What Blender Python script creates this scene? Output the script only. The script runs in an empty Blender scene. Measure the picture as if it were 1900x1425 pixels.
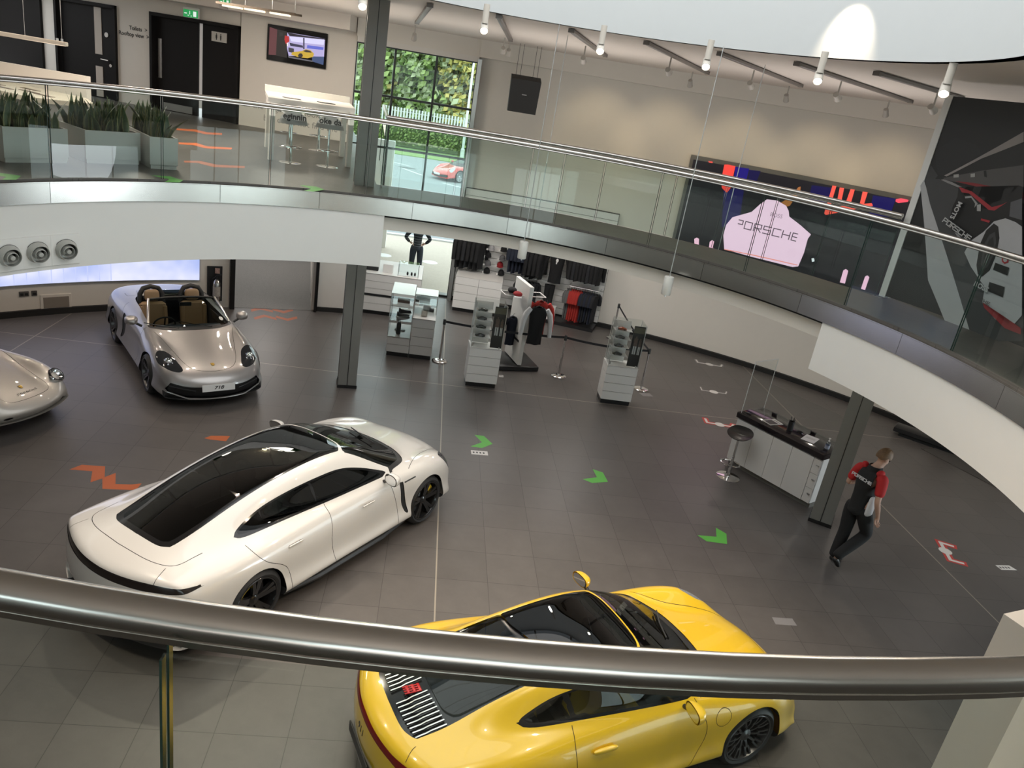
EXPOSURE = 0.12
SKY = 3.4
SKYT = 0.34
import bpy, bmesh, math, random
import numpy as np
from mathutils import Vector, Matrix
random.seed(7)
SC = bpy.context.scene
COL = SC.collection
PI = math.pi
R = math.radians

# ------------------------------------------------------------------ materials
_M = {}
def mat(name, col, rough=0.5, metal=0.0, noise=0.04, nscale=6.0, spec=0.5, coat=0.0, emit=None, estr=0.0, bump=0.0, bscale=40.0, aniso=0.0):
    if name in _M: return _M[name]
    m = bpy.data.materials.new(name); m.use_nodes = True
    nt = m.node_tree; N = nt.nodes; L = nt.links
    b = N['Principled BSDF']
    c = (*col[:3], 1)
    b.inputs['Roughness'].default_value = rough
    b.inputs['Metallic'].default_value = metal
    b.inputs['Specular IOR Level'].default_value = spec
    b.inputs['Coat Weight'].default_value = coat
    b.inputs['Coat Roughness'].default_value = 0.03
    if aniso: b.inputs['Anisotropic'].default_value = aniso
    tc = N.new('ShaderNodeTexCoord')
    nz = N.new('ShaderNodeTexNoise'); nz.inputs['Scale'].default_value = nscale; nz.inputs['Detail'].default_value = 4
    L.new(tc.outputs['Object'], nz.inputs['Vector'])
    mx = N.new('ShaderNodeMix'); mx.data_type = 'RGBA'
    mx.inputs[6].default_value = (*[max(0, x * (1 - noise)) for x in col[:3]], 1)
    mx.inputs[7].default_value = (*[min(1, x * (1 + noise)) for x in col[:3]], 1)
    L.new(nz.outputs['Fac'], mx.inputs[0]); L.new(mx.outputs[2], b.inputs['Base Color'])
    if bump:
        n2 = N.new('ShaderNodeTexNoise'); n2.inputs['Scale'].default_value = bscale; n2.inputs['Detail'].default_value = 5
        L.new(tc.outputs['Object'], n2.inputs['Vector'])
        bp = N.new('ShaderNodeBump'); bp.inputs['Strength'].default_value = bump; bp.inputs['Distance'].default_value = 0.01
        L.new(n2.outputs['Fac'], bp.inputs['Height']); L.new(bp.outputs['Normal'], b.inputs['Normal'])
    if emit:
        b.inputs['Emission Color'].default_value = (*emit[:3], 1); b.inputs['Emission Strength'].default_value = estr
    _M[name] = m
    return m

def glass(name, tint=(0.9, 0.97, 0.94), refl=1.0, rough=0.0, ior=1.45, dark=1.0):
    """clear architectural pane: tinted see-through plus mirror-like sheen growing at grazing angles"""
    if name in _M: return _M[name]
    m = bpy.data.materials.new(name); m.use_nodes = True
    nt = m.node_tree; N = nt.nodes; L = nt.links
    for n in list(N):
        if n.type != 'OUTPUT_MATERIAL': N.remove(n)
    out = [n for n in N if n.type == 'OUTPUT_MATERIAL'][0]
    t = N.new('ShaderNodeBsdfTransparent'); t.inputs[0].default_value = (*[x * dark for x in tint], 1)
    g = N.new('ShaderNodeBsdfGlossy'); g.inputs[0].default_value = (refl, refl, refl, 1); g.inputs['Roughness'].default_value = rough
    f = N.new('ShaderNodeFresnel'); f.inputs[0].default_value = ior
    x = N.new('ShaderNodeMixShader')
    ge = N.new('ShaderNodeNewGeometry'); iv = N.new('ShaderNodeMath'); iv.operation = 'SUBTRACT'; iv.inputs[0].default_value = 1
    L.new(ge.outputs['Backfacing'], iv.inputs[1]); mu = N.new('ShaderNodeMath'); mu.operation = 'MULTIPLY'
    L.new(f.outputs[0], mu.inputs[0]); L.new(iv.outputs[0], mu.inputs[1])
    L.new(mu.outputs[0], x.inputs[0]); L.new(t.outputs[0], x.inputs[1]); L.new(g.outputs[0], x.inputs[2]); L.new(x.outputs[0], out.inputs[0])
    _M[name] = m
    return m

def emis(name, col, s=1.0):
    if name in _M: return _M[name]
    m = bpy.data.materials.new(name); m.use_nodes = True
    nt = m.node_tree; N = nt.nodes; L = nt.links
    b = N['Principled BSDF']; b.inputs['Base Color'].default_value = (*[x * .15 for x in col], 1)
    b.inputs['Emission Color'].default_value = (*col, 1); b.inputs['Emission Strength'].default_value = s
    b.inputs['Roughness'].default_value = .35
    _M[name] = m
    return m

# ------------------------------------------------------------------ mesh builder
class MB:
    def __init__(s): s.v = []; s.f = []
    def add(s, vs, fs):
        o = len(s.v); s.v += [tuple(p) for p in vs]; s.f += [tuple(i + o for i in f) for f in fs]; return s
    def box(s, c, d, rz=0.0, bev=0.0, M=None):
        hx, hy, hz = d[0] / 2, d[1] / 2, d[2] / 2
        ca, sa = math.cos(rz), math.sin(rz)
        if bev > 0 and min(hx, hy, hz) > bev * 1.01:
            pts = []; b = bev
            for zz, ins in ((-hz, b), (-hz + b, 0), (hz - b, 0), (hz, b)):
                x, y = hx - ins, hy - ins; k = b * .6
                pts += [(x - k, -y, zz), (x, -y + k, zz), (x, y - k, zz), (x - k, y, zz), (-x + k, y, zz), (-x, y - k, zz), (-x, -y + k, zz), (-x + k, -y, zz)]
            fs = [tuple(range(7, -1, -1)), tuple(range(24, 32))]
            for r in range(3):
                for i in range(8):
                    j = (i + 1) % 8; fs.append((r * 8 + i, r * 8 + j, r * 8 + 8 + j, r * 8 + 8 + i))
        else:
            pts = [(x, y, z) for z in (-hz, hz) for x, y in ((-hx, -hy), (hx, -hy), (hx, hy), (-hx, hy))]
            fs = [(3, 2, 1, 0), (4, 5, 6, 7), (0, 1, 5, 4), (1, 2, 6, 5), (2, 3, 7, 6), (3, 0, 4, 7)]
        P = [(c[0] + x * ca - y * sa, c[1] + x * sa + y * ca, c[2] + z) for x, y, z in pts]
        if M is not None: P = [tuple(M @ Vector(p)) for p in P]
        return s.add(P, fs)
    def prism(s, poly, z0, z1, M=None):
        n = len(poly); P = [(x, y, z0) for x, y in poly] + [(x, y, z1) for x, y in poly]
        fs = [tuple(range(n - 1, -1, -1)), tuple(range(n, 2 * n))] + [(i, (i + 1) % n, n + (i + 1) % n, n + i) for i in range(n)]
        if M is not None: P = [tuple(M @ Vector(p)) for p in P]
        return s.add(P, fs)
    def cyl(s, p0, p1, r0, r1=None, seg=16, cap=True):
        r1 = r0 if r1 is None else r1
        p0 = Vector(p0); p1 = Vector(p1); d = (p1 - p0).normalized()
        a = d.orthogonal().normalized(); b = d.cross(a)
        P = []
        for p, r in ((p0, r0), (p1, r1)):
            for i in range(seg):
                t = 2 * PI * i / seg; P.append(p + a * math.cos(t) * r + b * math.sin(t) * r)
        fs = [(i, (i + 1) % seg, seg + (i + 1) % seg, seg + i) for i in range(seg)]
        if cap: fs += [tuple(range(seg - 1, -1, -1)), tuple(range(seg, 2 * seg))]
        return s.add(P, fs)
    def tube(s, path, r, seg=8, closed=False):
        path = [Vector(p) for p in path]; n = len(path); P = []; prev = None
        for i, p in enumerate(path):
            if closed: d = path[(i + 1) % n] - path[i - 1]
            else: d = path[min(i + 1, n - 1)] - path[max(i - 1, 0)]
            d.normalize()
            if prev is None: a = d.orthogonal().normalized()
            else:
                a = prev - d * prev.dot(d)
                a = a.normalized() if a.length > 1e-6 else d.orthogonal().normalized()
            prev = a; b = d.cross(a); rr = r[i] if isinstance(r, (list, tuple)) else r
            for k in range(seg):
                t = 2 * PI * k / seg; P.append(p + a * math.cos(t) * rr + b * math.sin(t) * rr)
        fs = []
        for i in range(n if closed else n - 1):
            j = (i + 1) % n
            for k in range(seg): fs.append((i * seg + k, i * seg + (k + 1) % seg, j * seg + (k + 1) % seg, j * seg + k))
        if not closed: fs += [tuple(range(seg - 1, -1, -1)), tuple(range((n - 1) * seg, n * seg))]
        return s.add(P, fs)
    def lathe(s, prof, o=(0, 0, 0), ax='z', seg=32, M=None):
        """prof: (radius, height) pairs"""
        P = []
        for r, h in prof:
            for i in range(seg):
                t = 2 * PI * i / seg; x, y = r * math.cos(t), r * math.sin(t)
                p = (x, y, h) if ax == 'z' else ((x, h, -y) if ax == 'y' else (h, x, y))
                P.append((p[0] + o[0], p[1] + o[1], p[2] + o[2]))
        n = len(prof); fs = []
        for a in range(n - 1):
            for i in range(seg): fs.append((a * seg + i, a * seg + (i + 1) % seg, (a + 1) * seg + (i + 1) % seg, (a + 1) * seg + i))
        if M is not None: P = [tuple(M @ Vector(p)) for p in P]
        return s.add(P, fs)
    def ring(s, r0, r1, t0, t1, z0, z1, n=48, cx=0, cy=0):
        """solid arc: radii r0<r1, angles in degrees"""
        P = []
        for i in range(n + 1):
            t = R(t0 + (t1 - t0) * i / n); c, q = math.cos(t), math.sin(t)
            P += [(cx + r0 * c, cy + r0 * q, z0), (cx + r1 * c, cy + r1 * q, z0), (cx + r1 * c, cy + r1 * q, z1), (cx + r0 * c, cy + r0 * q, z1)]
        fs = []
        for i in range(n):
            a = i * 4; b = a + 4
            for k in range(4): fs.append((a + k, b + k, b + (k + 1) % 4, a + (k + 1) % 4))
        fs += [(0, 1, 2, 3), (n * 4 + 3, n * 4 + 2, n * 4 + 1, n * 4)]
        return s.add(P, fs)
    def ell(s, c, r, seg=20, rings=12, e=1.0, M=None):
        P = []; fs = []
        def pw(x): return math.copysign(abs(x) ** e, x)
        for j in range(rings + 1):
            ph = -PI / 2 + PI * j / rings
            for i in range(seg):
                t = 2 * PI * i / seg
                P.append((c[0] + r[0] * pw(math.cos(ph)) * pw(math.cos(t)), c[1] + r[1] * pw(math.cos(ph)) * pw(math.sin(t)), c[2] + r[2] * pw(math.sin(ph))))
        for j in range(rings):
            for i in range(seg): fs.append((j * seg + i, j * seg + (i + 1) % seg, (j + 1) * seg + (i + 1) % seg, (j + 1) * seg + i))
        if M is not None: P = [tuple(M @ Vector(p)) for p in P]
        return s.add(P, fs)
    def grid(s, f, nu, nv, closeu=False):
        P = [f(i / nu, j / nv) for i in range(nu + (0 if closeu else 1)) for j in range(nv + 1)]
        fs = []
        for i in range(nu):
            k = (i + 1) % nu if closeu else i + 1
            for j in range(nv): fs.append((i * (nv + 1) + j, k * (nv + 1) + j, k * (nv + 1) + j + 1, i * (nv + 1) + j + 1))
        return s.add(P, fs)
    def mesh(s, name, m=None, sharp=38, weld=0):
        me = bpy.data.meshes.new(name)
        me.from_pydata(s.v, [], s.f); me.update()
        if weld:
            bm = bmesh.new(); bm.from_mesh(me); bmesh.ops.remove_doubles(bm, verts=bm.verts, dist=weld); bm.to_mesh(me); bm.free()
        bm = bmesh.new(); bm.from_mesh(me)
        bmesh.ops.recalc_face_normals(bm, faces=bm.faces)
        bm.to_mesh(me); bm.free()
        if m is not None:
            for q in (m if isinstance(m, (list, tuple)) else [m]): me.materials.append(q)
        if len(me.polygons):
            me.polygons.foreach_set('use_smooth', [True] * len(me.polygons))
            me.set_sharp_from_angle(angle=R(sharp))
        return me
    def build(s, name, m=None, parent=None, loc=None, rz=None, sharp=38, weld=0):
        o = bpy.data.objects.new(name, s.mesh(name, m, sharp, weld)); COL.objects.link(o)
        if parent is not None: o.parent = parent
        if loc is not None: o.location = loc
        if rz is not None: o.rotation_euler = (0, 0, rz)
        return o

def tag(o, label, cat, group=None, kind=None):
    o['label'] = label; o['category'] = cat
    if group: o['group'] = group
    if kind: o['kind'] = kind
    return o
def thing(name, label, cat, loc=(0, 0, 0), rz=0.0, group=None):
    o = bpy.data.objects.new(name, None); COL.objects.link(o)
    o.empty_display_size = .1
    o.location = loc; o.rotation_euler = (0, 0, rz)
    return tag(o, label, cat, group)
def struct(o, label=None):
    o['kind'] = 'structure'
    if label: o['label'] = label
    return o
def dup(root, loc=None, rz=None, label=None, group=None, cat=None):
    def cp(o, par):
        c = o.copy(); COL.objects.link(c)
        if par is not None: c.parent = par
        for ch in list(o.children): cp(ch, c)
        return c
    r = cp(root, None)
    if loc is not None: r.location = loc
    if rz is not None: r.rotation_euler = (0, 0, rz)
    if label: r['label'] = label
    if group: r['group'] = group
    if cat: r['category'] = cat
    return r
def pol(r, t, z=0.0):
    t = R(t); return Vector((r * math.cos(t), r * math.sin(t), z))
def text_mesh(txt, size, ext=0.002, wide=1.0, align='CENTER', spacing=1.0, shear=0.0, bold=0.0):
    cu = bpy.data.curves.new('lettering', 'FONT'); cu.body = txt; cu.size = size; cu.extrude = ext
    cu.align_x = align; cu.align_y = 'CENTER'; cu.space_character = spacing; cu.shear = shear; cu.offset = bold
    cu.resolution_u = 3
    o = bpy.data.objects.new('lettering', cu); COL.objects.link(o)
    bpy.context.view_layer.update()
    dg = bpy.context.evaluated_depsgraph_get()
    me = bpy.data.meshes.new_from_object(o.evaluated_get(dg))
    bpy.data.objects.remove(o); bpy.data.curves.remove(cu)
    if wide != 1.0:
        for v in me.vertices: v.co.x *= wide
    return me
def text(txt, size, m, parent, Mx, name='lettering', **k):
    me = text_mesh(txt, size, **k); me.materials.clear(); me.materials.append(m)
    o = bpy.data.objects.new(name, me); COL.objects.link(o)
    if parent is not None: o.parent = parent
    o.matrix_local = Mx
    return o
def frame(o, x, y=None, z=None):
    """matrix with local x axis along x, local y along y (z = normal)"""
    x = Vector(x).normalized(); z = Vector(z).normalized() if z is not None else x.cross(Vector(y)).normalized()
    y = z.cross(x).normalized(); x = y.cross(z).normalized()
    return Matrix(((x.x, y.x, z.x, o[0]), (x.y, y.y, z.y, o[1]), (x.z, y.z, z.z, o[2]), (0, 0, 0, 1)))

# square-shouldered wide letters drawn as strokes (the wide-tracked car-maker lettering)
_G = {'P': [[(0, 0), (0, 1), (1, 1), (1, .45), (0, .45)]], 'O': [[(0, 0), (0, 1), (1, 1), (1, 0), (0, 0)]],
      'R': [[(0, 0), (0, 1), (1, 1), (1, .45), (0, .45)], [(.5, .45), (1, 0)]], 'S': [[(1, 1), (0, 1), (0, .52), (1, .52), (1, 0), (0, 0)]],
      'C': [[(1, 1), (0, 1), (0, 0), (1, 0)]], 'H': [[(0, 0), (0, 1)], [(1, 0), (1, 1)], [(0, .5), (1, .5)]],
      'E': [[(1, 1), (0, 1), (0, 0), (1, 0)], [(0, .5), (1, .5)]]}
def wide_letters(mb, word, h, w, gap, th, M, depth=.002):
    x = -(len(word) * w + (len(word) - 1) * gap) / 2
    for ch in word:
        for st in _G[ch]:
            for (a, b), (c, d) in zip(st[:-1], st[1:]):
                p = Vector((x + a * w, (b - .5) * h, 0)); q = Vector((x + c * w, (d - .5) * h, 0))
                dd = (q - p); L = dd.length; dd.normalize(); n = Vector((-dd.y, dd.x, 0)) * th / 2; e = dd * th / 2
                mb.prism([((p - e + n).x, (p - e + n).y), ((p - e - n).x, (p - e - n).y), ((q + e - n).x, (q + e - n).y), ((q + e + n).x, (q + e + n).y)], 0, depth, M)
        x += w + gap
    return mb
# ------------------------------------------------------------------ camera (standing at the near balcony rail)
cd = bpy.data.cameras.new('camera'); cam = bpy.data.objects.new('camera', cd); COL.objects.link(cam)
Rc = ((0.98543776, 0.11849545, 0.12194776), (-0.07010707, -0.37024416, 0.92628519), (0.15491102, -0.9213458, -0.35654521))
cam.matrix_world = Matrix([[Rc[i][0], -Rc[i][1], -Rc[i][2], (0, -6.9, 5.66)[i]] for i in range(3)] + [[0, 0, 0, 1]])
cd.sensor_width = 36; cd.lens = 36 * 1427 / 1900; cd.clip_start = .05; cd.clip_end = 300
SC.camera = cam
SC.view_settings.view_transform = 'Standard'; SC.view_settings.look = 'None'
SC.view_settings.gamma = 1; SC.view_settings.use_curve_mapping = False
SC.view_settings.exposure = EXPOSURE
SC.cycles.use_denoising = True
SC.cycles.max_bounces = 10; SC.cycles.transparent_max_bounces = 24; SC.cycles.glossy_bounces = 4; SC.cycles.diffuse_bounces = 4
SC.cycles.sample_clamp_indirect = 6; SC.cycles.caustics_reflective = False; SC.cycles.caustics_refractive = False
# ------------------------------------------------------------------ materials of the building
WALL = mat('wall_paint', (.72, .69, .65), .6, noise=.02)
WALLC = mat('wall_paint_cream', (.72, .68, .62), .6, noise=.02)
FASC = mat('fascia_white_paint', (.80, .79, .765), .45, noise=.015)
CEIL = mat('ceiling_paint', (.72, .67, .62), .7, noise=.02)
ROT = mat('rotunda_paint', (.60, .63, .64), .6, noise=.015)
STEEL = mat('brushed_stainless', (.60, .58, .55), .24, 1.0, noise=.06, nscale=9, aniso=.5)
POLST = mat('polished_stainless', (.72, .71, .70), .09, 1.0, noise=.03)
GREYC = mat('column_grey_paint', (.20, .195, .18), .42, noise=.04)
GREYL = mat('column_light_face', (.24, .245, .26), .42, noise=.03)
BLACK = mat('black_satin', (.012, .012, .013), .38, noise=.2)
BLKG = mat('black_gloss', (.008, .008, .009), .06, noise=.2)
DARK = mat('shadow_gap_black', (.01, .01, .01), .8)
WHITE = mat('white_lacquer', (.74, .73, .71), .35, noise=.015)
ALU = mat('anodised_aluminium', (.55, .55, .55), .35, 1.0)
BALG = glass('balustrade_glass', (.915, .955, .94), .9, 0.0, 1.45)
CLEAR = glass('clear_glass', (.965, .98, .978), .7, 0.0, 1.33)
WING = glass('window_glass', (.86, .92, .90), .7, 0.0, 1.35)
EDGE = mat('glass_edge', (.03, .06, .05), .15, noise=.2)

def floor_mat(name, base, rough, x0=.51, y0=7.32, tile=.6354, joint=True):
    m = mat(name, base, rough, noise=.0, spec=.5)
    nt = m.node_tree; N = nt.nodes; L = nt.links; b = N['Principled BSDF']
    tc = N.new('ShaderNodeTexCoord'); sep = N.new('ShaderNodeSeparateXYZ'); L.new(tc.outputs['Object'], sep.inputs[0])
    def mth(op, a, bb=None, c=None):
        n = N.new('ShaderNodeMath'); n.operation = op
        for i, q in enumerate((a, bb, c)):
            if q is None: continue
            if isinstance(q, (int, float)): n.inputs[i].default_value = q
            else: L.new(q, n.inputs[i])
        return n.outputs[0]
    def line(ax, off, per, w):
        u = mth('DIVIDE', mth('SUBTRACT', sep.outputs[ax], off), per)
        d = mth('ABSOLUTE', mth('SUBTRACT', mth('FRACT', mth('ADD', u, .5)), .5))
        return mth('LESS_THAN', mth('MULTIPLY', d, per), w)
    g = mth('MAXIMUM', line(0, x0, tile, .0032), line(1, y0, tile, .0032))
    j = mth('MAXIMUM', line(0, x0, tile * 12, .009), line(1, y0, tile * 12, .009))
    fx = mth('FLOOR', mth('DIVIDE', mth('SUBTRACT', sep.outputs[0], x0), tile)); fy = mth('FLOOR', mth('DIVIDE', mth('SUBTRACT', sep.outputs[1], y0), tile))
    cmb = N.new('ShaderNodeCombineXYZ'); L.new(fx, cmb.inputs[0]); L.new(fy, cmb.inputs[1])
    wn = N.new('ShaderNodeTexWhiteNoise'); L.new(cmb.outputs[0], wn.inputs['Vector'])
    nz = N.new('ShaderNodeTexNoise'); nz.inputs['Scale'].default_value = 3.5; nz.inputs['Detail'].default_value = 8; nz.inputs['Roughness'].default_value = .7
    L.new(tc.outputs['Object'], nz.inputs['Vector'])
    v = mth('ADD', mth('MULTIPLY', wn.outputs['Value'], .14), mth('MULTIPLY', nz.outputs['Fac'], .5))
    v = mth('ADD', v, .68)
    hs = N.new('ShaderNodeVectorMath'); hs.operation = 'SCALE'; hs.inputs[0].default_value = base; L.new(v, hs.inputs['Scale'])
    m1 = N.new('ShaderNodeMix'); m1.data_type = 'RGBA'; L.new(g, m1.inputs[0]); L.new(hs.outputs[0], m1.inputs[6]); m1.inputs[7].default_value = (*[x * .42 for x in base], 1)
    m2 = N.new('ShaderNodeMix'); m2.data_type = 'RGBA'; L.new(j, m2.inputs[0]) if joint else None
    if not joint: m2.inputs[0].default_value = 0
    L.new(m1.outputs[2], m2.inputs[6]); m2.inputs[7].default_value = (.30, .27, .22, 1)
    L.new(m2.outputs[2], b.inputs['Base Color'])
    rr = mth('ADD', mth('MULTIPLY', nz.outputs['Fac'], .16), rough - .08); L.new(rr, b.inputs['Roughness'])
    return m
FLOORM = floor_mat('dark_porcelain_tile', (.098, .089, .084), .38)
FLOORU = floor_mat('upper_floor_tile', (.090, .082, .074), .42, joint=False)

# ------------------------------------------------------------------ ground floor and outside ground
mb = MB(); n = 96
mb.add([(0, 0, 0)] + [pol(14.3, 360 * i / n) for i in range(n)] + [pol(14.3, 360 * i / n, -.2) for i in range(n)], [(0, 1 + i, 1 + (i + 1) % n) for i in range(n)] + [(1 + i, 1 + n + i, 1 + n + (i + 1) % n, 1 + (i + 1) % n) for i in range(n)])
struct(mb.build('floor', FLOORM))

# upper floor slab: bridge ring all round, wide landings at left and around the near side, open void behind the bridge
UF = 3.72
mb = MB(); mb.ring(5.80, 7.06, 27, 99, 3.46, UF, 40); struct(mb.build('floor_bridge', FLOORU))
mb = MB(); mb.ring(5.80, 19.5, 99, 215, 3.46, UF, 60); struct(mb.build('floor_landing', FLOORU))
mb = MB(); mb.ring(5.80, 13.8, -145, 27, 3.46, UF, 60); struct(mb.build('floor_balcony', FLOORU))
# underside trims of the bridge
mb = MB(); mb.ring(5.88, 6.9, 25.6, 98.6, 3.18, 3.40, 60); struct(mb.build('trim_bridge_beam', WALLC))
# stainless channel at the slab edge, cut in lengths
joints = [174, 160, 146, 123.3, 108.6, 94, 78.5, 62, 46, 30, 14, -2, -18, -34, -50, -66, -82, -98, -114, -130, -146, -162, -186]
mb = MB()
for a, b in zip(joints[:-1], joints[1:]):
    mb.ring(5.74, 5.82, b + .03, a - .03, 3.43, 3.68, 14)
    mb.ring(5.74, 5.90, b + .03, a - .03, 3.675, 3.69, 14)
struct(mb.build('trim_channel', STEEL))
mb = MB(); mb.ring(5.80, 5.9, -186, 174, 3.395, 3.43, 160); struct(mb.build('trim_gap', DARK))
# white bulkheads hanging below the channel
BLK = [('wall_bulkhead_left', 98.3, 200, 2.58), ('wall_bulkhead_right', -14, 25.9, 2.77)]
for nm, a, b, z0 in BLK:
    mb = MB(); mb.ring(5.76, 5.96, a, b, z0, 3.425, 60); struct(mb.build(nm, FASC))
# white upper pier at the near right, seen through the near glass
# ------------------------------------------------------------------ outer walls
struct(MB().ring(13.8, 14.1, 15, 87.6, 0, 6.6, 64).build('wall_back', WALLC))
struct(MB().ring(13.55, 13.82, 15, 87.6, 6.2, 6.6, 64).build('trim_cornice', WALLC))
struct(MB().ring(13.8, 14.1, 87.5, 100.1, 6.12, 6.6, 16).build('wall_lintel', WALLC))
struct(MB().ring(13.62, 13.82, 87.5, 100.1, 6.2, 6.6, 16).build('trim_lintel', WALLC))
struct(MB().ring(13.70, 13.8, 15, 87.0, 0, .11, 60).build('baseboard_back', DARK))
# straight upper left wall with the doors: from the window jamb to the far corner, then back along the lobby
A0 = Vector((-2.40, 13.59, 0)); A1 = Vector((-5.17, 13.83, 0)); A2 = Vector((-13.4, 16.78, 0))
def wall_seg(mb, a, b, z0, z1, th=.2):
    d = (b - a).normalized(); nrm = Vector((d.y, -d.x, 0))
    if nrm.dot(-(a + b) / 2) > 0: nrm = -nrm
    q = [a, b, b + nrm * th, a + nrm * th]
    return mb.prism([(p.x, p.y) for p in q], z0, z1)
mb = MB(); wall_seg(mb, A0, A1, 3.4, 6.6); struct(mb.build('wall_left_television', WALLC))
du = (A2 - A1).normalized()
def SW(s, z=0, off=0.0):                       # along the door wall, off = towards the room
    p = A1 + du * s; nn = Vector((du.y, -du.x, 0)); nn = nn if nn.dot(-p) > 0 else -nn
    return Vector((p.x + nn.x * off, p.y + nn.y * off, z))
dv = (A0 - A1).normalized(); nv = Vector((dv.y, -dv.x, 0)); nv = nv if nv.dot(-A1) > 0 else -nv
DOORS = [('door_1', .03, 2.52), ('door_2', 3.52, 5.36), ('door_3', 5.78, 7.9)]
mb = MB(); prev = 0.0
for nm, s0, s1 in DOORS:
    if s0 > prev + .05: wall_seg(mb, SW(prev), SW(s0), 3.4, 6.6)
    wall_seg(mb, SW(s0), SW(s1), 5.98, 6.6); prev = s1
wall_seg(mb, SW(prev), A2, 3.4, 6.6)
struct(mb.build('wall_left_doors', WALLC))
mb = MB(); wall_seg(mb, A2, Vector((-15.5, 2, 0)), 3.4, 6.6); wall_seg(mb, Vector((-15.5, 2, 0)), Vector((-12.5, -8, 0)), 3.4, 6.6)
struct(mb.build('wall_left_end', WALLC))
# dropped ceiling edge above doors and television
mb = MB()
for a, b in ((A0, A1), (A1, A2)):
    d = (b - a).normalized(); nn = Vector((d.y, -d.x, 0)); nn = nn if nn.dot(-(a + b) / 2) > 0 else -nn
    q = [a, b, b + nn * .9, a + nn * .9]; mb.prism([(p.x, p.y) for p in q], 6.27, 6.6)
struct(mb.build('trim_dropped_ceiling', CEIL))
# ground floor left: inner drum wall, pier, corridor
struct(MB().ring(11.4, 11.7, 114.9, 215, 0, 3.46, 60).build('wall_left_lower', WALLC))
struct(MB().ring(11.33, 11.4, 115.9, 215, 0, .12, 60).build('baseboard_left', DARK))
struct(MB().ring(11.4, 11.7, 112.9, 114.9, 0, 3.46, 6).build('wall_pier_corridor', WALL))
struct(MB().ring(11.4, 11.9, 99.9, 103.0, 0, 3.46, 6).build('wall_pier_shop', WALL))
struct(MB().ring(11.34, 11.4, 99.9, 103.0, 0, .1, 6).build('baseboard_shop', DARK))
# corridor behind the left wall
mb = MB()
for t, th in ((112.9, .12), (103.1, .12)):
    a = pol(11.4, t); d = Vector((-.33, 1, 0)).normalized() if t > 110 else Vector((-.17, 1, 0)).normalized()
    wall_seg(mb, a, a + d * 8, 0, 3.46, .12)
struct(mb.build('wall_corridor', WALL))
struct(MB().box((-4.6, 19.2, 1.7), (6, .2, 3.5)).build('wall_corridor_end', WALL))
CMAT = mat('granular_entrance_matting', (.16, .155, .15), .55, noise=.5, nscale=60, bump=.5, bscale=90)
mb = MB(); p0, p1 = pol(11.38, 112.6), pol(11.38, 103.4)
mb.prism([(p0.x, p0.y), (p1.x, p1.y), (p1.x - 1.25, p1.y + 7.6), (p0.x - 2.6, p0.y + 7.6)], .001, .006)
struct(mb.build('floor_matting', CMAT))
struct(MB().ring(14.2, 19.5, 100, 116, -.2, 0, 10).build('floor_corridor', FLOORM))
# curtain-wall window beside the far wall
def window(nm, r, t0, t1, z0, z1, vert, horiz, bar, m_glass):
    w = thing(nm, 'x', 'window'); del w['label']; del w['category']; w['kind'] = 'structure'
    mb = MB()
    for t in vert: 
        p = pol(r, t); zb = 2.5 if (nm == 'window_1' and t0 < t < t1) else z0; mb.box((p.x, p.y, (zb + z1) / 2), (bar, .09, z1 - zb), R(t + 90))
    for z in horiz: mb.ring(r - .045, r + .045, t0, t1, z - bar / 2, z + bar / 2, 16)
    mb.build('window_frame', mat('window_bar_dark', (.02, .024, .022), .35), w)
    for a, b in zip(vert[:-1], vert[1:]):
        MB().ring(r - .006, r + .006, a, b, z0, z1, 5).build('pane', m_glass, w)
    return w
window('window_1', 13.86, 87.7, 100, .0, 6.1, [87.7, 91.9, 96.1, 100], [.03, 3.72, 2.55, 4.95, 6.08], .055, WING)
struct(MB().ring(13.55, 13.86, 87.3, 87.72, 0, 6.15, 2).build('trim_window_jamb', ALU))
struct(MB().ring(13.62, 13.8, 87.6, 100, 6.08, 6.2, 12).build('trim_window_head', WALL))
# remaining drum behind the camera: glazed openings between piers
DR = [(100.1, 103.1, 0, 3.46), (113, 145, 0, 3.46)]
mb = MB()
for a, b in ((-60, -48), (-24, -12), (210, 236), (250, 262), (288, 300)): mb.ring(13.8, 14.1, a, b, 0, 6.6, 10)
mb.ring(13.8, 14.1, 12, 15.2, 0, 6.6, 4)
mb.ring(13.8, 14.1, -150, 15, 3.3, 4.1, 60); mb.ring(13.8, 14.1, -150, 15, 5.9, 6.6, 60)
struct(mb.build('wall_front', WALLC))
k = 2
for a, b in ((-48, -24), (-12, 12), (236, 250), (262, 288)):
    for z0, z1 in ((0, 3.3), (4.1, 5.9)):
        window('window_%d' % k, 13.86, a, b, z0, z1, [a + (b - a) * i / 4 for i in range(5)], [z0 + .04, z1 - .04], .06, WING); k += 1
mb = MB(); mb.ring(13.8, 14.1, 200, 212, 0, 3.46, 10); struct(mb.build('wall_left_near', WALLC))
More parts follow.
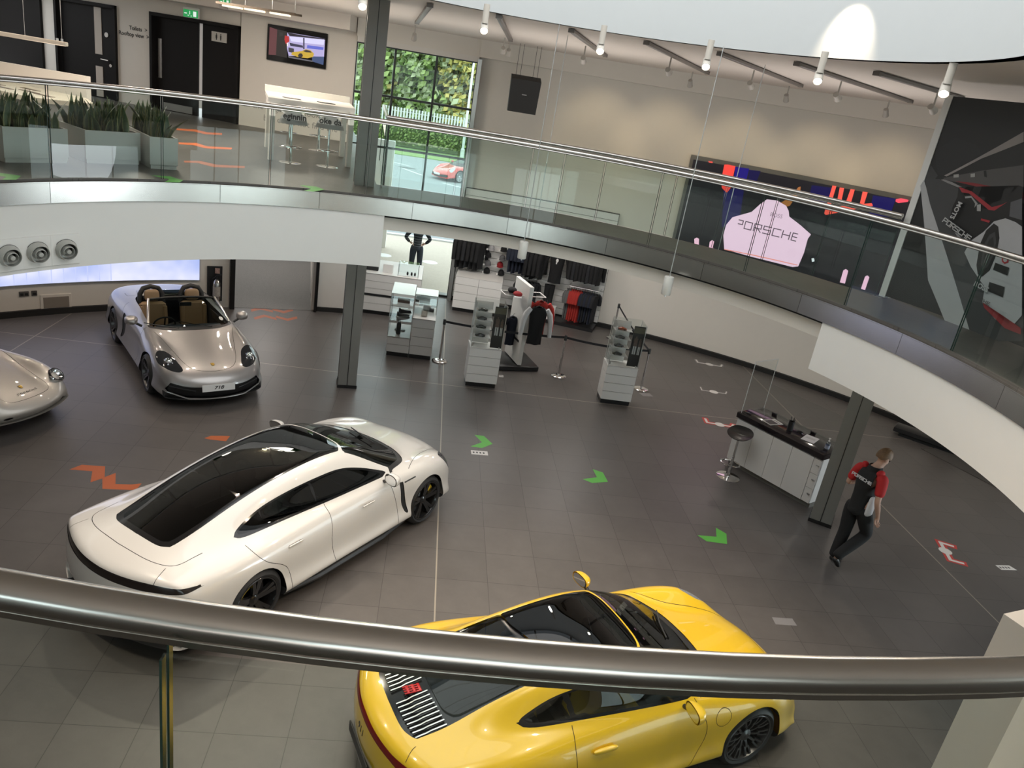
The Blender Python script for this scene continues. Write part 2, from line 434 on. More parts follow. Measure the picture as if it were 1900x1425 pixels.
# ceiling with the round opening, and the rotunda upstand above it
oc = Vector((.99, 1.28, 0)); orr = 4.08
n = 128; P = []; F = []
for i in range(n):
    t = 2 * PI * i / n; d = Vector((math.cos(t), math.sin(t), 0)); p = oc + d * orr
    b = p.dot(d); c = p.dot(p) - 17.2 ** 2; q = p + d * (-b + math.sqrt(b * b - c))
    P += [(p.x, p.y, 6.6), (q.x, q.y, 6.6), (q.x, q.y, 6.9), (p.x, p.y, 6.9)]
for i in range(n):
    a, b = i * 4, ((i + 1) % n) * 4
    F += [(a, b, b + 1, a + 1), (a + 1, b + 1, b + 2, a + 2), (a + 2, b + 2, b + 3, a + 3)]
struct(MB().add(P, F).build('ceiling', CEIL))
mb = MB(); mb.ring(orr, orr + .12, 0, 360, 6.6, 8.2, 128, oc.x, oc.y); struct(mb.build('wall_rotunda', ROT))
# skylight lantern glazing bars over the rotunda
sk = thing('window_skylight', 'x', 'window'); del sk['label']; del sk['category']; sk['kind'] = 'structure'
mb = MB()
for i in range(8):
    t = PI * i / 8; mb.box((oc.x, oc.y, 8.24), (orr * 2, .07, .1), t)
mb.build('window_frame', ALU, sk)
MB().lathe([(0, 8.30), (orr + .1, 8.30)], (oc.x, oc.y, 0), seg=96).build('pane', glass('skylight_dimmer', (.62, .66, .68), .5, 0, 1.3, SKYT), sk)  # unseen tinted pane, added to dim the sky light on the upstand
# ------------------------------------------------------------------ columns (steel H sections with pale flanges)
def column(nm, p, rz, z1, lab):
    w = thing(nm, lab, 'column', (p[0], p[1], 0), rz); w['kind'] = 'structure'
    mb = MB()
    mb.box((0, 0, z1 / 2), (.05, .40, z1)); 
    for y in (-.19, .19): mb.box((0, y, z1 / 2), (.33, .05, z1))
    mb.build('flanges', GREYC, w)
    mb = MB()
    for x in (-.145, .145): mb.box((x, 0, z1 / 2), (.02, .33, z1))
    mb.build('cover_plates', GREYL, w)
    mb = MB(); mb.box((0, 0, .03), (.36, .44, .06)); mb.box((0, -.217, z1 / 2), (.012, .006, z1)); mb.build('foot_strip', BLACK, w)
    return w
column('column_left', (-1.31, 6.78), R(8.6), 6.6, 'grey steel column standing between the open sports car and the glass display case')
column('column_right', (6.68, 3.43), R(-33), 3.46, 'grey steel column at the end of the white reception desk')
# ------------------------------------------------------------------ balustrades
RZ = 4.86
def balustrade(name, r_, jts, label, z0=3.66, RZ=4.86):
    rf = r_ if callable(r_) else (lambda t: r_)
    w = thing(name, label, 'railing')
    a, b = max(jts), min(jts)
    n = max(8, int(abs(a - b) / 1.6))
    MB().tube([pol(rf(a + (b - a) * i / n), a + (b - a) * i / n, RZ) for i in range(n + 1)], .031, 16).build('handrail', STEEL, w)
    MB().tube([pol(rf(a + (b - a) * i / n), a + (b - a) * i / n, RZ - .036) for i in range(n + 1)], .014, 6).build('glazing_channel', STEEL, w)
    for p, q in zip(jts[:-1], jts[1:]):
        r = rf((p + q) / 2); g = .0135 / r * 57.3
        gl = MB().ring(r - .0075, r + .0075, q + g, p - g, z0, RZ - .03, max(4, int(abs(p - q) / 2))).build('glass_panel', BALG, w)
        for t in (q + g, p - g):
            c = pol(r, t, (z0 + RZ) / 2 - .02); MB().box((c.x, c.y, c.z), (.004, .0155, RZ - z0 - .03), R(t + 90)).build('glass_edge', EDGE, gl)
    return w
balustrade('glass_railing', 5.83, [159.5, 145.2, 131.0, 116.0, 101.5, 86.5, 71.3, 55.8, 40, 24, 7.6, -8, -24], 'curved glass railing with steel handrail along the far side of the balcony')
balustrade('glass_railing', lambda t: 5.94 + (t + 88) * .0051, [-57, -74.6, -93.26, -112, -130], 'near glass railing with thick brushed steel handrail across the bottom foreground', 3.66, 4.83)
w = balustrade('glass_railing', 7.0, [98.4, 88, 77.6, 67.2, 57, 50, 43, 36, 27.4], 'rear glass railing of the bridge in front of the tall window', 3.74)
a, b = pol(7.0, 98.4, RZ), Vector((-1.38, 10.6, RZ)); mbx = MB(); mbx.tube([a, b], .031, 12); mbx.build('handrail', STEEL, w)
d = (b - a).normalized(); MB().add([a + Vector((0, 0, -.05)), b + Vector((0, 0, -.05)), Vector((b.x, b.y, 3.74)), Vector((a.x, a.y, 3.74)), a + Vector((.012, 0, -.05)), b + Vector((.012, 0, -.05)), Vector((b.x + .012, b.y, 3.74)), Vector((a.x + .012, a.y, 3.74))],
    [(0, 1, 2, 3), (7, 6, 5, 4), (0, 3, 7, 4), (1, 5, 6, 2), (0, 4, 5, 1), (3, 2, 6, 7)]).build('glass_panel', BALG, w)
for q in (a, a + d * .16, b): MB().box((q.x, q.y, 4.28), (.014, .014, 1.1)).build('glass_edge', EDGE, w)
# white parapet walls at the near right
mb = MB(); mb.prism([(3.34, -3.63), (3.51, -3.57), (4.6, -6.6), (4.42, -6.66)], 0, 3.4)
struct(mb.build('wall_stair_parapet', WALLC))
mb = MB(); mb.prism([(3.0, -4.25), (3.3, -4.25), (3.3, -6.6), (1.9, -6.6)], 0, 3.38)
struct(mb.build('wall_stair_inner', WALLC))
# ------------------------------------------------------------------ daylight
w = bpy.data.worlds.new('sky'); SC.world = w; w.use_nodes = True
nt = w.node_tree; bg = nt.nodes['Background']
tc = nt.nodes.new('ShaderNodeTexCoord'); sp = nt.nodes.new('ShaderNodeSeparateXYZ'); nt.links.new(tc.outputs['Generated'], sp.inputs[0])
nz = nt.nodes.new('ShaderNodeTexNoise'); nz.inputs['Scale'].default_value = 3; nz.inputs['Detail'].default_value = 5; nt.links.new(tc.outputs['Generated'], nz.inputs['Vector'])
cr = nt.nodes.new('ShaderNodeMix'); cr.data_type = 'RGBA'; cr.inputs[6].default_value = (.80, .90, 1.0, 1); cr.inputs[7].default_value = (1, 1, 1, 1)
nt.links.new(nz.outputs['Fac'], cr.inputs[0]); nt.links.new(cr.outputs[2], bg.inputs[0]); bg.inputs[1].default_value = SKY
def lamp(nm, kind, loc, power, col=(1, .93, .84), rot=None, target=None, size=.1, spot=60, blend=.6):
    l = bpy.data.lights.new(nm, kind); l.energy = power; l.color = col
    o = bpy.data.objects.new(nm, l); COL.objects.link(o); o.location = loc
    if kind == 'SPOT': l.spot_size = R(spot); l.spot_blend = blend; l.shadow_soft_size = size
    elif kind == 'AREA': l.shape = 'DISK'; l.size = size
    else: l.shadow_soft_size = size
    if target is not None: o.rotation_euler = (Vector(target) - Vector(loc)).to_track_quat('-Z', 'Y').to_euler()
    elif rot: o.rotation_euler = rot
    return o
# ------------------------------------------------------------------ car bodies: a smooth surface through measured stations, cut into panels
def _bs(t):
    return np.array([(1 - t) ** 3, 3 * t ** 3 - 6 * t ** 2 + 4, -3 * t ** 3 + 3 * t ** 2 + 3 * t + 1, t ** 3]) / 6
def _pad(C):
    # rows: straight continuation at both ends; columns: mirror across the centre plane at both ends
    C = np.concatenate([2 * C[:1] - C[1:2], C, 2 * C[-1:] - C[-2:-1]], 0)
    mir = np.array([1, -1, 1.])
    return np.concatenate([C[:, 1:2] * mir, C, C[:, -2:-1] * mir], 1)
class Body:
    """half body (left side, y>=0): stations along x, nine profile points each"""
    def __init__(s, stations, nu=9, nv=8, fit=2):
        P = []
        for X, sw, ys, zs in stations:
            ys = list(ys) + [0] * (9 - len(ys)); zs = list(zs) + [zs[-1]] * (9 - len(zs))
            P.append([(X - sw * (y / .85) ** 2, y, z) for y, z in zip(ys, zs)])
        P = np.array(P); C = P.copy()
        def knots(C):
            D = _pad(C); w = np.array([1, 4, 1]) / 6
            return sum(w[a] * w[b] * D[a:a + C.shape[0], b:b + C.shape[1]] for a in range(3) for b in range(3))
        for _ in range(fit): C = C + .8 * (P - knots(C)); C[:, 0, 1] = 0; C[:, -1, 1] = 0
        D = _pad(C); n, m = P.shape[:2]
        us = np.concatenate([i + np.arange(nu) / nu for i in range(n - 1)] + [[n - 1]]); vs = np.concatenate([i + np.arange(nv) / nv for i in range(m - 1)] + [[m - 1]])
        S = np.zeros((len(us), len(vs), 3))
        for a, u in enumerate(us):
            i = min(int(u), n - 2); bu = _bs(u - i)
            row = np.tensordot(bu, D[i:i + 4], 1)
            for b, v in enumerate(vs):
                j = min(int(v), m - 2); S[a, b] = _bs(v - j) @ row[j:j + 4]
        S[:, 0, 1] = 0; S[:, -1, 1] = 0
        du = np.gradient(S, axis=0); dv = np.gradient(S, axis=1)
        dv[:, 0] = (0, 1, 0); 
        N = np.cross(dv, du); N /= np.linalg.norm(N, axis=2, keepdims=True) + 1e-9
        c = S.mean((0, 1)); 
        if (N * (S - np.array([c[0], 0, .4]))).sum() < 0: N = -N
        N[:, 0, 1] = 0; N /= np.linalg.norm(N, axis=2, keepdims=True) + 1e-9
        s.V = np.concatenate([S.reshape(-1, 3), N.reshape(-1, 3), np.stack(np.meshgrid(us, vs, indexing='ij'), -1).reshape(-1, 2)], 1)
        a, b = len(us), len(vs); I = np.arange(a * b).reshape(a, b)
        q = np.stack([I[:-1, :-1], I[1:, :-1], I[1:, 1:], I[:-1, 1:]], -1).reshape(-1, 4)
        s.F = np.concatenate([q[:, [0, 1, 2]], q[:, [0, 2, 3]]]); s.T = np.zeros(len(s.F), int); s.names = ['body']
    def tid(s, n):
        if n not in s.names: s.names.append(n)
        return s.names.index(n)
    def cut(s, g, allow=None):
        """split the triangles along the zero line of g(V)"""
        d = g(s.V); d = np.where(np.abs(d) < 1e-5, 0, d)
        t = d[s.F]; ok = (t.min(1) < 0) & (t.max(1) > 0)
        if allow is not None: ok &= np.isin(s.T, [s.tid(a) for a in allow])
        idx = np.nonzero(ok)[0]
        if len(idx) == 0: return s
        newV = []; cache = {}; base = len(s.V); nf = []; nt = []
        def mid(a, b):
            k = (a, b) if a < b else (b, a)
            if k not in cache:
                w = d[a] / (d[a] - d[b]); cache[k] = base + len(newV); newV.append(s.V[a] + w * (s.V[b] - s.V[a]))
            return cache[k]
        for i in idx:
            f = s.F[i]; q = np.sign(d[f]); T = s.T[i]
            if (q == 0).any():
                k = int(np.nonzero(q == 0)[0][0]); a, b, c = f[k], f[(k + 1) % 3], f[(k + 2) % 3]; m = mid(b, c)
                nf += [(a, b, m), (a, m, c)]; nt += [T, T]
            else:
                k = [j for j in range(3) if q[j] != q[(j + 1) % 3] and q[j] != q[(j + 2) % 3]][0]
                a, b, c = f[k], f[(k + 1) % 3], f[(k + 2) % 3]; m, n = mid(a, b), mid(a, c)
                nf += [(a, m, n), (m, b, c), (m, c, n)]; nt += [T] * 3
        keep = np.ones(len(s.F), bool); keep[idx] = False
        s.F = np.concatenate([s.F[keep], np.array(nf)]); s.T = np.concatenate([s.T[keep], np.array(nt)])
        s.V = np.concatenate([s.V, np.array(newV)])
        return s
    def region(s, name, g, allow=('body',)):
        """triangles inside g<0 become the part called name"""
        s.cut(g, allow); d = g(s.V); d = np.where(np.abs(d) < 1e-5, 0, d)
        ins = (d[s.F].mean(1) < 0) & np.isin(s.T, [s.tid(a) for a in allow]); s.T[ins] = s.tid(name); return s
    def line(s, name, g, w, clip=None, allow=('body',)):
        """a narrow seam along g=0 (clip<0 limits it)"""
        s.cut(g, allow); f = lambda V: np.abs(g(V)) - w
        if clip is not None:
            f0 = f; s.cut(clip, allow); f = lambda V: np.maximum(f0(V), clip(V))
        s.region(name, f, allow); return s
    def part(s, name, m, parent, side='both', oname=None, off=0.0, thick=0.0):
        """side: both = one mesh across the car, l / r = one half only"""
        if name not in s.names: return None
        fs = s.F[s.T == s.tid(name)]
        if len(fs) == 0: return None
        u, inv = np.unique(fs, return_inverse=True); inv = inv.reshape(fs.shape); V = s.V[u]
        P, N = V[:, :3] + V[:, 3:6] * off, V[:, 3:6]; vs, ns, ff = [], [], []
        e1, e2 = P[inv[:, 1]] - P[inv[:, 0]], P[inv[:, 2]] - P[inv[:, 0]]
        flip = (np.cross(e1, e2) * N[inv[:, 0]]).sum(1) < 0
        inv[flip] = inv[flip][:, ::-1]
        if side in ('both', 'l'): vs.append(P); ns.append(N); ff.append(inv)
        if side in ('both', 'r'):
            k = len(vs[0]) if vs else 0; mir = np.array([1, -1, 1.]); vs.append(P * mir); ns.append(N * mir); ff.append(inv[:, ::-1] + k)
        vs, ns, ff = np.concatenate(vs), np.concatenate(ns), np.concatenate(ff)
        if thick:
            k = len(vs); f2 = ff[:, ::-1] + k
            ed = {}
            for f in ff:
                for a, b in ((f[0], f[1]), (f[1], f[2]), (f[2], f[0])): ed[(a, b)] = 1
            rim = [(a, b) for (a, b) in ed if (b, a) not in ed]
            rf = [(b, a, a + k) for a, b in rim] + [(b, a + k, b + k) for a, b in rim]
            vs = np.concatenate([vs, vs - ns * thick]); ns = np.concatenate([ns, -ns]); ff = np.concatenate([ff, f2] + ([np.array(rf)] if rf else []))
        me = bpy.data.meshes.new(oname or name)
        me.from_pydata(vs.tolist(), [], ff.tolist()); me.update()
        me.polygons.foreach_set('use_smooth', [True] * len(me.polygons))
        me.normals_split_custom_set_from_vertices(ns.tolist())
        me.materials.append(m)
        o = bpy.data.objects.new(oname or name, me); COL.objects.link(o); o.parent = parent
        return o
    def edge_loop(s, name, g):
        """boundary edges of part `name` that lie on g=0"""
        d = np.abs(g(s.V)) < 2e-4; fs = s.F[s.T == s.tid(name)]; E = {}
        for f in fs:
            for a, b in ((f[0], f[1]), (f[1], f[2]), (f[2], f[0])):
                if d[a] and d[b]: E[tuple(sorted((a, b)))] = E.get(tuple(sorted((a, b))), 0) + 1
        return [(s.V[a, :3], s.V[b, :3]) for (a, b), c in E.items() if c == 1]

def smooth_poly(pts, n=8, closed=True):
    """round curve through corner points; a point given as (x, y, 1) stays a sharp corner"""
    out = []; N = len(pts)
    for i in range(N if closed else N - 1):
        p1, p2 = pts[i], pts[(i + 1) % N]
        p0 = pts[i - 1] if (closed or i > 0) else p1; p3 = pts[(i + 2) % N] if (closed or i + 2 < N) else p2
        if len(p1) > 2: p0 = (2 * p1[0] - p2[0], 2 * p1[1] - p2[1])
        if len(p2) > 2: p3 = (2 * p2[0] - p1[0], 2 * p2[1] - p1[1])
        for k in range(n):
            t = k / n; q = []
            for c in (0, 1):
                a, b, cc, dd = p0[c], p1[c], p2[c], p3[c]
                m1, m2 = (cc - a) * .5, (dd - b) * .5
                q.append((2 * t ** 3 - 3 * t ** 2 + 1) * b + (t ** 3 - 2 * t ** 2 + t) * m1 + (-2 * t ** 3 + 3 * t ** 2) * cc + (t ** 3 - t ** 2) * m2)
            out.append(tuple(q))
    if not closed: out.append(tuple(pts[-1][:2]))
    return out
def sd_poly(pts, ia, ib):
    """signed distance (negative inside) to a closed polygon in the plane of vertex columns ia, ib"""
    A = np.array(pts); B = np.roll(A, -1, 0); E = B - A
    def g(V):
        p = V[:, [ia, ib]]; w = p[:, None] - A[None]; t = np.clip((w * E).sum(2) / ((E * E).sum(1) + 1e-12), 0, 1)
        d = np.sqrt((((w - t[..., None] * E) ** 2).sum(2)).min(1))
        c = (A[None, :, 1] > p[:, None, 1]) != (B[None, :, 1] > p[:, None, 1])
        xx = A[None, :, 0] + (p[:, None, 1] - A[None, :, 1]) / np.where(np.abs(E[None, :, 1]) < 1e-12, 1e-12, E[None, :, 1]) * E[None, :, 0]
        ins = ((c & (p[:, None, 0] < xx)).sum(1) % 2) == 1
        return np.where(ins, -d, d)
    return g
def d_curve(pts, ia, ib):
    """signed offset from an open curve (sign by side)"""
    A = np.array(pts[:-1]); B = np.array(pts[1:]); E = B - A
    def g(V):
        p = V[:, [ia, ib]]; w = p[:, None] - A[None]; t = np.clip((w * E).sum(2) / ((E * E).sum(1) + 1e-12), 0, 1)
        q = w - t[..., None] * E; dd = (q ** 2).sum(2); k = dd.argmin(1); r = np.arange(len(p))
        cr = E[k, 0] * w[r, k, 1] - E[k, 1] * w[r, k, 0]
        return np.sqrt(dd[r, k]) * np.where(cr >= 0, 1, -1)
    return g
def circ(x, z, r): return lambda V: np.hypot(V[:, 0] - x, V[:, 2] - z) - r
def both(*gs): return lambda V: np.max([g(V) for g in gs], 0)
def col(i, lo=None, hi=None):
    """half-space: inside where lo < column i < hi"""
    def g(V):
        q = []
        if lo is not None: q.append(lo - V[:, i])
        if hi is not None: q.append(V[:, i] - hi)
        return np.max(q, 0)
    return g

TYRE = mat('tyre_rubber', (.014, .014, .015), .62, noise=.15, nscale=30)
PLAST = mat('black_exterior_plastic', (.018, .018, .019), .42, noise=.12)
SEAM = mat('panel_seam_dark', (.015, .014, .013), .8)
TRIMB = mat('window_surround_black', (.008, .008, .009), .12)
CGLASS = glass('car_window_glass', (.22, .25, .24), .85, 0.0, 1.5)
CGLASSD = glass('privacy_glass', (.035, .04, .04), .85, 0.0, 1.5)
WSCR = glass('windscreen_glass', (.42, .48, .46), .85, 0.0, 1.5)
CHROME = mat('chrome', (.80, .80, .80), .06, 1.0, noise=.02)
DISC = mat('brake_disc_steel', (.30, .29, .28), .3, 1.0)

def wheel(parent, name, x, y, r, w, rim_m, style, rim_r, side, cal_m=None, loc_z=None, front=True):
    """side=+1 outer face towards +y"""
    h = thing(name, 'x', 'wheel'); del h['label']; del h['category']; h.parent = parent
    h.location = (x, y, r); sd = side
    def L(prof, ax='y', seg=48): 
        mb = MB(); mb.lathe([(a, b * sd) for a, b in prof], ax='y', seg=seg); return mb
    o = w / 2; t = r - rim_r
    L([(rim_r + .004, o - .035), (rim_r + .012, o - .008), (rim_r + t * .45, o + .004), (r - .03, o - .012), (r - .008, o - .035), (r, o - .06), (r, -o + .06), (r - .01, -o + .03), (rim_r + t * .4, -o), (rim_r, -o + .02)]).build('tyre', TYRE, h)
    mb = L([(rim_r + .012, o - .012), (rim_r + .006, o - .004), (rim_r - .006, o - .006), (rim_r - .014, o - .03), (rim_r - .022, o - .06), (rim_r - .03, -o + .03)])
    hub = rim_r * .20
    def spoke(a, r0, r1, w0, w1, d0, d1, th=.018):
        ca, sa = math.cos(a), math.sin(a); P = []
        for rr, ww, dd in ((r0, w0, d0), ((r0 + r1) / 2, (w0 + w1) / 2 * .9, (d0 + d1) / 2 + .006), (r1, w1, d1)):
            for yy in (dd, dd - th * 2):
                k = ww / 2 if yy == dd else ww / 2 * 1.1
                for sgn in (-1, 1): P.append((ca * rr - sa * k * sgn, yy * sd, sa * rr + ca * k * sgn))
        F = []
        for i in (0, 4): F += [(i, i + 1, i + 5, i + 4), (i + 2, i + 6, i + 7, i + 3), (i, i + 4, i + 6, i + 2), (i + 1, i + 3, i + 7, i + 5)]
        F += [(0, 2, 3, 1), (8, 9, 11, 10)]
        mb.add(P, F)
    if style == 'aero':                       # five broad blades each with a slim companion
        for k in range(5):
            a = 2 * PI * k / 5 + .3
            spoke(a - .13, hub, rim_r - .012, .05, .06, o - .05, o - .012); spoke(a + .17, hub, rim_r - .012, .035, .045, o - .05, o - .016)
    elif style == 'cross':                    # many slim forked spokes
        for k in range(10):
            a = 2 * PI * k / 10
            spoke(a, hub, rim_r * .62, .026, .022, o - .055, o - .03)
            spoke(a + .12, rim_r * .55, rim_r - .012, .02, .02, o - .033, o - .012); spoke(a - .12, rim_r * .55, rim_r - .012, .02, .02, o - .033, o - .012)
    elif style == 'ten':
        for k in range(5):
            a = 2 * PI * k / 5
            for q in (-.14, .14): spoke(a + q, hub, rim_r - .012, .036, .03, o - .05, o - .014)
    elif style == 'plain':
        mb.lathe([(.0, (o - .05) * sd), (rim_r * .5, (o - .04) * sd), (rim_r * .8, (o - .07) * sd), (rim_r - .012, (o - .05) * sd)], ax='y', seg=36)
    mb.lathe([(0, (o - .03) * sd), (hub * .8, (o - .034) * sd), (hub * 1.25, (o - .052) * sd), (hub * 1.25, (o - .09) * sd)], ax='y', seg=24)
    mb.build('rim', rim_m, h)
    L([(rim_r * .34, -.01), (rim_r * .80, -.01), (rim_r * .80, -.04), (rim_r * .34, -.04)]).build('brake_disc', DISC, h)
    MB().lathe([(0, (o - .028) * sd), (hub * .55, (o - .029) * sd), (hub * .6, (o - .036) * sd)], ax='y', seg=20).build('centre_cap', rim_m, h)
    if cal_m:
        mb = MB(); a0 = (.9 if front else 2.2)
        mb2 = []; n = 8
        for i in range(n + 1):
            a = a0 - .42 + .84 * i / n
            for rr in (rim_r * .55, rim_r * .86):
                for yy in (.06, -.06): mb2.append((math.cos(a) * rr, yy * sd, math.sin(a) * rr))
        F = []
        for i in range(n):
            b = i * 4; F += [(b, b + 4, b + 6, b + 2), (b + 1, b + 3, b + 7, b + 5), (b, b + 1, b + 5, b + 4), (b + 2, b + 6, b + 7, b + 3)]
        F += [(0, 2, 3, 1), (n * 4, n * 4 + 1, n * 4 + 3, n * 4 + 2)]
        mb.add(mb2, F).build('brake_caliper', cal_m, h)
    return h

def arch(body, bm_parent, hubs, r, m, inner=.52):
    """open the wheel arches and line them"""
    for hx, hz in hubs:
        g = both(circ(hx, hz, r), col(1, .50)); body.region('arch_void', g)
    for (hx, hz), side in [(h_, s_) for h_ in hubs for s_ in (1, -1)]:
        mb = MB()
        for a, b in body.edge_loop('body', circ(hx, hz, r)):
            if min(a[1], b[1]) < .5: continue
            for q in (side,):
                A, B = (a[0], a[1] * q, a[2]), (b[0], b[1] * q, b[2])
                mb.add([A, B, (B[0], inner * q, B[2]), (A[0], inner * q, A[2])], [(0, 1, 2, 3)])
        for q in (side,):
            n = 24; mb.add([(hx + math.cos(2 * PI * i / n) * r, inner * q, max(.12, hz + math.sin(2 * PI * i / n) * r)) for i in range(n)], [tuple(range(n))])
        mb.build('arch_lining', m, bm_parent)
def seat(parent, m, x, y, z=.28, tall=.78, hm=None, back=-14):
    o = MB().box((x + .04, y, z + .09), (.52, .46, .16), bev=.05).build('seat', m, parent)
    M_ = Matrix.Translation((x - .20, y, z + .16)) @ Matrix.Rotation(R(back), 4, 'Y')
    MB().box((0, 0, tall * .36), (.13, .46, tall * .72), bev=.05, M=M_).build('backrest', m, o)
    mb = MB()
    for s in (-1, 1): mb.box((.06, s * .2, tall * .34), (.09, .07, tall * .6), bev=.03, M=M_)
    mb.build('side_bolster', m, o)
    MB().ell((0, 0, tall * .86), (.06, .13, .11), e=.6, M=M_).build('headrest', hm or m, o)
    return o
def mirror(parent, x, y, z, sd, m, L=.11, w=.10, h=.075, stem=.07):
    M_ = Matrix.Translation((x, y, z)) @ Matrix.Rotation(R(8 * sd), 4, 'Z')
    def f(u, v):
        a = 2 * PI * u; rr = math.sin(PI * (.5 * v + .0)) if v < 1 else 1
        k = math.sin(PI / 2 * v) ** .55 if v > 0 else 0
        ca, sa = math.cos(a), math.sin(a); e = .75
        return tuple(M_ @ Vector((L * (1 - v) ** .8 - .02 * 0, w * k * math.copysign(abs(ca) ** e, ca), h * k * math.copysign(abs(sa) ** e, sa))))
    mb = MB(); mb.grid(f, 28, 10, True); o = mb.build('door_mirror', m, parent)
    mb = MB(); P = [tuple(M_ @ Vector((-.002, w * .86 * math.copysign(abs(math.cos(2 * PI * i / 28)) ** .75, math.cos(2 * PI * i / 28)), h * .84 * math.copysign(abs(math.sin(2 * PI * i / 28)) ** .75, math.sin(2 * PI * i / 28))))) for i in range(28)]
    mb.add(P, [tuple(range(28))]).build('mirror_glass', mat('mirror_silver', (.7, .72, .74), .03, 1.0), o)
    mb = MB(); mb.tube([M_ @ Vector((.03, -sd * w * .5, -h * .5)), M_ @ Vector((.03, -sd * (w + stem), -h * 1.3))], .022, 8); mb.build('mirror_stem', PLAST, o)
    return o
def flat(z, ys): return list(ys), [z] * 9
PEARL = mat('pearl_white_paint', (.63, .61, .585), .28, noise=.01, coat=1.0)
def white_car():
    S = [(-1.00, -.20, *flat(.22, (0, .2, .45, .62, .74, .80, .81, .79))),
         (-1.13, -.24, (0, .26, .52, .72, .83, .885, .90, .86), (.50, .50, .50, .495, .485, .45, .34, .22)),
         (-1.125, -.26, (0, .27, .53, .73, .85, .915, .935, .90), (.79, .79, .785, .775, .75, .62, .40, .22)),
         (-1.10, -.26, (0, .27, .53, .73, .86, .935, .945, .91), (.935, .935, .93, .915, .88, .68, .42, .22)),
         (-.90, -.14, (0, .28, .53, .73, .885, .965, .965, .925), (1.00, 1.0, .985, .955, .90, .70, .42, .22)),
         (-.52, -.05, (0, .28, .50, .70, .91, .99, .985, .94), (1.085, 1.075, 1.04, .985, .91, .71, .43, .22)),
         (0, 0, (0, .30, .515, .69, .915, 1.0, .995, .95), (1.225, 1.215, 1.165, 1.0, .915, .72, .46, .22)),
         (.6, 0, (0, .31, .54, .71, .88, .968, .96, .93), (1.335, 1.325, 1.27, .985, .90, .68, .40, .22)),
         (1.25, 0, (0, .32, .555, .75, .87, .95, .945, .92), (1.38, 1.37, 1.315, .975, .89, .67, .38, .22)),
         (1.8, .02, (0, .33, .555, .78, .88, .95, .945, .92), (1.335, 1.325, 1.275, .965, .885, .67, .38, .22)),
         (2.25, .06, (0, .36, .63, .80, .895, .955, .95, .93), (1.175, 1.165, 1.12, .955, .885, .68, .40, .22)),
         (2.72, .10, (0, .40, .68, .815, .91, .97, .965, .94), (.985, .98, .955, .925, .885, .72, .44, .22)),
         (3.02, .06, (0, .36, .58, .745, .89, .972, .97, .935), (.895, .89, .885, .915, .87, .72, .45, .22)),
         (3.36, .05, (0, .33, .54, .70, .855, .935, .935, .905), (.825, .82, .815, .85, .80, .64, .42, .22)),
         (3.66, .16, (0, .30, .51, .67, .81, .885, .895, .865), (.735, .735, .725, .73, .68, .55, .36, .20)),
         (3.84, .30, (0, .28, .50, .655, .77, .835, .85, .82), (.56, .56, .555, .545, .52, .44, .32, .19)),
         (3.80, .30, *flat(.19, (0, .27, .49, .64, .75, .80, .81, .79)))]
    b = Body(S, 9, 8)
    t = thing('car', 'pearl white four-door saloon with black glass roof, seen from behind', 'car', (-2.157, .368, 0), R(54.6))
    lin = arch(b, t, [(0, .355), (2.90, .355)], .375, PLAST)
    top = [(-.68, -.3), (-.68, 0), (-.665, .30), (-.60, .42, 1), (-.2, .44), (.6, .445), (1.3, .455), (1.65, .465, 1), (1.78, .28), (1.80, 0), (1.8, -.3)]
    gz = col(2, .93)
    b.region('roof_trim', both(sd_poly(smooth_poly(top), 0, 1), gz))
    inner = [(-.62, -.3), (-.62, 0), (-.605, .28), (-.55, .36, 1), (-.2, .385), (.22, .39, 1), (.22, -.3)]
    b.region('rear_window', both(sd_poly(smooth_poly(inner), 0, 1), gz), ('roof_trim',))
    rf = [(.26, -.3), (.26, .41, 1), (1.3, .425), (1.62, .435, 1), (1.74, .28), (1.77, 0), (1.77, -.3)]
    b.region('roof_panel', both(sd_poly(smooth_poly(rf), 0, 1), gz), ('roof_trim',))
    ws = [(1.82, -.3), (1.82, 0), (1.80, .28), (1.69, .50, 1), (1.95, .615), (2.27, .755, 1), (2.55, .66), (2.72, .40), (2.78, 0), (2.78, -.3)]
    b.region('windscreen', both(sd_poly(smooth_poly(ws), 0, 1), col(2, .9)))
    cw = [(2.70, -.3), (2.86, -.3), (2.86, 0), (2.80, .40), (2.62, .70), (2.32, .785), (2.26, .755)]
    b.region('cowl', both(sd_poly(smooth_poly(cw), 0, 1), col(2, .85)), ('body',))
    sw = [(-.05, 1.03), (.12, 1.095), (.4, 1.165), (.75, 1.208), (1.15, 1.225), (1.5, 1.21), (1.82, 1.13), (2.20, .985, 1), (2.1, .955, 1), (1.2, .965), (.35, .985), (.0, 1.0)]
    b.region('window_trim', both(sd_poly(smooth_poly(sw), 0, 2), col(1, .5)))
    sw2 = [(-.0, 1.035), (.15, 1.085), (.4, 1.148), (.75, 1.192), (1.15, 1.209), (1.5, 1.193), (1.8, 1.115), (2.11, .995, 1), (2.05, .978, 1), (1.2, .985), (.35, 1.004), (.04, 1.018)]
    b.region('side_window', both(sd_poly(smooth_poly(sw2), 0, 2), col(1, .5)), ('window_trim',))
    b.region('window_trim', both(lambda V: np.abs(V[:, 0] - (1.06 - (V[:, 2] - 1) * .18)) - .022, col(1, .5)), ('side_window',))
    b.region('window_trim', both(lambda V: np.abs(V[:, 0] - (.30 + (V[:, 2] - 1) * .2)) - .012, col(1, .5)), ('side_window',))
    b.region('light_bar', lambda V: np.maximum(np.abs(V[:, 2] - (.872 - .0 * V[:, 1])) - .042 * np.clip((-.56 - V[:, 0]) / .42, 0, 1), V[:, 0] + .58))
    b.region('sill', both(col(2, None, .265), col(1, .3), lambda V: V[:, 0] - 2.7, lambda V: -V[:, 0] + .2))
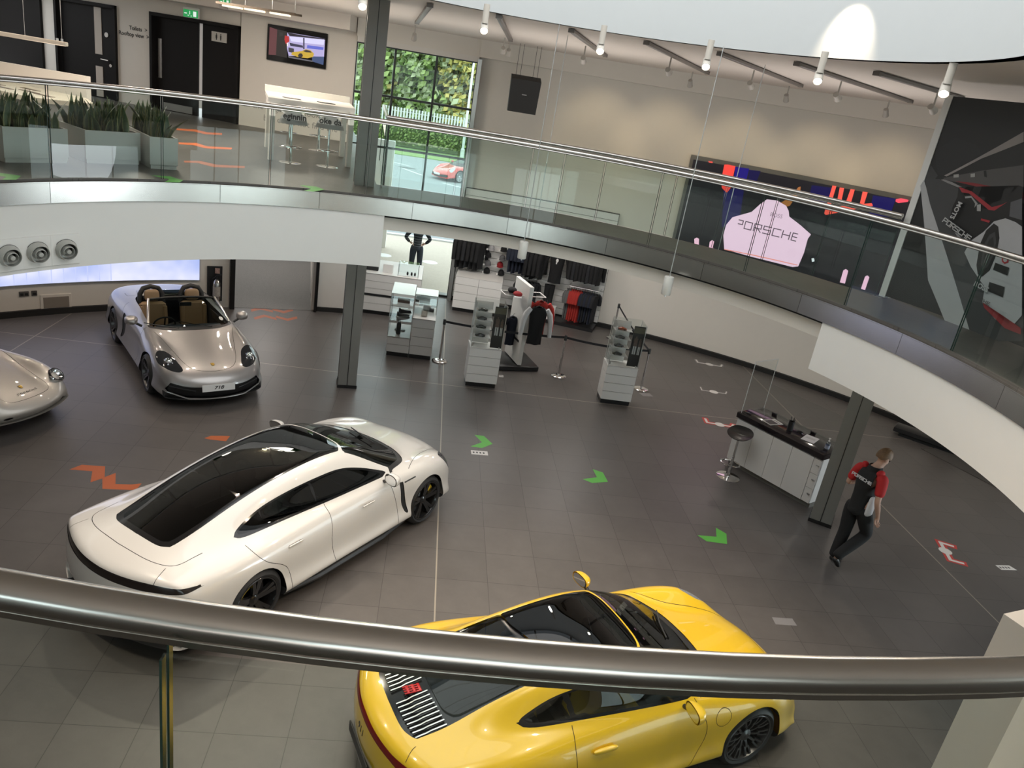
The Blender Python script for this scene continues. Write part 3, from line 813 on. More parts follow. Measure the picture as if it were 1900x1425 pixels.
    b.region('rear_diffuser', lambda V: np.maximum(V[:, 2] - .40 + .12 * (V[:, 1] > .62) * 1.0 + .0 * V[:, 1], V[:, 0] + .66) if False else np.maximum(V[:, 2] - (.38 - .16 * np.clip((V[:, 1] - .5) / .3, 0, 1)), V[:, 0] + .62))
    b.region('fender_vent', both(sd_poly(smooth_poly([(2.30, .84, 1), (2.37, .84, 1), (2.40, .64), (2.475, .38, 1), (2.43, .36, 1), (2.34, .56)]), 0, 2), col(1, .5)))
    b.region('headlight', both(sd_poly(smooth_poly([(3.30, .80), (3.52, .66), (3.66, .68), (3.62, .80), (3.44, .88)]), 0, 1), col(2, .5)))
    b.region('front_intake', both(sd_poly(smooth_poly([(-.1, .24), (.5, .24), (.78, .30), (.80, .40), (.6, .36), (-.1, .34)]), 1, 2), col(0, 3.3)))
    b.region('intake_blade', both(sd_poly(smooth_poly([(3.50, .62), (3.60, .70), (3.62, .66), (3.60, .50), (3.56, .46)]), 0, 2), col(1, .6)))
    # seams
    sy = col(1, .45)
    b.line('panel_seam', d_curve([(1.16, 1.2), (1.12, .95), (1.10, .6), (1.14, .35), (1.18, .2)], 0, 2), .0035, both(sy, col(2, .27, .965)))
    b.line('panel_seam', d_curve(smooth_poly([(.02, 1.2), (-.02, .98), (.10, .80), (.36, .62), (.45, .45), (.46, .2)], closed=False), 0, 2), .0035, both(sy, col(2, .27, .965)))
    b.line('panel_seam', d_curve(smooth_poly([(2.12, 1.1), (2.14, .90), (2.20, .70), (2.28, .45), (2.26, .2)], closed=False), 0, 2), .0035, both(sy, col(2, .27, .95)))
    b.line('panel_seam', d_curve(smooth_poly([(-.86, -.1), (-.86, 0), (-.83, .40), (-.72, .62), (-.5, .655), (-.2, .66)], closed=False), 0, 1), .0035, both(col(2, .93), col(0, None, -.42)))
    b.line('panel_seam', d_curve([(-.9, .655), (-.72, .655), (-.62, .655), (-.4, .66)], 0, 1) if False else d_curve([(-1.2, .74), (-.78, .60)], 0, 1), .003, both(col(2, .90), col(0, -1.1, -.78)))
    b.line('panel_seam', d_curve(smooth_poly([(2.55, .86), (2.9, .70), (3.3, .60), (3.62, .52), (3.72, .3), (3.74, -.1)], closed=False), 0, 1), .0035, both(col(2, .66), col(0, 2.5)))
    bo = b.part('body', PEARL, t)
    b.part('panel_seam', SEAM, t, off=-.002)
    b.part('roof_trim', TRIMB, t, off=-.002); b.part('roof_panel', glass('tinted_roof_glass', (.02, .02, .02), .9), t, off=.0)
    b.part('rear_window', CGLASSD, t); b.part('windscreen', WSCR, t); b.part('cowl', PLAST, t, off=-.006)
    for s in 'lr':
        b.part('window_trim', TRIMB, t, s); b.part('side_window', CGLASSD, t, s, off=-.002)
        b.part('fender_vent', DARK, t, s, off=-.01); b.part('sill', PLAST, t, s); b.part('headlight', mat('headlamp_dark', (.05, .05, .055), .08), t, s)
        b.part('intake_blade', DARK, t, s, 'side_intake')
    b.part('light_bar', mat('smoked_tail_lamp', (.016, .012, .011), .15, noise=.2), t, off=-.004)
    b.part('rear_diffuser', PLAST, t); b.part('front_intake', DARK, t)
    BLKR = mat('gloss_black_wheel', (.012, .012, .013), .12, noise=.1); YC = mat('yellow_caliper', (.75, .55, .04), .35)
    for q in (1, -1):
        wheel(t, 'wheel', 0, .845 * q, .355, .29, BLKR, 'aero', .265, q, YC, front=False)
        wheel(t, 'wheel', 2.90, .835 * q, .350, .26, BLKR, 'aero', .262, q, YC)
        mirror(t, 2.03, .99 * q, 1.005, q, PEARL, .13, .105, .072, .05)
    LEA = mat('black_seat_leather', (.02, .02, .021), .5)
    for x, y in ((1.35, .37), (1.35, -.37), (.45, .36), (.45, -.36)): seat(t, LEA, x, y, .22, .72)
    MB().box((2.25, 0, .72), (.5, 1.45, .26), bev=.06).build('dashboard', LEA, t)
    mb = MB(); mb.lathe([(0, .16), (.9, .16)], seg=4); 
    MB().box((1.0, 0, .20), (3.2, 1.5, .04)).build('cabin_floor', DARK, t)
    # roof aerial-less trims: door handles, parcel shelf
    for q in (1, -1):
        for x in (.55, 1.72):
            MB().box((x - .02, .955 * q, .80), (.20, .02, .03), bev=.008).build('door_handle', PEARL, t)
    MB().box((-.25, 0, .93), (.7, 1.0, .03)).build('parcel_shelf', LEA, t)
    for q in (1, -1):
        mb = MB(); mb.tube([(.42, .90 * q, .215), (.9, .955 * q, .20), (2.0, .955 * q, .20), (2.5, .90 * q, .215)], .045, 8); mb.build('side_skirt', PLAST, t)
        mb = MB(); mb.tube([(2.36, .968 * q, .845), (2.55, .985 * q, .862)], .009, 6); mb.build('fender_blade', PLAST, t)
    # wiper
    mb = MB(); mb.tube([(2.80, .35, .985), (2.60, .0, 1.07), (2.5, -.30, 1.10)], .008, 6); mb.build('wiper', PLAST, t)
    return t
white_car()
RACY = mat('racing_yellow_paint', (.74, .47, .018), .28, noise=.01, coat=1.0)
def coupe(paint, name, label, loc, rz, plate=False, roof_m=None, wheel_m=None):
    S = [(-.96, -.22, *flat(.24, (0, .2, .42, .58, .70, .77, .78, .76))),
         (-1.06, -.26, (0, .25, .49, .67, .78, .85, .87, .84), (.48, .48, .48, .475, .465, .43, .34, .23)),
         (-1.055, -.27, (0, .26, .50, .69, .80, .875, .90, .88), (.72, .72, .715, .705, .68, .57, .40, .23)),
         (-1.01, -.27, (0, .26, .51, .69, .815, .90, .915, .89), (.85, .85, .845, .83, .79, .63, .42, .23)),
         (-.78, -.16, (0, .27, .50, .68, .83, .925, .925, .90), (.925, .92, .91, .89, .84, .67, .44, .23)),
         (-.42, -.06, (0, .28, .47, .66, .845, .94, .94, .91), (1.025, 1.015, .985, .925, .865, .70, .46, .23)),
         (0, 0, (0, .29, .48, .645, .84, .94, .94, .91), (1.15, 1.14, 1.10, .945, .875, .71, .47, .23)),
         (.5, 0, (0, .30, .505, .655, .80, .915, .915, .885), (1.252, 1.243, 1.20, .94, .865, .66, .40, .22)),
         (.95, 0, (0, .31, .52, .69, .795, .89, .89, .87), (1.30, 1.29, 1.245, .93, .85, .64, .37, .22)),
         (1.35, .02, (0, .32, .525, .725, .80, .885, .885, .87), (1.258, 1.25, 1.205, .92, .845, .64, .37, .22)),
         (1.75, .06, (0, .35, .59, .745, .82, .89, .885, .875), (1.085, 1.08, 1.035, .905, .845, .65, .39, .22)),
         (2.10, .10, (0, .37, .60, .715, .825, .91, .91, .88), (.905, .90, .885, .895, .85, .69, .43, .22)),
         (2.45, .06, (0, .32, .51, .67, .815, .92, .92, .885), (.80, .795, .78, .85, .835, .71, .46, .22)),
         (2.80, .05, (0, .29, .47, .635, .785, .90, .905, .865), (.715, .71, .70, .80, .785, .65, .43, .21)),
         (3.10, .12, (0, .27, .44, .59, .72, .835, .85, .815), (.63, .625, .615, .66, .65, .54, .36, .20)),
         (3.36, .26, (0, .26, .44, .58, .69, .765, .785, .76), (.50, .50, .495, .495, .48, .41, .30, .18)),
         (3.46, .30, (0, .25, .44, .58, .68, .745, .76, .74), (.33, .33, .33, .325, .32, .29, .24, .17)),
         (3.40, .30, *flat(.165, (0, .25, .43, .56, .66, .715, .73, .71)))]
    b = Body(S, 9, 8)
    t = thing(name, label, 'car', loc, rz)
    arch(b, t, [(0, .355), (2.45, .345)], .372, PLAST)
    gz = col(2, .86)
    # black field: engine grille, rear window and roof in one dark sweep
    rear = [(-.86, -.3), (-.86, 0), (-.845, .30), (-.78, .45, 1), (-.55, .455), (-.2, .43), (.30, .42, 1), (.32, .28), (.33, -.3)]
    b.region('grille_field', both(sd_poly(smooth_poly(rear), 0, 1), gz))
    b.region('rear_window', both(sd_poly(smooth_poly([(-.52, -.3), (-.52, 0), (-.51, .28), (-.44, .40, 1), (-.1, .40), (.27, .385, 1), (.29, .2), (.29, -.3)]), 0, 1), gz), ('grille_field',))
    b.region('roof_panel', both(sd_poly(smooth_poly([(.33, -.3), (.32, .28), (.30, .42, 1), (.8, .425), (1.24, .44, 1), (1.32, .28), (1.34, 0), (1.34, -.3)]), 0, 1), gz))
    b.region('windscreen', both(sd_poly(smooth_poly([(1.36, -.3), (1.36, 0), (1.34, .28), (1.26, .495, 1), (1.5, .585), (1.80, .705, 1), (1.98, .62), (2.10, .36), (2.14, 0), (2.14, -.3)]), 0, 1), gz))
    b.region('cowl', both(sd_poly(smooth_poly([(2.05, -.3), (2.24, -.3), (2.24, 0), (2.19, .38), (2.02, .64), (1.84, .735), (1.80, .705)]), 0, 1), col(2, .8)), ('body',))
    b.region('window_trim', both(sd_poly(smooth_poly([(.02, .985), (.14, 1.035), (.4, 1.11), (.75, 1.155), (1.08, 1.15), (1.36, 1.075), (1.78, .925, 1), (1.66, .905, 1), (.9, .915), (.35, .935), (.08, .955)]), 0, 2), col(1, .45)))
    b.region('side_window', both(sd_poly(smooth_poly([(.07, .99), (.17, 1.028), (.4, 1.095), (.75, 1.138), (1.08, 1.132), (1.34, 1.062), (1.69, .937, 1), (1.6, .928, 1), (.9, .938), (.35, .957), (.12, .973)]), 0, 2), col(1, .45)), ('window_trim',))
    b.region('window_trim', both(lambda V: np.abs(V[:, 0] - (.50 - (V[:, 2] - 1) * .35)) - .028, col(1, .45)), ('side_window',))
    b.region('light_strip', lambda V: np.maximum(np.abs(V[:, 2] - (.795 - .03 * V[:, 1])) - (.026 + .026 * np.clip((V[:, 1] - .45) / .35, 0, 1)) * np.clip((-.72 - V[:, 0]) / .1, 0, 1), V[:, 0] + .72))
    b.region('rear_grille', lambda V: np.maximum(V[:, 2] - (.40 - .1 * np.clip((V[:, 1] - .45) / .3, 0, 1)), V[:, 0] + .72))
    b.region('rear_vent', both(sd_poly([(.70, .44), (.84, .46), (.80, .60), (.74, .60)], 1, 2), col(0, None, -.7)))
    b.region('headlight', both(sd_poly(smooth_poly([(2.74, .70), (2.90, .60), (3.07, .63), (3.08, .75), (2.96, .82), (2.80, .80)]), 0, 1), col(2, .5)))
    b.region('front_intake', both(sd_poly(smooth_poly([(.20, .22), (.62, .23), (.73, .32), (.66, .38), (.28, .34)]), 1, 2), col(0, 3.0)))
    b.region('front_intake', both(sd_poly(smooth_poly([(-.1, .20), (.22, .20), (.2, .27), (-.1, .27)]), 1, 2), col(0, 3.0)))
    sy = col(1, .45)
    b.line('panel_seam', d_curve(smooth_poly([(.49, 1.2), (.49, .95), (.46, .8), (.50, .5), (.60, .34), (.75, .22)], closed=False), 0, 2), .0035, both(sy, col(2, .26, .915)))
    b.line('panel_seam', d_curve(smooth_poly([(1.68, 1.0), (1.76, .85), (1.84, .68), (1.84, .5), (1.72, .3), (1.6, .2)], closed=False), 0, 2), .0035, both(sy, col(2, .26, .90)))
    b.line('panel_seam', d_curve(smooth_poly([(-1.2, .62), (-.95, .60), (-.80, .505), (-.6, .505), (-.5, .5)], closed=False), 0, 1), .003, both(col(2, .83), col(0, None, -.79)))
    b.line('panel_seam', d_curve(smooth_poly([(2.05, .74), (2.4, .575), (2.8, .50), (3.15, .42), (3.25, .2), (3.27, -.1)], closed=False), 0, 1), .0035, both(col(2, .45), col(0, 2.02)))
    fl = circ(1.93, .735, .075)
    b.line('panel_seam', lambda V: np.hypot(V[:, 0] - 2.02, V[:, 2] - .72) - .085, .003, sy)
    b.line('panel_seam', d_curve(smooth_poly([(-1.2, .60), (-1.0, .60), (-.8, .62), (-.55, .66), (-.36, .70)], closed=False), 0, 2), .003, both(sy, col(0, None, -.36)))
    b.part('body', paint, t); b.part('panel_seam', SEAM, t, off=-.002)
    b.part('grille_field', TRIMB, t, off=-.02, oname='engine_grille_base'); b.part('rear_window', CGLASS, t); b.part('roof_panel', roof_m or glass('tinted_roof_glass', (.02, .02, .02), .9), t)
    b.part('windscreen', WSCR, t); b.part('cowl', PLAST, t, off=-.006)
    for s in 'lr':
        b.part('window_trim', TRIMB, t, s); b.part('side_window', CGLASS, t, s, off=-.002)
        b.part('headlight', mat('headlamp_clear', (.42, .44, .46), .08, .6), t, s); b.part('rear_vent', DARK, t, s)
    b.part('light_strip', mat('red_tail_lamp', (.16, .006, .006), .12, noise=.3, nscale=40), t, off=.002); b.part('rear_grille', PLAST, t); b.part('front_intake', DARK, t)
    # chrome slats on the engine cover, each following the deck
    def deck(x, y):
        k = ((b.V[:, 0] - x) ** 2 + (b.V[:, 1] - abs(y)) ** 2 + (b.V[:, 2] < .85) * 9).argmin(); return b.V[k, 2]
    SL = mat('grille_slat_silver', (.62, .62, .62), .25, 1.0)
    for q in (1, -1):
        for k in range(9):
            y = (.075 + .045 * k) * q; x0, x1 = -.815 + .0006 * k * k, -.555 + .004 * k
            mb = MB(); P = []
            for i in range(7):
                x = x0 + (x1 - x0) * i / 6; z = deck(x, y) + .004; P.append((x, y, z))
            V_ = []
            for p in P: V_ += [(p[0], p[1] - .0058, p[2]), (p[0], p[1] + .0058, p[2]), (p[0], p[1] + .004, p[2] - .016), (p[0], p[1] - .004, p[2] - .016)]
            F_ = [(0, 3, 2, 1), (24, 25, 26, 27)]
            for i in range(6):
                for c in range(4): F_.append((i * 4 + c, i * 4 + (c + 1) % 4, i * 4 + 4 + (c + 1) % 4, i * 4 + 4 + c))
            mb.add(V_, F_).build('grille_slat', SL, t)
    mb = MB()
    for i in range(4): mb.box((-.66, -.036 + .024 * i, deck(-.66, 0) + .008), (.15, .012, .012), bev=.003)
    for i in range(3): mb.box((-.60 - .05 * i, 0, deck(-.66, 0) + .010), (.022, .09, .014), bev=.003)
    mb.build('high_brake_lamp', mat('brake_lamp_red', (.45, .01, .012), .15), t)
    for q in (1, -1):
        wheel(t, 'wheel', 0, .80 * q, .350, .29, wheel_m, 'cross', .272, q, None, front=False)
        wheel(t, 'wheel', 2.45, .785 * q, .340, .245, wheel_m, 'cross', .258, q, None)
        mirror(t, 1.535, .955 * q, .975, q, paint, .12, .115, .062, .04)
        MB().ell((.74, .89 * q, .75), (.12, .02, .022), e=.6).build('door_handle', paint, t)
        MB().lathe([(.045, 0), (.052, -.02), (.052, -.10), (.04, -.10), (.04, 0)], ax='z', seg=20, M=Matrix.Translation((-.96, .42 * q, .30)) @ Matrix.Rotation(R(-90), 4, 'Y')).build('tailpipe', CHROME, t)
    LEA = mat('black_seat_leather', (.02, .02, .021), .5)
    for y in (.36, -.36): seat(t, LEA, .82, y, .20, .74)
    MB().box((1.62, 0, .68), (.42, 1.28, .24), bev=.06).build('dashboard', LEA, t)
    MB().box((.55, 0, .19), (2.6, 1.4, .04)).build('cabin_floor', DARK, t); MB().box((-.1, 0, .80), (.8, 1.1, .03)).build('parcel_shelf', LEA, t)
    for yy in (.35, -.28):
        mb = MB(); mb.tube([(2.12, yy, .925), (1.95, yy - .25, 1.005), (1.84, yy - .5, 1.045)], .008, 6); mb.build('wiper', PLAST, t)
    z0 = .62
    M_ = frame((-1.062, 0, .655), (0, -1, 0), None, (-1, 0, .12))
    text('911', .085, mat('badge_black', (.02, .02, .02), .3), t, M_, 'model_badge', wide=1.1, ext=.004)
    pm = mat('number_plate_white', (.72, .72, .71), .4)
    if plate: 
        p = MB().box((3.475, 0, .36), (.02, .52, .11)).build('number_plate', pm, t)
    else:
        MB().box((-1.072, 0, .46), (.012, .50, .10), bev=.003).build('number_plate', PLAST, t)
    return t
ANTH = mat('anthracite_wheel', (.11, .11, .115), .32, .8, noise=.1)
coupe(RACY, 'car', 'bright yellow two-door coupe with slatted engine grille below the near handrail', (.87, -1.66, 0), R(22), wheel_m=ANTH)
SILV = mat('silver_metallic_paint', (.36, .35, .345), .40, .72, noise=.03, nscale=120, coat=1.0)
TAN = mat('tan_seat_leather', (.26, .175, .10), .5, noise=.05)
def open_car():
    S = [(-.88, -.16, *flat(.22, (0, .2, .42, .58, .70, .76, .77, .75))),
         (-.97, -.22, (0, .25, .48, .64, .76, .82, .84, .81), (.48, .48, .48, .475, .465, .43, .34, .21)),
         (-.965, -.24, (0, .27, .50, .66, .78, .86, .88, .85), (.74, .74, .735, .725, .70, .57, .38, .21)),
         (-.90, -.22, (0, .28, .50, .66, .79, .885, .895, .87), (.86, .86, .855, .84, .78, .62, .40, .21)),
         (-.55, -.08, (0, .30, .52, .68, .82, .905, .905, .88), (.93, .93, .92, .89, .825, .65, .43, .21)),
         (-.05, 0, (0, .32, .56, .70, .835, .912, .91, .88), (.985, .98, .965, .93, .855, .67, .44, .21)),
         (.42, 0, (0, .34, .58, .70, .82, .90, .895, .87), (1.0, .99, .97, .935, .855, .64, .40, .20)),
         (.95, 0, (0, .34, .58, .70, .80, .875, .87, .855), (.975, .97, .955, .925, .845, .62, .36, .20)),
         (1.5, .02, (0, .35, .59, .705, .795, .87, .865, .855), (.95, .945, .93, .905, .83, .62, .36, .20)),
         (1.92, .06, (0, .36, .60, .705, .80, .88, .875, .86), (.93, .925, .905, .885, .825, .64, .39, .20)),
         (2.25, .05, (0, .32, .54, .675, .79, .895, .895, .865), (.845, .84, .82, .855, .81, .66, .43, .20)),
         (2.60, .05, (0, .30, .49, .645, .775, .885, .89, .85), (.765, .76, .74, .80, .775, .64, .43, .20)),
         (2.92, .08, (0, .28, .455, .61, .745, .85, .86, .825), (.685, .68, .665, .705, .69, .57, .39, .19)),
         (3.18, .16, (0, .26, .44, .59, .71, .80, .815, .79), (.60, .595, .585, .60, .575, .485, .34, .18)),
         (3.36, .26, (0, .26, .43, .57, .68, .745, .765, .74), (.475, .475, .47, .465, .45, .39, .29, .17)),
         (3.41, .30, (0, .25, .43, .565, .665, .725, .745, .73), (.31, .31, .31, .305, .30, .275, .23, .16)),
         (3.35, .30, *flat(.15, (0, .25, .42, .55, .65, .70, .715, .70)))]
    b = Body(S, 10, 9)
    t = thing('car', 'silver open two-seat sports car with tan seats facing the camera by the left wall', 'car', (-5.0, 7.98, 0), R(-58))
    arch(b, t, [(0, .340), (2.475, .335)], .362, PLAST)
    ck = [(.20, -.3), (.20, 0), (.22, .40), (.34, .595), (.9, .63), (1.55, .655), (1.80, .62), (1.92, .35), (1.95, 0), (1.95, -.3)]
    b.region('cockpit_opening', both(sd_poly(smooth_poly(ck), 0, 1), col(2, .8)))
    b.region('cowl', both(sd_poly(smooth_poly([(1.93, -.3), (2.06, -.3), (2.06, 0), (2.02, .38), (1.86, .655), (1.72, .695), (1.70, .64), (1.80, .62), (1.90, .35)]), 0, 1), col(2, .8)))
    b.region('headlight', both(sd_poly(smooth_poly([(2.62, .735), (2.72, .585), (2.92, .515), (3.10, .475), (3.14, .55), (3.06, .68), (2.88, .785), (2.70, .80)]), 0, 1), col(2, .5)))
    b.region('front_grille', both(sd_poly(smooth_poly([(-.1, .185), (.4, .185), (.66, .22), (.765, .33, 1), (.69, .435, 1), (.42, .385), (-.1, .37)]), 1, 2), col(0, 2.9)))
    b.region('lower_lip', both(sd_poly([(-.1, .16), (.8, .16), (.80, .30), (.64, .215), (.4, .175), (-.1, .172)], 1, 2), col(0, 2.8)))
    b.region('side_intake', both(sd_poly(smooth_poly([(.62, .78), (.80, .74), (.86, .60), (.74, .40), (.60, .34), (.66, .55)]), 0, 2), col(1, .5)))
    sy = col(1, .45)
    b.line('panel_seam', d_curve(smooth_poly([(1.9, .68), (2.2, .595), (2.6, .505), (2.95, .415), (3.13, .30), (3.20, .12), (3.215, -.1)], closed=False), 0, 1), .0035, both(col(2, .5), col(0, 1.98)))
    b.line('panel_seam', d_curve(smooth_poly([(.42, 1.1), (.46, .9), (.56, .72), (.62, .5), (.66, .2)], closed=False), 0, 2), .0035, both(sy, col(2, .25, .93)))
    b.line('panel_seam', d_curve(smooth_poly([(1.70, 1.0), (1.78, .85), (1.86, .66), (1.84, .4), (1.7, .2)], closed=False), 0, 2), .0035, both(sy, col(2, .25, .89)))
    b.line('panel_seam', d_curve(smooth_poly([(-.1, .69), (.15, .655), (.2, .3), (.2, -.1)], closed=False), 0, 1), .003, both(col(2, .85), col(0, -.2, .3)))
    b.line('panel_seam', d_curve([(.845, .4), (.70, 2.6), (.5, 3.2)], 1, 0), .003, both(col(2, .42, .62), col(0, 2.85, 3.3))) if False else None
    b.part('body', SILV, t); b.part('panel_seam', SEAM, t, off=-.002); b.part('cowl', PLAST, t, off=-.005)
    GR = mat('black_mesh_grille', (.012, .012, .013), .5, noise=.5, nscale=150)
    b.part('front_grille', GR, t, off=-.035); b.part('lower_lip', PLAST, t)
    LENS = mat('headlamp_dark_lens', (.03, .031, .033), .05, noise=.3); LED = emis('headlamp_led', (.9, .93, 1), .35)
    for s, q in (('l', 1), ('r', -1)):
        h = b.part('headlight', LENS, t, s); b.part('side_intake', DARK, t, s, off=-.01)
        mb = MB()
        for x, y in ((2.86, .62), (2.95, .60), (2.88, .70), (2.97, .67)):
            k = ((b.V[:, 0] - x) ** 2 + (b.V[:, 1] - y) ** 2 + (b.V[:, 2] < .4) * 9).argmin(); mb.ell((x, y * q, b.V[k, 2] - .002), (.011, .011, .008), 10, 6)
        mb.build('headlamp_led', LED, h)
        mb = MB(); mb.ell((2.91, .655 * q, .70), (.07, .06, .055), 16, 10); mb.build('projector', CHROME, h)
        wheel(t, 'wheel', 0, .79 * q, .338, .27, mat('silver_wheel_dark', (.10, .10, .105), .3, .8), 'ten', .262, q, None, front=False)
        wheel(t, 'wheel', 2.475, .785 * q, .333, .24, mat('silver_wheel_dark', (.10, .10, .105), .3, .8), 'ten', .258, q, None)
        mirror(t, 1.62, .935 * q, .985, q, SILV, .13, .105, .078, .06)
        # bumper blades above the side intakes
        mb = MB(); P = []
        for i in range(7):
            y = .34 + .37 * i / 6; k = ((b.V[:, 1] - y) ** 2 + (b.V[:, 2] - (.315 + .012 * i)) ** 2 + (b.V[:, 0] < 2.8) * 9).argmin(); P.append((b.V[k, 0] - .012, y * q, .315 + .011 * i))
        mb.tube(P, .011, 6); mb.build('bumper_blade', PLAST, t)
    # a thin silver splitter edge
    mb = MB(); P = []
    for i in range(25):
        y = -.74 + 1.48 * i / 24; P.append((3.41 - .30 * (y / .85) ** 2 + .005, y, .185 + .10 * max(0, (abs(y) - .45) / .3)))
    mb.tube(P, .012, 6); mb.build('splitter_edge', SILV, t)
    # cabin tub
    INT = mat('cabin_black_trim', (.016, .016, .017), .55, noise=.1); LEA = TAN
    mb = MB(); cko = [(x, y) for x, y in smooth_poly(ck) if y >= 0]; lp = cko + [(x, -y) for x, y in reversed(cko)]
    n = len(lp)
    def zt(x, y): k = ((b.V[:, 0] - x) ** 2 + (b.V[:, 1] - abs(y)) ** 2 + (b.V[:, 2] < .8) * 9).argmin(); return b.V[k, 2]
    P = [(x, y, zt(x, y) - .004) for x, y in lp] + [(1.05 + (x - 1.05) * .95, y * .97, .62) for x, y in lp] + [(1.05 + (x - 1.05) * .93, y * .95, .20) for x, y in lp]
    F = [(i, (i + 1) % n, n + (i + 1) % n, n + i) for i in range(n)] + [(n + i, n + (i + 1) % n, 2 * n + (i + 1) % n, 2 * n + i) for i in range(n)] + [tuple(range(2 * n, 3 * n))]
    mb.add(P, F).build('cabin_tub', INT, t)
    for q in (1, -1): MB().box((1.0, .645 * q, .80), (1.3, .05, .16), bev=.02).build('door_panel', mat('door_trim_tan_black', (.05, .04, .033), .5), t)
    for y in (.355, -.355): seat(t, LEA, .88, y, .24, .80)
    MB().box((1.70, 0, .74), (.36, 1.22, .22), bev=.07).build('dashboard', INT, t)
    MB().box((1.15, 0, .45), (1.0, .20, .28), bev=.04).build('centre_console', INT, t)
    mb = MB(); M_ = Matrix.Translation((1.42, -.355, .80)) @ Matrix.Rotation(R(-65), 4, 'Y')
    mb.tube([M_ @ Vector((math.cos(2 * PI * i / 28) * .18, math.sin(2 * PI * i / 28) * .18, 0)) for i in range(28)], .015, 8, True)
    for a in (0, PI, 1.5 * PI if False else -PI / 2): mb.tube([M_ @ Vector((0, 0, -.02)), M_ @ Vector((math.cos(a + PI / 2) * .17, math.sin(a + PI / 2) * .17, 0))], .014, 6)
    mb.build('steering_wheel', INT, t)
    mb = MB()
    for y in (.355, -.355): pass
    for y in (.355, -.355):
        hoop = MB(); hoop.tube([(.48, y + .20, .92), (.46, y + .19, 1.08), (.44, y + .13, 1.18), (.43, y, 1.215), (.44, y - .13, 1.18), (.46, y - .19, 1.08), (.48, y - .20, .92)], .045, 10); hoop.build('roll_hoop', INT, t)
    MB().box((.42, 0, .97), (.05, .95, .10), bev=.02).build('bulkhead_panel', INT, t)
    MB().box((.40, 0, 1.05), (.012, .50, .16), bev=.003).build('wind_deflector', CGLASS, t)
    MB().box((.10, 0, .985), (.36, 1.0, .05), bev=.02).build('folded_roof_cover', SILV, t)
    # windscreen with its silver frame
    def wsp(u, v):                             # u across 0..1, v up 0..1
        a = (u - .5) * 2; hw = .685 - .12 * v
        x0 = 1.96 - .26 * a * a; x1 = 1.30 - .10 * a * a
        return Vector((x0 + (x1 - x0) * v, a * hw, .90 + .04 * (1 - a * a) + (1.265 - .93 - .02 * a * a) * v + .03 * math.sin(PI * v)))
    mb = MB(); mb.grid(lambda u, v: wsp(.02 + .96 * u, v * .97), 24, 8); mb.build('windscreen', WSCR, t)
    pts = [wsp(0, v / 8) for v in range(9)] + [wsp(u / 20, 1) for u in range(1, 20)] + [wsp(1, 1 - v / 8) for v in range(9)]
    mb = MB(); mb.tube(pts[:9], .020, 8); mb.tube(pts[-9:], .020, 8); mb.build('windscreen_frame', mat('silver_frame', (.50, .49, .48), .3, .8), t)
    mb = MB(); mb.tube([p * .999 + Vector((-.012, 0, -.014)) for p in pts[8:-8]], .022, 8); mb.build('header_seal', INT, t)
    MB().box((1.42, 0, 1.17), (.02, .20, .065), bev=.01).build('interior_mirror', INT, t)
    p = wsp(.9, .14); MB().lathe([(0, .004), (.042, .004), (.042, 0)], seg=20, M=frame(p, wsp(.92, .14) - wsp(.86, .14), wsp(.9, .3) - wsp(.9, .1))).build('permit_disc', mat('permit_white', (.72, .73, .70), .5), t)
    for y in (.3, -.25):
        mb = MB(); mb.tube([(1.99, y, .925), (1.90, y - .3, .955), (1.80, y - .52, .985)], .008, 6); mb.build('wiper', PLAST, t)
    # badge, plate
    k = ((b.V[:, 0] - 3.07) ** 2 + b.V[:, 1] ** 2 + (b.V[:, 2] < .4) * 9).argmin(); z = b.V[k, 2]
    cr = MB().prism([(.0, -.038), (.026, -.02), (.030, .03), (0, .036), (-.030, .03), (-.026, -.02)], 0, .005, frame((3.07, 0, z + .002), (0, -1, 0), None, b.V[k, 3:6]) @ Matrix.Rotation(PI, 4, 'Z'))
    cr.build('bonnet_crest', mat('crest_gold', (.40, .27, .06), .3, .8, noise=.6, nscale=50), t)
    M_ = frame((3.425, 0, .375), (0, 1, 0), None, (1, 0, .18))
    pl = MB().box((0, 0, -.006), (.52, .111, .012), M=M_).build('number_plate', mat('number_plate_white', (.72, .72, .71), .4), t)
    text('718', .075, mat('plate_ink', (.02, .02, .02), .5), pl, M_ @ Matrix.Translation((0, 0, .001)), 'lettering', wide=1.35, ext=.001, shear=.25, bold=.002)
    return t
open_car()
SILW = mat('aged_silver_paint', (.45, .43, .40), .46, .62, noise=.03, nscale=120, coat=.7)
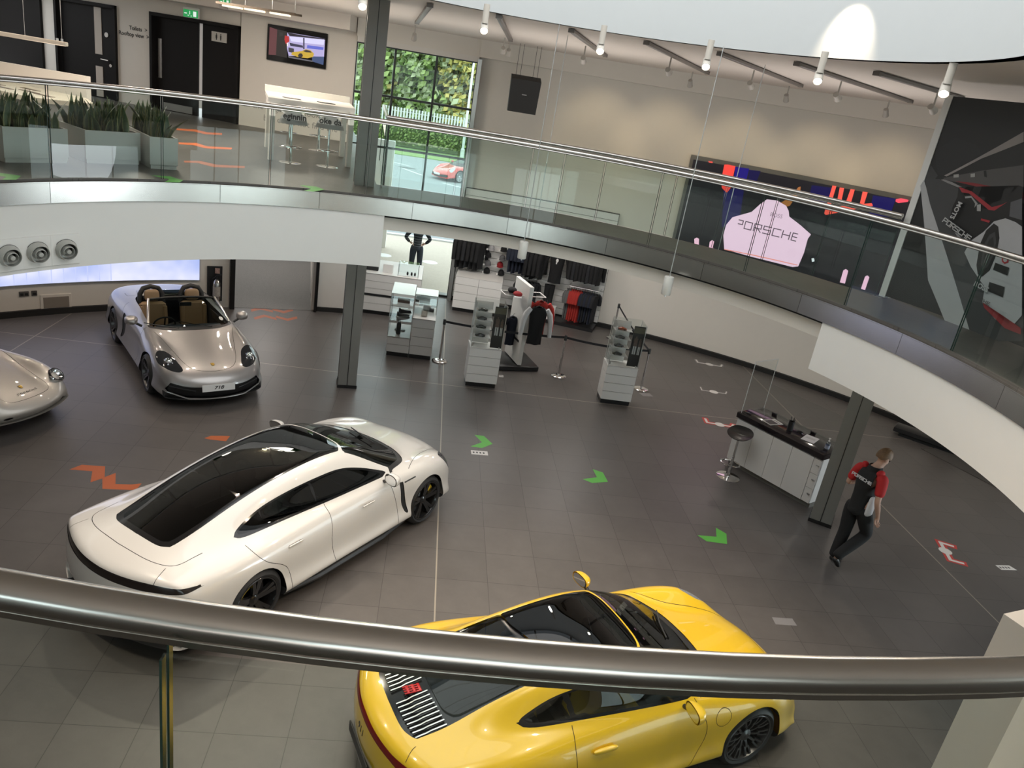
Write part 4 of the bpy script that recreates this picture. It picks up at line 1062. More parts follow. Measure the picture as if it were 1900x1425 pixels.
def spyder():
    S = [(-.62, -.2, *flat(.30, (0, .2, .40, .54, .62, .66, .66, .62))),
         (-.75, -.24, (0, .22, .42, .56, .64, .68, .69, .64), (.50, .50, .50, .495, .48, .44, .36, .26)),
         (-.70, -.22, (0, .24, .44, .58, .67, .73, .73, .68), (.68, .68, .675, .665, .63, .54, .40, .24)),
         (-.40, -.10, (0, .25, .44, .59, .69, .77, .77, .72), (.78, .78, .77, .765, .72, .58, .40, .22)),
         (0, 0, (0, .26, .46, .59, .69, .785, .785, .74), (.82, .81, .79, .80, .75, .60, .40, .20)),
         (.6, 0, (0, .28, .48, .60, .69, .77, .77, .73), (.83, .82, .80, .78, .73, .58, .36, .18)),
         (1.2, 0, (0, .30, .50, .61, .69, .76, .76, .73), (.80, .795, .78, .755, .71, .57, .34, .18)),
         (1.65, .03, (0, .28, .46, .58, .68, .765, .765, .73), (.755, .745, .72, .745, .715, .58, .36, .18)),
         (2.05, .05, (0, .26, .42, .565, .68, .77, .77, .73), (.69, .68, .65, .735, .71, .58, .38, .20)),
         (2.38, .10, (0, .24, .40, .55, .665, .745, .75, .70), (.62, .61, .59, .685, .66, .55, .38, .22)),
         (2.62, .16, (0, .22, .39, .54, .64, .70, .70, .66), (.535, .53, .525, .585, .57, .49, .37, .24)),
         (2.78, .26, (0, .22, .39, .52, .60, .65, .65, .61), (.43, .43, .43, .44, .435, .41, .34, .25)),
         (2.84, .30, (0, .22, .38, .50, .58, .62, .62, .58), (.34, .34, .34, .335, .33, .32, .29, .25)),
         (2.74, .30, *flat(.235, (0, .22, .37, .48, .55, .58, .58, .55)))]
    b = Body(S, 10, 9)
    t = thing('car', 'low silver vintage racing spyder with round headlamps at the left edge', 'car', (-7.94, 4.66, 0), R(-20))
    arch(b, t, [(0, .325), (2.10, .325)], .345, PLAST)
    ck = [(.35, -.3), (.35, 0), (.38, .40), (.6, .53), (1.1, .55), (1.35, .45), (1.42, 0), (1.42, -.3)]
    b.region('cockpit_opening', both(sd_poly(smooth_poly(ck), 0, 1), col(2, .6)))
    b.line('panel_seam', d_curve(smooth_poly([(1.5, .60), (2.0, .46), (2.35, .40), (2.60, .36), (2.68, .2), (2.70, -.1)], closed=False), 0, 1), .003, both(col(2, .4), col(0, 1.5)))
    b.region('nose_opening', both(sd_poly(smooth_poly([(.40, .325), (.46, .345), (.52, .325), (.46, .305)]), 1, 2), col(0, 2.3)))
    b.part('body', SILW, t); b.part('panel_seam', SEAM, t, off=-.002)
    for s in 'lr': b.part('nose_opening', DARK, t, s, off=-.012)
    P = [(x, y) for x, y in smooth_poly(ck) if y >= 0]; lp = P + [(x, -y) for x, y in reversed(P)]; n = len(lp)
    MB().add([(x, y, .80) for x, y in lp] + [(x, y * .95, .22) for x, y in lp], [(i, (i + 1) % n, n + (i + 1) % n, n + i) for i in range(n)] + [tuple(range(n, 2 * n))]).build('cabin_tub', mat('cabin_black_trim', (.016, .016, .017), .55), t)
    RED = mat('dark_red_seat', (.16, .02, .02), .5)
    for y in (.28, -.28): seat(t, RED, .72, y, .22, .52)
    LN = glass('headlamp_cover', (.9, .92, .93), .9, 0, 1.5)
    for q in (1, -1):
        k = ((b.V[:, 0] - 2.53) ** 2 + (b.V[:, 1] - .575) ** 2 + (b.V[:, 2] < .45) * 9).argmin(); nn = Vector(b.V[k, 3:6]); nn.y *= q; p = Vector(b.V[k, :3]); p.y *= q
        nn = (nn + Vector((.55, 0, .45))).normalized()
        M_ = frame(p - nn * .005, (0, 1, 0), None, nn)
        h = MB().lathe([(.085, -.04), (.115, 0), (.122, .022), (.112, .036), (.098, .038), (.094, .02)], seg=36, M=M_).build('headlight', CHROME, t)
        MB().lathe([(.0, -.03), (.05, -.015), (.096, .028)], seg=32, M=M_).build('reflector', mat('reflector_silver', (.75, .76, .76), .12, 1.0), h)
        MB().lathe([(.0, .068), (.035, .063), (.07, .052), (.098, .034)], seg=32, M=M_).build('lens', LN, h)
        wheel(t, 'wheel', 0, .655 * q, .325, .17, mat('silver_steel_wheel', (.45, .45, .45), .3, .9), 'plain', .21, q, None, front=False)
        wheel(t, 'wheel', 2.10, .655 * q, .325, .16, mat('silver_steel_wheel', (.45, .45, .45), .3, .9), 'plain', .21, q, None)
    k = ((b.V[:, 0] - 2.48) ** 2 + b.V[:, 1] ** 2 + (b.V[:, 2] < .3) * 9).argmin(); nn = Vector(b.V[k, 3:6])
    cr = MB().prism([(.0, -.034), (.022, -.018), (.026, .026), (0, .032), (-.026, .026), (-.022, -.018)], 0, .005, frame(Vector(b.V[k, :3]) + nn * .002, (0, 1, 0), None, nn))
    cr.build('bonnet_crest', mat('crest_gold', (.40, .27, .06), .3, .8, noise=.6, nscale=50), t)
    k = ((b.V[:, 0] - 2.60) ** 2 + b.V[:, 1] ** 2 + (b.V[:, 2] < .3) * 9).argmin(); nn = Vector(b.V[k, 3:6])
    mb = MB(); wide_letters(mb, 'PORSCHE', .026, .026, .022, .005, frame(Vector(b.V[k, :3]) + nn * .004, (0, 1, 0), None, nn)); mb.build('nose_lettering', mat('badge_black', (.02, .02, .02), .3), t)
    # low curved windscreen
    mb = MB(); mb.grid(lambda u, v: (1.50 - .30 * ((u - .5) * 2) ** 2 - .10 * v, (u - .5) * 1.16, .775 + .16 * v), 24, 3); mb.build('windscreen', CLEAR, t)
    return t
spyder()
# the red car parked outside beyond the tall window is placed with the outdoor scene
# ------------------------------------------------------------------ outside: paving, car park, hedge, fence, trees
PAVE = mat('pale_paving', (.46, .40, .34), .9, noise=.14, nscale=14, bump=.2, bscale=30)
ASPH = mat('grey_asphalt', (.24, .25, .26), .85, noise=.10, nscale=25)
GRASS = mat('grass_green', (.17, .26, .06), .9, noise=.4, nscale=30)
MARK = mat('road_marking_white', (.62, .62, .62), .8)
mb = MB(); mb.ring(14.15, 21.5, 40, 100, -.16, -.02, 60); struct(mb.build('ground_paving', PAVE))
mb = MB(); mb.ring(21.5, 21.75, 40, 100, -.16, .03, 60); struct(mb.build('kerb', mat('kerb_stone', (.5, .5, .5), .8)))
mb = MB(); mb.ring(21.75, 50.5, 30, 170, -.2, -.06, 60); struct(mb.build('road_car_park', ASPH))
mb = MB(); mb.ring(50.5, 130, 30, 170, -.2, .0, 60); struct(mb.build('ground_grass', GRASS))
for i, (x, y, l_, rz, lb) in enumerate(((-3.6, 45.3, 3.4, -30, 'white painted bay line on the car park, farthest left'), (-1.8, 41.6, 2.4, -58, 'white painted bay line on the car park beside the red car'), (-7, 46.5, 5, -4, 'long white painted line across the far car park'), (1.5, 37.5, 3.5, -35, 'white painted bay line in front of the red car'))):
    o = MB().box((0, 0, 0), (l_, .14, .006)).build('road_marking', MARK); o.location = (x, y, -.056); o.rotation_euler.z = R(rz); tag(o, lb, 'road marking')
o = MB().lathe([(0, .004), (.4, .004), (.42, 0)], seg=20).build('manhole_cover', mat('manhole_dark', (.08, .08, .08), .8)); o.location = (-2.2, 43.2, -.06); o.scale = (1.4, .8, 1); tag(o, 'dark drain cover in the car park left of the red car', 'drain cover')
for x, y, l in ((-1.55, 18.0, 'round pale ground disc outside, left of the standing person'), (-.05, 17.9, 'round pale ground disc outside, right of the standing person')):
    o = MB().lathe([(0, .008), (.24, .008), (.25, 0)], seg=28).build('ground_disc', mat('pale_disc', (.75, .74, .72), .7)); o.location = (x, y, -.02); tag(o, l, 'ground disc', 'pale discs on the paving')
REDP = mat('red_paint_outdoor', (.55, .035, .025), .25, coat=1.0)
coupe(REDP, 'car', 'bright red sports car parked outside beyond the tall window', (2.35, 41.9, -.06), R(-140), True, glass('outdoor_roof_glass', (.3, .33, .34), .9), mat('bright_wheel', (.5, .5, .52), .3, .8))
o = thing('lamp_post', 'tall pale lamp post on the grass beyond the car park', 'lamp post', (1.35, 55.0, 0)); MB().tube([(0, 0, 0), (0, 0, 5), (0, 0, 13)], [.11, .09, .06], 12).build('pole', mat('galvanised_pale', (.6, .62, .62), .5), o); MB().box((0, -.7, 13), (.3, 1.4, .12), bev=.03).build('lamp_head', mat('galvanised_pale', (.6, .62, .62), .5), o); MB().lathe([(.16, 0), (.16, .6), (.11, .65)], seg=12).build('base_door', mat('galvanised_pale', (.6, .62, .62), .5), o)
def leaf_cloud(mb, pts, n, size, rnd):
    for _ in range(n):
        c, r = pts[rnd.randrange(len(pts))]; 
        while True:
            d = Vector((rnd.uniform(-1, 1), rnd.uniform(-1, 1), rnd.uniform(-1, 1)))
            if .3 < d.length < 1: break
        p = Vector(c) + Vector((d.x * r[0], d.y * r[1], d.z * r[2])); s = size * rnd.uniform(.6, 1.3)
        a = Vector((rnd.gauss(0, 1), rnd.gauss(0, 1), rnd.gauss(0, 1))).normalized(); b = a.orthogonal().normalized() * s; c2 = a.cross(b).normalized() * s * .6
        mb.add([p - b, p - b * .2 + c2, p + b, p - b * .2 - c2], [(0, 1, 2, 3)])
rnd = random.Random(5)
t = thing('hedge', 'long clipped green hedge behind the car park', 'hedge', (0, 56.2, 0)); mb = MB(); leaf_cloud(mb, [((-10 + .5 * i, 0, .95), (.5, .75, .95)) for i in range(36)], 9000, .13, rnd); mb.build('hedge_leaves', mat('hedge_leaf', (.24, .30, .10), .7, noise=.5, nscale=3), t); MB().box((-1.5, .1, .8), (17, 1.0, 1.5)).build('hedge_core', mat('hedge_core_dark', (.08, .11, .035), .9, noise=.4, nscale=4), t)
t = thing('palisade_fence', 'grey white palisade fence in front of the trees', 'fence', (0, 64, 0)); mb = MB()
for i in range(78): mb.box((-14 + .26 * i, 0, 1.75), (.15, .03, 1.5 + .0))
mb.build('pales', mat('palisade_grey', (.52, .55, .56), .6), t); mb = MB()
for z in (1.2, 2.2): mb.box((-4, .05, z), (21, .05, .06))
mb.build('rails', mat('palisade_grey', (.52, .55, .56), .6), t)
def tree(x, y, h, w, cols, label, seed):
    rn = random.Random(seed); t = thing('tree', label, 'tree', (x, y, 0), 0, 'trees behind the fence')
    mb = MB(); mb.tube([(0, 0, 0), (rn.uniform(-.3, .3), 0, h * .3), (rn.uniform(-.5, .5), rn.uniform(-.4, .4), h * .75)], [.28, .2, .07], 8)
    tips = []
    for k in range(12):
        z = h * rn.uniform(.2, .7); a = rn.uniform(0, 2 * PI); e = (math.cos(a) * w * .7, math.sin(a) * w * .7, z + h * .2); mb.tube([(0, 0, z), (e[0] * .5, e[1] * .5, z + h * .14), e], [.09, .06, .03], 6); tips.append(e)
    mb.build('trunk', mat('bark_grey', (.16, .13, .10), .9, noise=.3), t)
    blobs = [((e[0], e[1], e[2]), (w * .42, w * .42, h * .16)) for e in tips] + [((rn.uniform(-w, w) * .5, rn.uniform(-w, w) * .5, h * rn.uniform(.06, .95)), (w * .45, w * .45, h * .15)) for _ in range(20)]
    mb = MB(); leaf_cloud(mb, blobs, 6500, .36, rn); ob = mb.build('foliage', cols, t); ob.data.polygons.foreach_set('material_index', [rn.randrange(len(cols)) for _ in ob.data.polygons])
def lf(n, c): return mat('leaf_' + n, c, .65, noise=.35, nscale=2)
GA, GB, GC, GD = lf('mid', (.30, .40, .14)), lf('grey', (.36, .42, .25)), lf('yellow', (.52, .47, .15)), lf('deep', (.18, .27, .09))
for i, (x, y, h, w, c, l) in enumerate(((-8.6, 68, 13, 3.2, [GA, GA, GB], 'leafy green tree at the left edge of the window view'), (-5.6, 70, 14, 3.0, [GB, GC, GA], 'pale yellowish tree next to the steel column in the window view'), (-3.0, 68.5, 14, 3.0, [GA, GD, GB], 'dense mid green tree in the centre left of the window view'), (-.6, 70.5, 14, 3.0, [GB, GB, GA], 'grey green tree in the centre of the window view'),
        (1.6, 68.5, 14, 2.8, [GC, GC, GB], 'yellow tinged tree behind the lamp post'), (4.0, 70, 13, 3.0, [GA, GC], 'yellow green tree at the right edge of the window view'), (-7, 75, 16, 3.6, [GD, GA], 'tall darker tree behind the left trees'), (-2, 76, 17, 3.8, [GD, GA, GB], 'tall darker tree behind the centre trees'), (2.8, 76, 16, 3.6, [GA, GB], 'tall tree behind the yellow tinged tree'))):
    tree(x, y, h, w, c, l, 11 + i)
# ------------------------------------------------------------------ shop corner under the bridge
KICK = BLACK
LINE = mat('panel_shadow_line', (.10, .10, .10), .6)
GREYW = mat('grey_white_laminate', (.56, .55, .54), .4, noise=.015)
def plinth(parent, x0, x1, y0, y1, z0, z1, rows, m=GREYW, kick=.10, cols=1):
    """drawer-fronted block: front faces -y"""
    g = .008; mb = MB(); mb.box(((x0 + x1) / 2, (y0 + y1) / 2 + .012, (z0 + kick + z1 - .03) / 2), (x1 - x0 - .03, y1 - y0 - .03, z1 - z0 - kick - .03)); mb.build('carcass', LINE, parent)
    h = (z1 - z0 - kick) / rows; w = (x1 - x0) / cols
    for i in range(rows):
        for c in range(cols):
            MB().box((x0 + w * (c + .5), y0 + .01, z0 + kick + h * (i + .5)), (w - g, .02, h - g)).build('drawer_front', m, parent)
        for xx in (x0 + .006, x1 - .006): MB().box((xx, (y0 + y1) / 2, z0 + kick + h * (i + .5)), (.012, y1 - y0 - .02, h - g)).build('side_panel', m, parent)
    if kick: MB().box(((x0 + x1) / 2, (y0 + y1) / 2 + .02, z0 + kick / 2), (x1 - x0 - .03, y1 - y0 - .06, kick)).build('kick_board', KICK, parent)
    MB().box(((x0 + x1) / 2, (y0 + y1) / 2, z1 - .008), (x1 - x0, y1 - y0, .016)).build('top_board', m, parent)
def case(parent, x0, x1, y0, y1, z0, z1, shelves=(), roof=None):
    t = .008; cx, cy, cz = (x0 + x1) / 2, (y0 + y1) / 2, (z0 + z1) / 2
    for a in ((cx, y0 + t / 2, cz, x1 - x0, t, z1 - z0), (cx, y1 - t / 2, cz, x1 - x0, t, z1 - z0), (x0 + t / 2, cy, cz, t, y1 - y0 - 2 * t, z1 - z0), (x1 - t / 2, cy, cz, t, y1 - y0 - 2 * t, z1 - z0)):
        MB().box(a[:3], a[3:]).build('glass_side', CLEAR, parent)
    MB().box((cx, cy, z1 + .006), (x1 - x0, y1 - y0, .012)).build('case_top', roof or CLEAR, parent)
    for z in shelves: MB().box((cx, cy, z), (x1 - x0 - .03, y1 - y0 - .03, .008)).build('glass_shelf', CLEAR, parent)
    mb = MB()
    for x in (x0, x1):
        for y in (y0, y1): mb.box((x, y, cz), (.012, .012, z1 - z0))
    mb.build('corner_posts', ALU, parent)
FROST = mat('frosted_glass_top', (.62, .72, .70), .25)
t = thing('drawer_counter', 'long low white drawer counter under the window behind the left column', 'counter', (-.86, 11.37, 0))
plinth(t, -.80, .68, 0, 1.5, 0, 1.02, 5, WHITE)
MB().box((-.06, -.004, .50), (1.46, .012, .05)).build('dark_band', BLACK, t)
t = thing('jewellery_case', 'small clear acrylic box of dark keyrings on the counter by the window', 'display case', (-.52, 11.62, 1.02))
case(t, -.24, .24, -.16, .16, .02, .30); MB().box((0, 0, .01), (.5, .34, .02)).build('case_base', WHITE, t)
for i, (x, l) in enumerate(((-.02, 'first dark keyring from the left in the acrylic box'), (.08, 'middle dark keyring in the acrylic box'), (.16, 'dark keyring at the right end in the acrylic box'))):
    o = MB().ell((0, 0, .035), (.025, .03, .05), 10, 6).build('keyring', BLACK); o.location = (-.52 + x, 11.58, 1.042); tag(o, l, 'keyring', 'keyrings in the acrylic box')
for x, y, d, m, l in ((-1.02, 11.72, (.24, .22, .20), WHITE, 'small white carton on the counter by the window'), (-1.42, 11.75, (.34, .22, .10), BLACK, 'flat black box on the counter next to the left column'), (-1.45, 12.15, (.22, .16, .15), BLACK, 'upright black pack behind the flat black box on the counter')):
    o = thing('product_box', l, 'box', (x, y, 1.02)); MB().box((0, 0, d[2] / 2), d, bev=.006).build('carton', m, o); MB().box((0, 0, d[2] + .002), (d[0] * .97, d[1] * .97, .004)).build('lid', m, o)
# paired display case: low block on the left, tall block on the right
t = thing('display_case', 'left low white drawer block with a tall glass case of accessories', 'display case', (-.49, 8.58, 0))
plinth(t, -.24, .235, 0, .95, 0, .44, 2); case(t, -.24, .235, .02, .93, .44, 1.36, (.78, 1.06), FROST)
t = thing('display_case', 'right taller white drawer block with a shallow glass case on top', 'display case', (-.01, 8.58, 0))
plinth(t, -.235, .24, 0, .95, 0, .90, 4); case(t, -.235, .24, .40, .93, .90, 1.30, (1.1,), FROST)
def small(nm, l, cat, loc, parts, group=None, rz=0):
    o = thing(nm, l, cat, loc, rz, group)
    for n_, mb, m in parts: mb.build(n_, m, o)
    return o
small('drinking_bottle', 'black insulated bottle standing in the low glass display case', 'bottle', (-.52, 8.78, .45), [('bottle_body', MB().lathe([(0, 0), (.045, 0), (.048, .02), (.048, .22), (.03, .26), (0, .26)], seg=20), BLACK), ('bottle_cap', MB().lathe([(.03, .26), (.032, .27), (.032, .34), (0, .345)], seg=20), mat('cap_grey', (.15, .15, .16), .4))])
def shoe(l, loc, rz, m1, m2):
    o = thing('trainer_shoe', l, 'shoe', loc, rz, 'shoes in the glass case'); mb = MB()
    mb.grid(lambda u, v: (-.14 + .28 * u, math.cos(PI * v) * (.045 + .008 * math.sin(PI * u)) * (1 if 0 < u < 1 else .3), .02 + math.sin(PI * v) * (.085 - .06 * u ** .7 + .02 * (u < .15)) ), 12, 8); mb.build('upper', m1, o)
    MB().box((0, 0, .012), (.29, .095, .024), bev=.01).build('sole', m2, o); return o
shoe('dark trainer on the glass shelf of the low display case', (-.46, 8.95, .785), R(25), mat('charcoal_fabric', (.05, .05, .055), .8), WHITE)
shoe('second dark trainer at the back of the same glass shelf', (-.44, 9.25, .785), R(25), mat('charcoal_fabric', (.05, .05, .055), .8), BLACK)
for i, (x, y, z, d, m, l) in enumerate(((-.50, 9.05, .45, (.22, .10, .02), mat('print_gunmetal', (.2, .19, .19), .35, .5), 'flat metal wallet lying at the back of the low display case'), (-.48, 9.1, 1.07, (.26, .2, .05), mat('red_brown_leather', (.12, .07, .055), .5), 'brown leather wallet on the upper glass shelf of the low case'),
        (.02, 9.3, .91, (.16, .12, .10), mat('white_mug', (.7, .7, .7), .3), 'white gift box in the taller glass case'), (.13, 9.2, .91, (.10, .10, .06), BLACK, 'black gift box in the taller glass case'), (-.08, 9.35, 1.11, (.3, .2, .05), mat('pale_scarf', (.62, .66, .66), .7), 'folded pale scarf on the shelf of the taller glass case'))):
    small('gift_item', l, 'gift item', (x, y, z), [('body', MB().box((0, 0, d[2] / 2), d, bev=.005), m)])
small('card_holder', 'clear leaflet holder at the front of the taller white block', 'holder', (-.02, 8.78, .90), [('holder', MB().box((0, 0, .075), (.13, .05, .15), bev=.004), glass('holder_acrylic', (.75, .73, .7), .6)), ('cards', MB().box((0, .005, .06), (.10, .02, .11)), WHITE)])
# kiosks with shelves of model cars and a printed panel
def model_car(loc, m, l, grp, rz=0.0):
    o = thing('model_car', l, 'model car', loc, rz, grp)
    S = [(-.098, .012), (-.10, .028), (-.085, .036), (-.05, .044), (-.015, .056), (.03, .05), (.055, .034), (.088, .026), (.10, .018), (.096, .010)]
    mb = MB(); P = []
    for y, k in ((-.038, .86), (-.030, 1), (.030, 1), (.038, .86)):
        for x, z in S: P.append((x, y, .01 + (z - .01) * k))
    n = len(S); F = []
    for a in range(3):
        for i in range(n): F.append((a * n + i, a * n + (i + 1) % n, (a + 1) * n + (i + 1) % n, (a + 1) * n + i))
    F += [tuple(range(n - 1, -1, -1)), tuple(range(3 * n, 4 * n))]; mb.add(P, F); mb.build('body', m, o, sharp=60)
    for x in (-.06, .062):
        mb = MB()
        for y in (-.034, .034): mb.cyl((x, y - .006, .015), (x, y + .006, .015), .015, seg=12)
        mb.build('wheels', TYRE, o)
    mb = MB(); mb.box((-.006, 0, .044), (.055, .062, .012)); mb.build('cabin_windows', BLKG, o)
    return o
def kiosk(loc, rz, label, cars, grp):
    t = thing('display_kiosk', label, 'display kiosk', loc, rz)
    plinth(t, 0, .63, 0, .46, 0, .83, 4, WHITE, .10)
    case(t, .02, .62, .03, .44, .83, 1.72, (), None)
    MB().box((.20, .34, 1.27), (.36, .012, .86)).build('back_board', WHITE, t)
    for k in range(4): MB().box((.20, .21, 1.545 - .175 * k), (.36, .24, .010)).build('shelf', mat('clear_shelf_white', (.62, .62, .61), .3), t)
    pnl = MB().box((.50, .06, 1.27), (.225, .012, .84)).build('printed_panel', mat('print_black_photo', (.02, .018, .018), .4, noise=.4, nscale=9), t)
    mb = MB(); mb.box((.50, .052, 1.61), (.22, .003, .12)); mb.build('printed_road', mat('print_olive', (.10, .09, .06), .5, noise=.3), pnl)
    for (x, z, w_, h_) in ((.47, 1.36, .075, .17), (.56, 1.34, .05, .14)):     # two printed figures on the panel
        f = MB(); f.ell((x, .05, z + h_ * .5 + .02), (.016, .002, .02), 10, 6); f.box((x, .05, z), (w_, .003, h_)); f.build('printed_jacket', mat('print_jacket', (.11, .075, .06), .5, noise=.5, nscale=50), pnl)
        f = MB()
        for q in (-1, 1): f.box((x + q * w_ * .26, .05, z - h_ * .5 - .08), (w_ * .36, .003, .17))
        f.build('printed_trousers', mat('print_pale', (.48, .47, .45), .5, noise=.3, nscale=60), pnl)
    for z in (.88, 1.62): MB().box((.035, .025, z), (.035, .02, .05)).build('clamp', ALU, t)
    MB().box((.57, .025, .86), (.03, .02, .03)).build('lock', ALU, t)
    M_ = Matrix.Translation(loc) @ Matrix.Rotation(rz, 4, 'Z')
    for k, (c, l) in enumerate(cars):
        p = M_ @ Vector((.16 + .006 * k, .16, 1.551 - .175 * k)); model_car(p, c, l, grp, rz + R(170))
    return t
DK = mat('model_dark_green', (.03, .035, .03), .25); DG = mat('model_graphite', (.05, .05, .052), .25); OR_ = mat('model_red_orange', (.28, .06, .03), .25); SLV = mat('model_grey_silver', (.16, .16, .165), .25, .5)
kiosk((.945, 7.37, 0), R(3), 'slim white display kiosk with four dark model cars, left of the two kiosks', [(DK, 'dark model car on the top shelf of the left kiosk'), (DG, 'dark model car on the second shelf of the left kiosk'), (DK, 'dark model car on the third shelf of the left kiosk'), (DG, 'dark model car on the lowest shelf of the left kiosk')], 'model cars in the left kiosk')
kiosk((3.71, 7.32, 0), R(-1), 'slim white display kiosk topped by an orange red model car, right of the two', [(OR_, 'orange red model car on the top shelf of the right kiosk'), (SLV, 'grey model car on the second shelf of the right kiosk'), (SLV, 'grey model car on the third shelf of the right kiosk'), (DG, 'black model car on the lowest shelf of the right kiosk')], 'model cars in the right kiosk')
# barrier posts with black belts
PO_ = [((.42, 8.64), 'chrome belt barrier post between the glass display cases and the left kiosk'), ((3.02, 8.61), 'chrome belt barrier post standing alone between the two kiosks'), ((4.83, 8.42), 'chrome belt barrier post just right of the right kiosk'), ((4.88, 11.96), 'chrome belt barrier post near the far wall behind the right kiosk')]
for i, (p, l) in enumerate(PO_):
    o = thing('barrier_post', l, 'barrier post', (*p, 0), 0, 'belt barrier posts in the shop')
    MB().lathe([(0, .03), (.05, .045), (.15, .03), (.165, .018), (.165, 0), (0, 0)], seg=36).build('base', POLST, o)
    MB().lathe([(.024, .03), (.024, .84), (0, .84)], seg=20).build('post', POLST, o)
    MB().lathe([(.031, .83), (.031, .935), (.024, .945), (0, .945)], seg=20).build('belt_head', PLAST, o)
    if i < 3:
        q = PO_[i + 1][0]; d = Vector((q[0] - p[0], q[1] - p[1], 0)); L_ = d.length; mb = MB(); n = 12
        for k in range(n):
            a, b = d * (k / n), d * ((k + 1) / n); sag = lambda s: .895 - .05 * 4 * s * (1 - s)
            z0, z1 = sag(k / n), sag((k + 1) / n); nn = Vector((-d.y, d.x, 0)).normalized() * .002
            mb.add([a + nn + Vector((0, 0, z0 - .025)), b + nn + Vector((0, 0, z1 - .025)), b + nn + Vector((0, 0, z1 + .025)), a + nn + Vector((0, 0, z0 + .025)), a - nn + Vector((0, 0, z0 - .025)), b - nn + Vector((0, 0, z1 - .025)), b - nn + Vector((0, 0, z1 + .025)), a - nn + Vector((0, 0, z0 + .025))],
                   [(0, 1, 2, 3), (7, 6, 5, 4), (0, 4, 5, 1), (3, 2, 6, 7)])
        mb.build('belt', mat('belt_webbing', (.015, .016, .02), .7), o)
# slat wall along the back
t = thing('slat_wall', 'white slatted shop wall carrying caps and hanging clothes at the back', 'wall display')
n = 17
for k in range(n):
    z0 = .12 + .172 * k
    MB().ring(13.66, 13.75, 70.25, 87.2, z0, z0 + .160, 24).build('slat', WHITE if k % 1 == 0 else WHITE, t)
MB().ring(13.70, 13.79, 70.25, 87.2, 0, 3.05, 24).build('backing', LINE, t)
MB().ring(13.655, 13.67, 70.25, 87.2, .0, .11, 24).build('kick_board', DARK, t)
t = thing('drawer_counter', 'white drawer counter below the black caps at the left of the slatted wall', 'counter', (1.28, 12.55, 0), R(-5))
plinth(t, -.62, .60, 0, 1.0, 0, .94, 4, WHITE, .10, 2)
o = MB().ring(13.0, 13.62, 70.3, 76.4, 0, .09, 10).build('display_plinth', BLACK); tag(o, 'low black plinth under the hanging red and navy shirts', 'plinth')
t = thing('storage_box', 'low white box on the floor under the black trousers', 'box', pol(13.2, 75.85), R(-14)); plinth(t, -.19, .19, -.15, .15, .09, .42, 2, WHITE, .0)
# garments
def garment(kind, m, loc, rz, label, cat, grp, w=.46, h=.72, m2=None, th=.05, logo=False):
    """kind: shirt / jacket / trousers; faces -y before rotation, hangs from its location (top)"""
    o = thing(kind, label, cat, loc, rz, grp)
    def body(u, v):
        a = 2 * PI * u; ww = w / 2 * (.62 + .06 * math.cos(PI * v) if kind != 'trousers' else .5) * (1 - .10 * math.sin(PI * v))
        sh = 0 if v > .06 else (1 - v / .06)
        return (math.cos(a) * ww * (1 - .45 * sh), math.sin(a) * th * (1 + .35 * math.sin(9 * u * PI + 5 * v) * v), -.02 - v * (h - .02) + .03 * sh)
    if kind == 'trousers':
        for q in (-1, 1):
            mb = MB(); mb.grid(lambda u, v: (q * w * .14 + math.cos(2 * PI * u) * w * (.17 - .05 * v), math.sin(2 * PI * u) * th, -v * h), 14, 6, True); mb.build('trouser_leg', m, o)
        return o
    mb = MB(); mb.grid(body, 20, 10, True); mb.build('torso', m, o)
    L_ = .56 if kind == 'jacket' else .26
    for q in (-1, 1):
        a = Vector((q * w * .30, 0, -.03)); b = Vector((q * w * .50, -.01, -.10 - L_ * .35)); c = Vector((q * w * .54, -.02, -.06 - L_))
        mb = MB(); mb.tube([a, a.lerp(b, .5) + Vector((q * .02, 0, .015)), b, c], [.05, .062, .056, .046], 10); mb.build('sleeve', m2 or m, o)
    mb = MB(); mb.tube([(-.07, .0, -.0), (-.05, -.035, -.02), (0, -.05, -.035), (.05, -.035, -.02), (.07, 0, 0), (0, .05, .015)], .018, 6, True); mb.build('collar', m, o)
    mb = MB(); mb.tube([(-w * .3, 0, -.03), (0, 0, .03), (w * .3, 0, -.03)], .008, 6); mb.tube([(0, 0, .03), (0, 0, .08), (.02, .0, .10), (.03, 0, .085)], .004, 6); mb.build('hanger', BLACK, o)
    if logo:
        mb = MB(); mb.ell((0, -th - .012, -.20), (.035, .006, .05), 10, 6); mb.box((-.01, -th - .012, -.27), (.03, .008, .05)); mb.build('chest_print', WHITE, o)
    return o
BK1 = mat('black_cloth', (.008, .008, .009), .9, noise=.3, nscale=25); BK2 = mat('charcoal_cloth', (.014, .015, .018), .9, noise=.3, nscale=25); NAVY = mat('navy_cloth', (.012, .016, .03), .9, noise=.3, nscale=25)
REDC = mat('red_cloth', (.36, .022, .016), .85, noise=.2, nscale=25); GREYC2 = mat('grey_cloth', (.10, .10, .10), .9, noise=.2, nscale=25); WHC = mat('white_cloth', (.62, .62, .64), .85, noise=.05)
def rail(r, t0, t1, z, label, n):
    o = thing('clothes_rail', label, 'clothes rail', (0, 0, 0)); P = [pol(r, t0 + (t1 - t0) * i / 8, z) for i in range(9)]
    MB().tube(P, .012, 8).build('bar', ALU, o); mb = MB()
    for t_ in (t0, t1): mb.tube([pol(r, t_, z), pol(13.66, t_, z)], .010, 6)
    mb.build('brackets', ALU, o)
def hang(kind, r, t0, t1, n, z, mats, lab, grp, w=.44, h=.74, turn=70, names=None):
    for i in range(n):
        t_ = t0 + (t1 - t0) * (i / max(1, n - 1)); m = mats[i % len(mats)] if len(mats) < n else mats[i]
        l = names[i] if names else lab
        garment(kind, m, pol(r, t_, z - .10), R(t_ - 90 + turn), l, kind, grp, w, h + .03 * math.sin(i * 2.1), th=.032)
